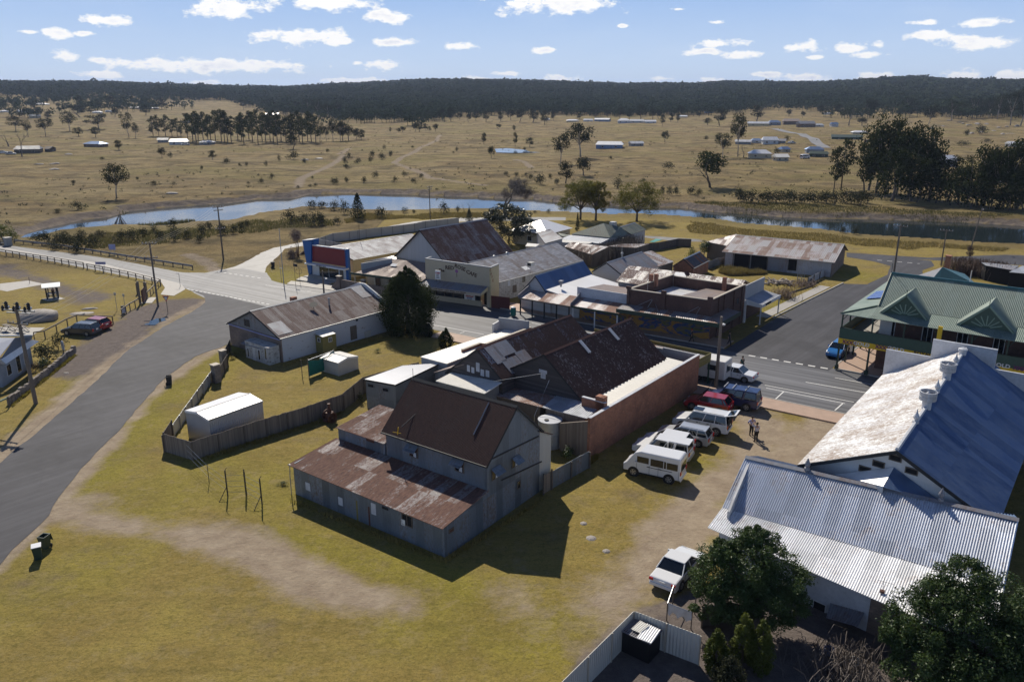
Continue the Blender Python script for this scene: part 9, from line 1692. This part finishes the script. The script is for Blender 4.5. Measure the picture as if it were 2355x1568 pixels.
# -- people
def person(label,p,ang,h,top,bottom,pose='stand',hair='hair',hat=None):
 """one continuous skinned body with clothes as parts"""
 root=thing('person',label,'person',p);k=h/1.75
 J={'pel':(0,0,.93),'wst':(0,.01,1.08),'che':(0,.0,1.30),'nek':(0,.01,1.47),'hdb':(0,.02,1.55),'hdt':(0,.03,1.70),'lh':(.09,0,.90),'lk':(.11,.03,.50),'la':(.12,-.01,.09),'lt':(.13,.15,.04),'rh':(-.09,0,.90),'rk':(-.11,.03,.50),'ra':(-.12,-.01,.09),'rt':(-.14,.15,.04),'ls':(.18,0,1.41),'le':(.25,.01,1.14),'lw':(.22,.12,.92),'lf':(.21,.17,.83),'rs':(-.18,0,1.41),'re':(-.25,.01,1.14),'rw':(-.22,.12,.92),'rf':(-.21,.17,.83)}
 if pose=='hips':J.update({'le':(.36,-.06,1.18),'lw':(.20,.10,1.02),'lf':(.15,.14,1.0),'re':(-.36,-.06,1.18),'rw':(-.20,.10,1.02),'rf':(-.15,.14,1.0)})
 if pose=='shade':J.update({'re':(-.42,.18,1.50),'rw':(-.18,.26,1.66),'rf':(-.09,.24,1.69),'lt':(.18,.14,.04)})
 if pose=='walk':J.update({'lk':(.10,.22,.52),'la':(.10,.24,.10),'lt':(.1,.40,.06),'ra':(-.1,-.26,.14),'rk':(-.1,-.04,.50),'rt':(-.1,-.12,.05),'lf':(.24,-.08,.85),'lw':(.24,-.05,.92),'le':(.25,-.06,1.15)})
 rad={'pel':.135,'wst':.125,'che':.15,'nek':.06,'hdb':.085,'hdt':.085,'lh':.10,'lk':.065,'la':.045,'lt':.04,'ls':.065,'le':.045,'lw':.035,'lf':.03,'rh':.10,'rk':.065,'ra':.045,'rt':.04,'rs':.065,'re':.045,'rw':.035,'rf':.03}
 E=[('pel','wst'),('wst','che'),('che','nek'),('nek','hdb'),('hdb','hdt'),('pel','lh'),('lh','lk'),('lk','la'),('la','lt'),('pel','rh'),('rh','rk'),('rk','ra'),('ra','rt'),('che','ls'),('ls','le'),('le','lw'),('lw','lf'),('che','rs'),('rs','re'),('re','rw'),('rw','rf')]
 def skin(name,keys,edges,m,fat=0.0,sub=1):
  me=bpy.data.meshes.new(name);idx={a:i for i,a in enumerate(keys)};me.from_pydata([Vector(J[a])*k for a in keys],[(idx[a],idx[b])for a,b in edges],[]);o=bpy.data.objects.new(name,me);C.objects.link(o)
  md=o.modifiers.new('skin','SKIN');sv=me.skin_vertices[0].data if me.skin_vertices else None
  if sv is None:
   import bmesh as bm_m
   b_=bm_m.new();b_.from_mesh(me);b_.verts.layers.skin.verify();b_.to_mesh(me);b_.free();sv=me.skin_vertices[0].data
  for i,a in enumerate(keys):sv[i].radius=((rad[a]+fat)*k,(rad[a]*(.8 if a in('che','wst','pel')else 1)+fat)*k);sv[i].use_root=(i==0)
  o.modifiers.new('sub','SUBSURF').levels=sub;o.modifiers['sub'].render_levels=2;dg=bpy.context.evaluated_depsgraph_get();me2=bpy.data.meshes.new_from_object(o.evaluated_get(dg));bpy.data.objects.remove(o);me2.materials.clear();me2.materials.append(M[m]);me2.polygons.foreach_set('use_smooth',[True]*len(me2.polygons));o2=bpy.data.objects.new(name,me2);C.objects.link(o2);o2.parent=root;return o2
 body=skin('body',list(rad.keys()),E,'skin');mb=MB()
 for s,w_ in(('l','lw'),('r','rw')):
  f=Vector(J[s+'f'])*k;dd=(Vector(J[s+'f'])-Vector(J[w_])).normalized();sd_=dd.cross(Vector((0,1,0))).normalized()
  for i in range(4):mb.tube([f+sd_*(i-1.5)*.018*k,f+sd_*(i-1.5)*.02*k+dd*(.07-.008*abs(i-1))*k,f+sd_*(i-1.5)*.02*k+dd*.08*k+Vector((0,.02,0))],[.009*k,.008*k,.006*k],5)
  mb.tube([f-sd_*.03*k-dd*.02*k,f-sd_*.055*k+dd*.03*k],[.01*k,.007*k],5)
 fc=Vector(J['hdb'])*k
 hm=mbmesh(mb,'fingers','skin');o=bpy.data.objects.new('fingers',hm);C.objects.link(o);o.parent=body
 mb=MB().tube([fc+Vector((0,.095*k,.045*k)),fc+Vector((0,.125*k,.03*k))],[.008*k,.016*k],5);o=bpy.data.objects.new('nose',mbmesh(mb,'nose','skin'));C.objects.link(o);o.parent=body
 mb=MB()
 for s in(-1,1):mb.lathe(fc+Vector((s*.033*k,.092*k,.065*k)),[(.011*k,0),(.008*k,.01*k)],8,(0,1,0))
 o=bpy.data.objects.new('eyes',mbmesh(mb,'eyes','dark'));C.objects.link(o);o.parent=body
 mb=MB().lathe(Vector(J['hdt'])*k-Vector((0,.015,.075*k)),[(.10*k,0),(.108*k,.04*k),(.098*k,.10*k),(.05*k,.15*k),(.01*k,.16*k)],14,(0,-.25,1));o=bpy.data.objects.new('hair',mbmesh(mb,'hair',hair));C.objects.link(o);o.parent=root
 skin('shirt',['wst','pel','che','ls','le','rs','re'],[('pel','wst'),('wst','che'),('che','ls'),('ls','le'),('che','rs'),('rs','re')],top,.018);J['nek0']=J['nek']
 skin('trousers',['pel','lh','lk','la','rh','rk','ra'],[('pel','lh'),('lh','lk'),('lk','la'),('pel','rh'),('rh','rk'),('rk','ra')],bottom,.016);mb=MB()
 for s in('l','r'):a=Vector(J[s+'a'])*k;t=Vector(J[s+'t'])*k;mb.tube([a-(t-a)*.3-UPZ*.03,a-UPZ*.03,t],[.045*k,.055*k,.042*k],7)
 o=bpy.data.objects.new('shoes',mbmesh(mb,'shoes','black'));C.objects.link(o);o.parent=root
 root.rotation_euler.z=R(ang);return root
person('person in lilac blue shirt and dark trousers, hands on hips, near the open tailgate',q('y7',1980,1247),-165,1.78,'shirt_lilac','trousers','hips')
person('person in a pale shirt and black trousers shading the eyes with a raised hand',q('y7',2045,1335),20,1.76,'shirt_pale','trousers','shade')
person('person in a dark teal jacket standing in the street behind the white sedan',q('z6',415,870)+UT*.3,30,1.8,'teal_cloth','trousers','stand')
person('person in black clothes standing at the picnic table under the shelter',q('w3',603,236)+Vector((0,.2,0)),80,1.75,'black','black','stand')
person('person in dark clothes walking on the shaded footpath by the brick corner store',q('y3',2125,1370),-120,1.75,'dark','black','walk');person('person in dark clothes with reddish cap in front of the mural',q('y3',1610,1330),-90,1.72,'dark','trousers','walk','redletter')
# -- distant houses
def house(zone,x,y,wpx,ytop,rm,wm,label,ang=None,cat='house',deep=.55,rf=.6,win=2,name='distant_house'):
 p=qt(zone,x,y);dist=p.y*cP-(p.z-CAM_H)*sP;Lx=wpx*ZN[zone][2]*.9416/FP*dist*.92;h=max(2.6,hgt(zone,x,y,ytop,p)*.9);ang=ang if ang is not None else(x*37)%40-20;Wy=max(4.5,Lx*deep);c_=Vector((p.x,p.y+Wy*.5,p.z));return hip(name,label,cat,c_,ang,Lx,min(Wy,12),h*.58,h,rm,wm,rf,.4,z0=p.z-.1,win=win)
HS=[('z1',640,592,150,545,'hall_b','brick_tan','blue grey hipped house in the left paddock'),('z1',1215,570,130,528,'zinc','render_white','white roofed farmhouse in front of the pine belt'),('z1',1108,562,70,532,'shed_wall','shed_wall','dark shed left of the white roofed farmhouse'),('z1',1410,572,95,552,'galv','shed_wall','low grey shed right of the white roofed farmhouse'),('z1',1275,427,42,405,'galv','zinc_wall','small pale shed between the tree clump and the pine belt'),('z1',1860,376,92,352,'zinc','timber','open white roofed shed on the slope above the pine belt'),('z1',235,302,150,285,'zinc','render_white','long white building among the far left trees'),('z1',150,350,80,333,'zinc','render_white','small white house below the long white building'),('z1',232,388,68,362,'zinc','render_cream','white roofed house by the left paddock trees'),('z1',660,358,62,340,'galv','render_white','pale house beyond the second tree row'),('z1',740,352,40,340,'galv','render_white','tiny pale shed beyond the second tree row'),('z1',930,328,90,310,'shed_wall','brick_tan','low dark house on the far left rise'),('z1',1030,330,90,312,'galv','brick_tan','low grey house on the far left rise'),('z1',175,628,170,575,'shed_wall','timber','dark shed near the leafless tree at the left'),('z1',330,622,40,602,'timber','timber','small dark box shed in the left paddock'),('z1',30,352,70,338,'zinc','render_white','white house at the far left edge'),('z2',1850,598,195,545,'zinc','hall_b','long blue grey shed with white roof in the middle paddock'),('z2',2030,585,95,547,'galv','shed_wall','shorter grey shed beside the long blue grey shed'),('z2',1592,418,88,396,'zinc','render_cream','pale long shed at the forest edge, left end'),('z2',1700,416,70,392,'galv','render_white','grey roofed shed at the forest edge'),('z2',1800,412,110,388,'galv','hall_b','blue grey sheds at the forest edge'),('z2',1945,427,85,388,'zinc','render_white','tall white shed at the forest edge'),('z2',2035,425,110,395,'galv','render_white','grey roofed shed right of the tall white shed'),('z2',2125,427,82,400,'zinc','render_white','bright white shed at the forest edge, right end'),('z2',455,350,75,337,'galv','render_white','low pale building glimpsed in the forest'),('z2',1415,408,36,395,'zinc','render_white','tiny white house at the forest edge'),('z3',545,445,150,410,'galv','render_cream2','cream house with a bright lawn'),('z3',650,440,90,400,'hall_b','render_grey','blue roofed house beside the cream house'),('z3',770,434,120,390,'brown_roof','brick_tan','brown roofed house on the right rise'),('z3',870,454,120,405,'galv_dull','brick_tan','low dark roofed house on the right rise'),('z3',960,450,60,430,'galv','render_white','small grey shed on the right rise'),('z3',1060,446,50,415,'hall_b','render_white','little white tower like shed on the right rise'),('z3',440,568,110,535,'galv','shed_wall','low grey sheds left of the white hip house'),('z3',530,564,80,528,'hall_b','render_white','white weatherboard wing beside the white hip house'),('z3',622,570,110,512,'zinc','render_white','white hip house with veranda above the lane'),('z3',692,568,75,530,'galv_dull','shed_wall','grey skillion beside the white hip house'),('z3',555,665,155,600,'zinc','render_cream','pale farmhouse with broad verandah by the tall gum'),('z3',722,620,62,580,'hall_b','render_cream','small gabled cottage between the farmhouse and grey house'),('z3',698,685,92,630,'cream_iron','render_cream','boxy cream shed in front of the small gabled cottage'),('z3',930,632,125,580,'hall_b','render_grey','grey blue house beside the curving lane'),('z3',960,655,130,632,'dkgreen','dkgreen','dark green hedge like fence shed below the grey blue house'),('z3',1160,542,210,500,'dkgreen','dkgreen','long dark green shed left of the giant pines'),('z3',1235,502,105,475,'zinc','render_cream','pale roofed house behind the dark green shed'),('z3',1822,722,155,635,'zinc','shed_wall','grey shed with bright sloping roof between the pine groves'),('z3',2300,585,95,545,'zinc','render_white','white roofed house above the right grove'),('z3',200,358,62,340,'blue','hall_b','blue shed at the forest edge on the right'),('z3',25,388,60,372,'zinc','render_cream','pale shed at the forest edge near the blue shed'),('z3',1015,368,45,348,'zinc','render_white','small white house among the far right trees'),('z3',1220,370,80,345,'galv','render_grey','grey roofed house among the far right trees'),('z3',2170,838,95,800,'galv','render_white','pale roof glimpsed through the right grove')]
for i,(z_,x,y,w_,yt,rm,wm,lab)in enumerate(HS):house(z_,x,y,w_,yt,rm,wm,lab,win=2 if w_>80 else 1,rf=(.55,.9,1.0)[i%3],cat='house' if 'house' in lab or 'cottage' in lab else 'shed')
for(z_,x,y,pt,lab,st_)in(('z3',855,665,'paint_white','tiny white van parked by the grey blue house','van'),('z3',765,572,'paint_silver','tiny silver car beside the white hip house lane','sedan'),('z1',1270,572,'paint_white','tiny white car in front of the white roofed farmhouse','sedan'),('z1',20,632,'paint_white','tiny white car at the left edge settlement','suv'),('z1',75,635,'paint_silver','tiny silver car second from the left edge','sedan'),('z3',1290,560,'paint_dark','tiny dark car right of the long dark green shed','suv')):
 p=qt(z_,x,y);car('distant_car',lab,p,10+x%30,4.6,1.8,2.0 if st_=='van' else 1.5,st_,pt)
pd=[qt('z2',*t)for t in((1060,600),(1150,596),(1270,608),(1380,625),(1200,628),(1070,625))];pz=min(p.z for p in pd)+.35;kind(MB().prism([Vector((p.x,p.y,pz))for p in pd],UPZ*.02).build('pond','water'),'structure')
def tlane(pts,w,m,name='far_lane'):
 P_=[qt(*t)for t in pts];Q_=[]
 for i in range(len(P_)-1):Q_+=[P_[i].lerp(P_[i+1],k/6)for k in range(6)]
 Q_.append(P_[-1]);vs=[];mb=MB()
 for i,p in enumerate(Q_):
  d=(Q_[min(i+1,len(Q_)-1)]-Q_[max(i-1,0)]);d.z=0;d.normalize();n=Vector((-d.y,d.x,0));
  for s in(-1,1):v=p+n*w*s;vs.append(Vector((v.x,v.y,T1(v.x,v.y)+.22)))
 mb.add(vs,[(2*i,2*i+1,2*i+3,2*i+2)for i in range(len(Q_)-1)]);kind(mb.build(name,m),'structure')
tlane([('z3',600,462),('z3',720,480),('z3',830,500),('z3',900,530),('z3',950,570),('z3',990,595)],3.2,'gravelroad')
for i in range(18):
 x,y=1720+i*34+rng.integers(0,20),395+rng.integers(0,110);p=qt('z3',x,y);boulder('hill_rock','granite outcrop on the stony right hill, %s'%ORD[i],p,rng.uniform(1.5,3.5),rng.uniform(1,2),rng.uniform(.6,1.5),i,rng.uniform(0,3),group='granite outcrops on the right hill')
for i,(x,y)in enumerate(((370,742),(375,705),(265,708),(470,640),(1170,910),(2090,672),(2180,662))):p=qt('z1',x,y);boulder('paddock_rock',('flat rock in the left paddock','dark rock pile in the left paddock','rock left of the dark pile','rock heap by the stockyard','pale gravel hump near the far bank','rock beside the spreading bush','pale rock at the right of the left paddock')[i],p,2.2,1.1,.6,i+40)
p=q('z1',825,1118,WZ);root=thing('dead_snag','dark dead tree stump standing in the narrow river','stump',p);rnd_=random.Random(2);mb=MB()
for i in range(9):a=i*.7;mb.tube([p+Vector((0,0,2.6*rnd_.uniform(.5,1))),p+Vector((math.cos(a)*1.5,math.sin(a)*.8,-.1))],[.05,.09],5)
mb.build('branches','bark',root)
p=q('z2',312,0)if False else None
# -- air
hz=bpy.data.materials.new('haze');hz.use_nodes=True;hn_=NT(hz.node_tree);hn_.n.clear()
vol=hn_.new('ShaderNodeVolumePrincipled',{'Color':(.62,.74,1,1),'Density':.000085,'Anisotropy':.2});ho=hn_.new('ShaderNodeOutputMaterial');hn_.l.new(vol.outputs[0],ho.inputs['Volume'])
me=bpy.data.meshes.new('haze');bx0,bx1,by0,by1,bz0,bz1=-5200,5200,-200,9000,-90,150
me.from_pydata([(x,y,z)for z in(bz0,bz1)for y in(by0,by1)for x in(bx0,bx1)],[],[(0,2,3,1),(4,5,7,6),(0,1,5,4),(2,6,7,3),(0,4,6,2),(1,3,7,5)]);me.materials.append(hz)
o=bpy.data.objects.new('haze',me);C.objects.link(o);kind(o,'stuff');tag(o,'thin bluish haze in the air over the distant hills','haze')
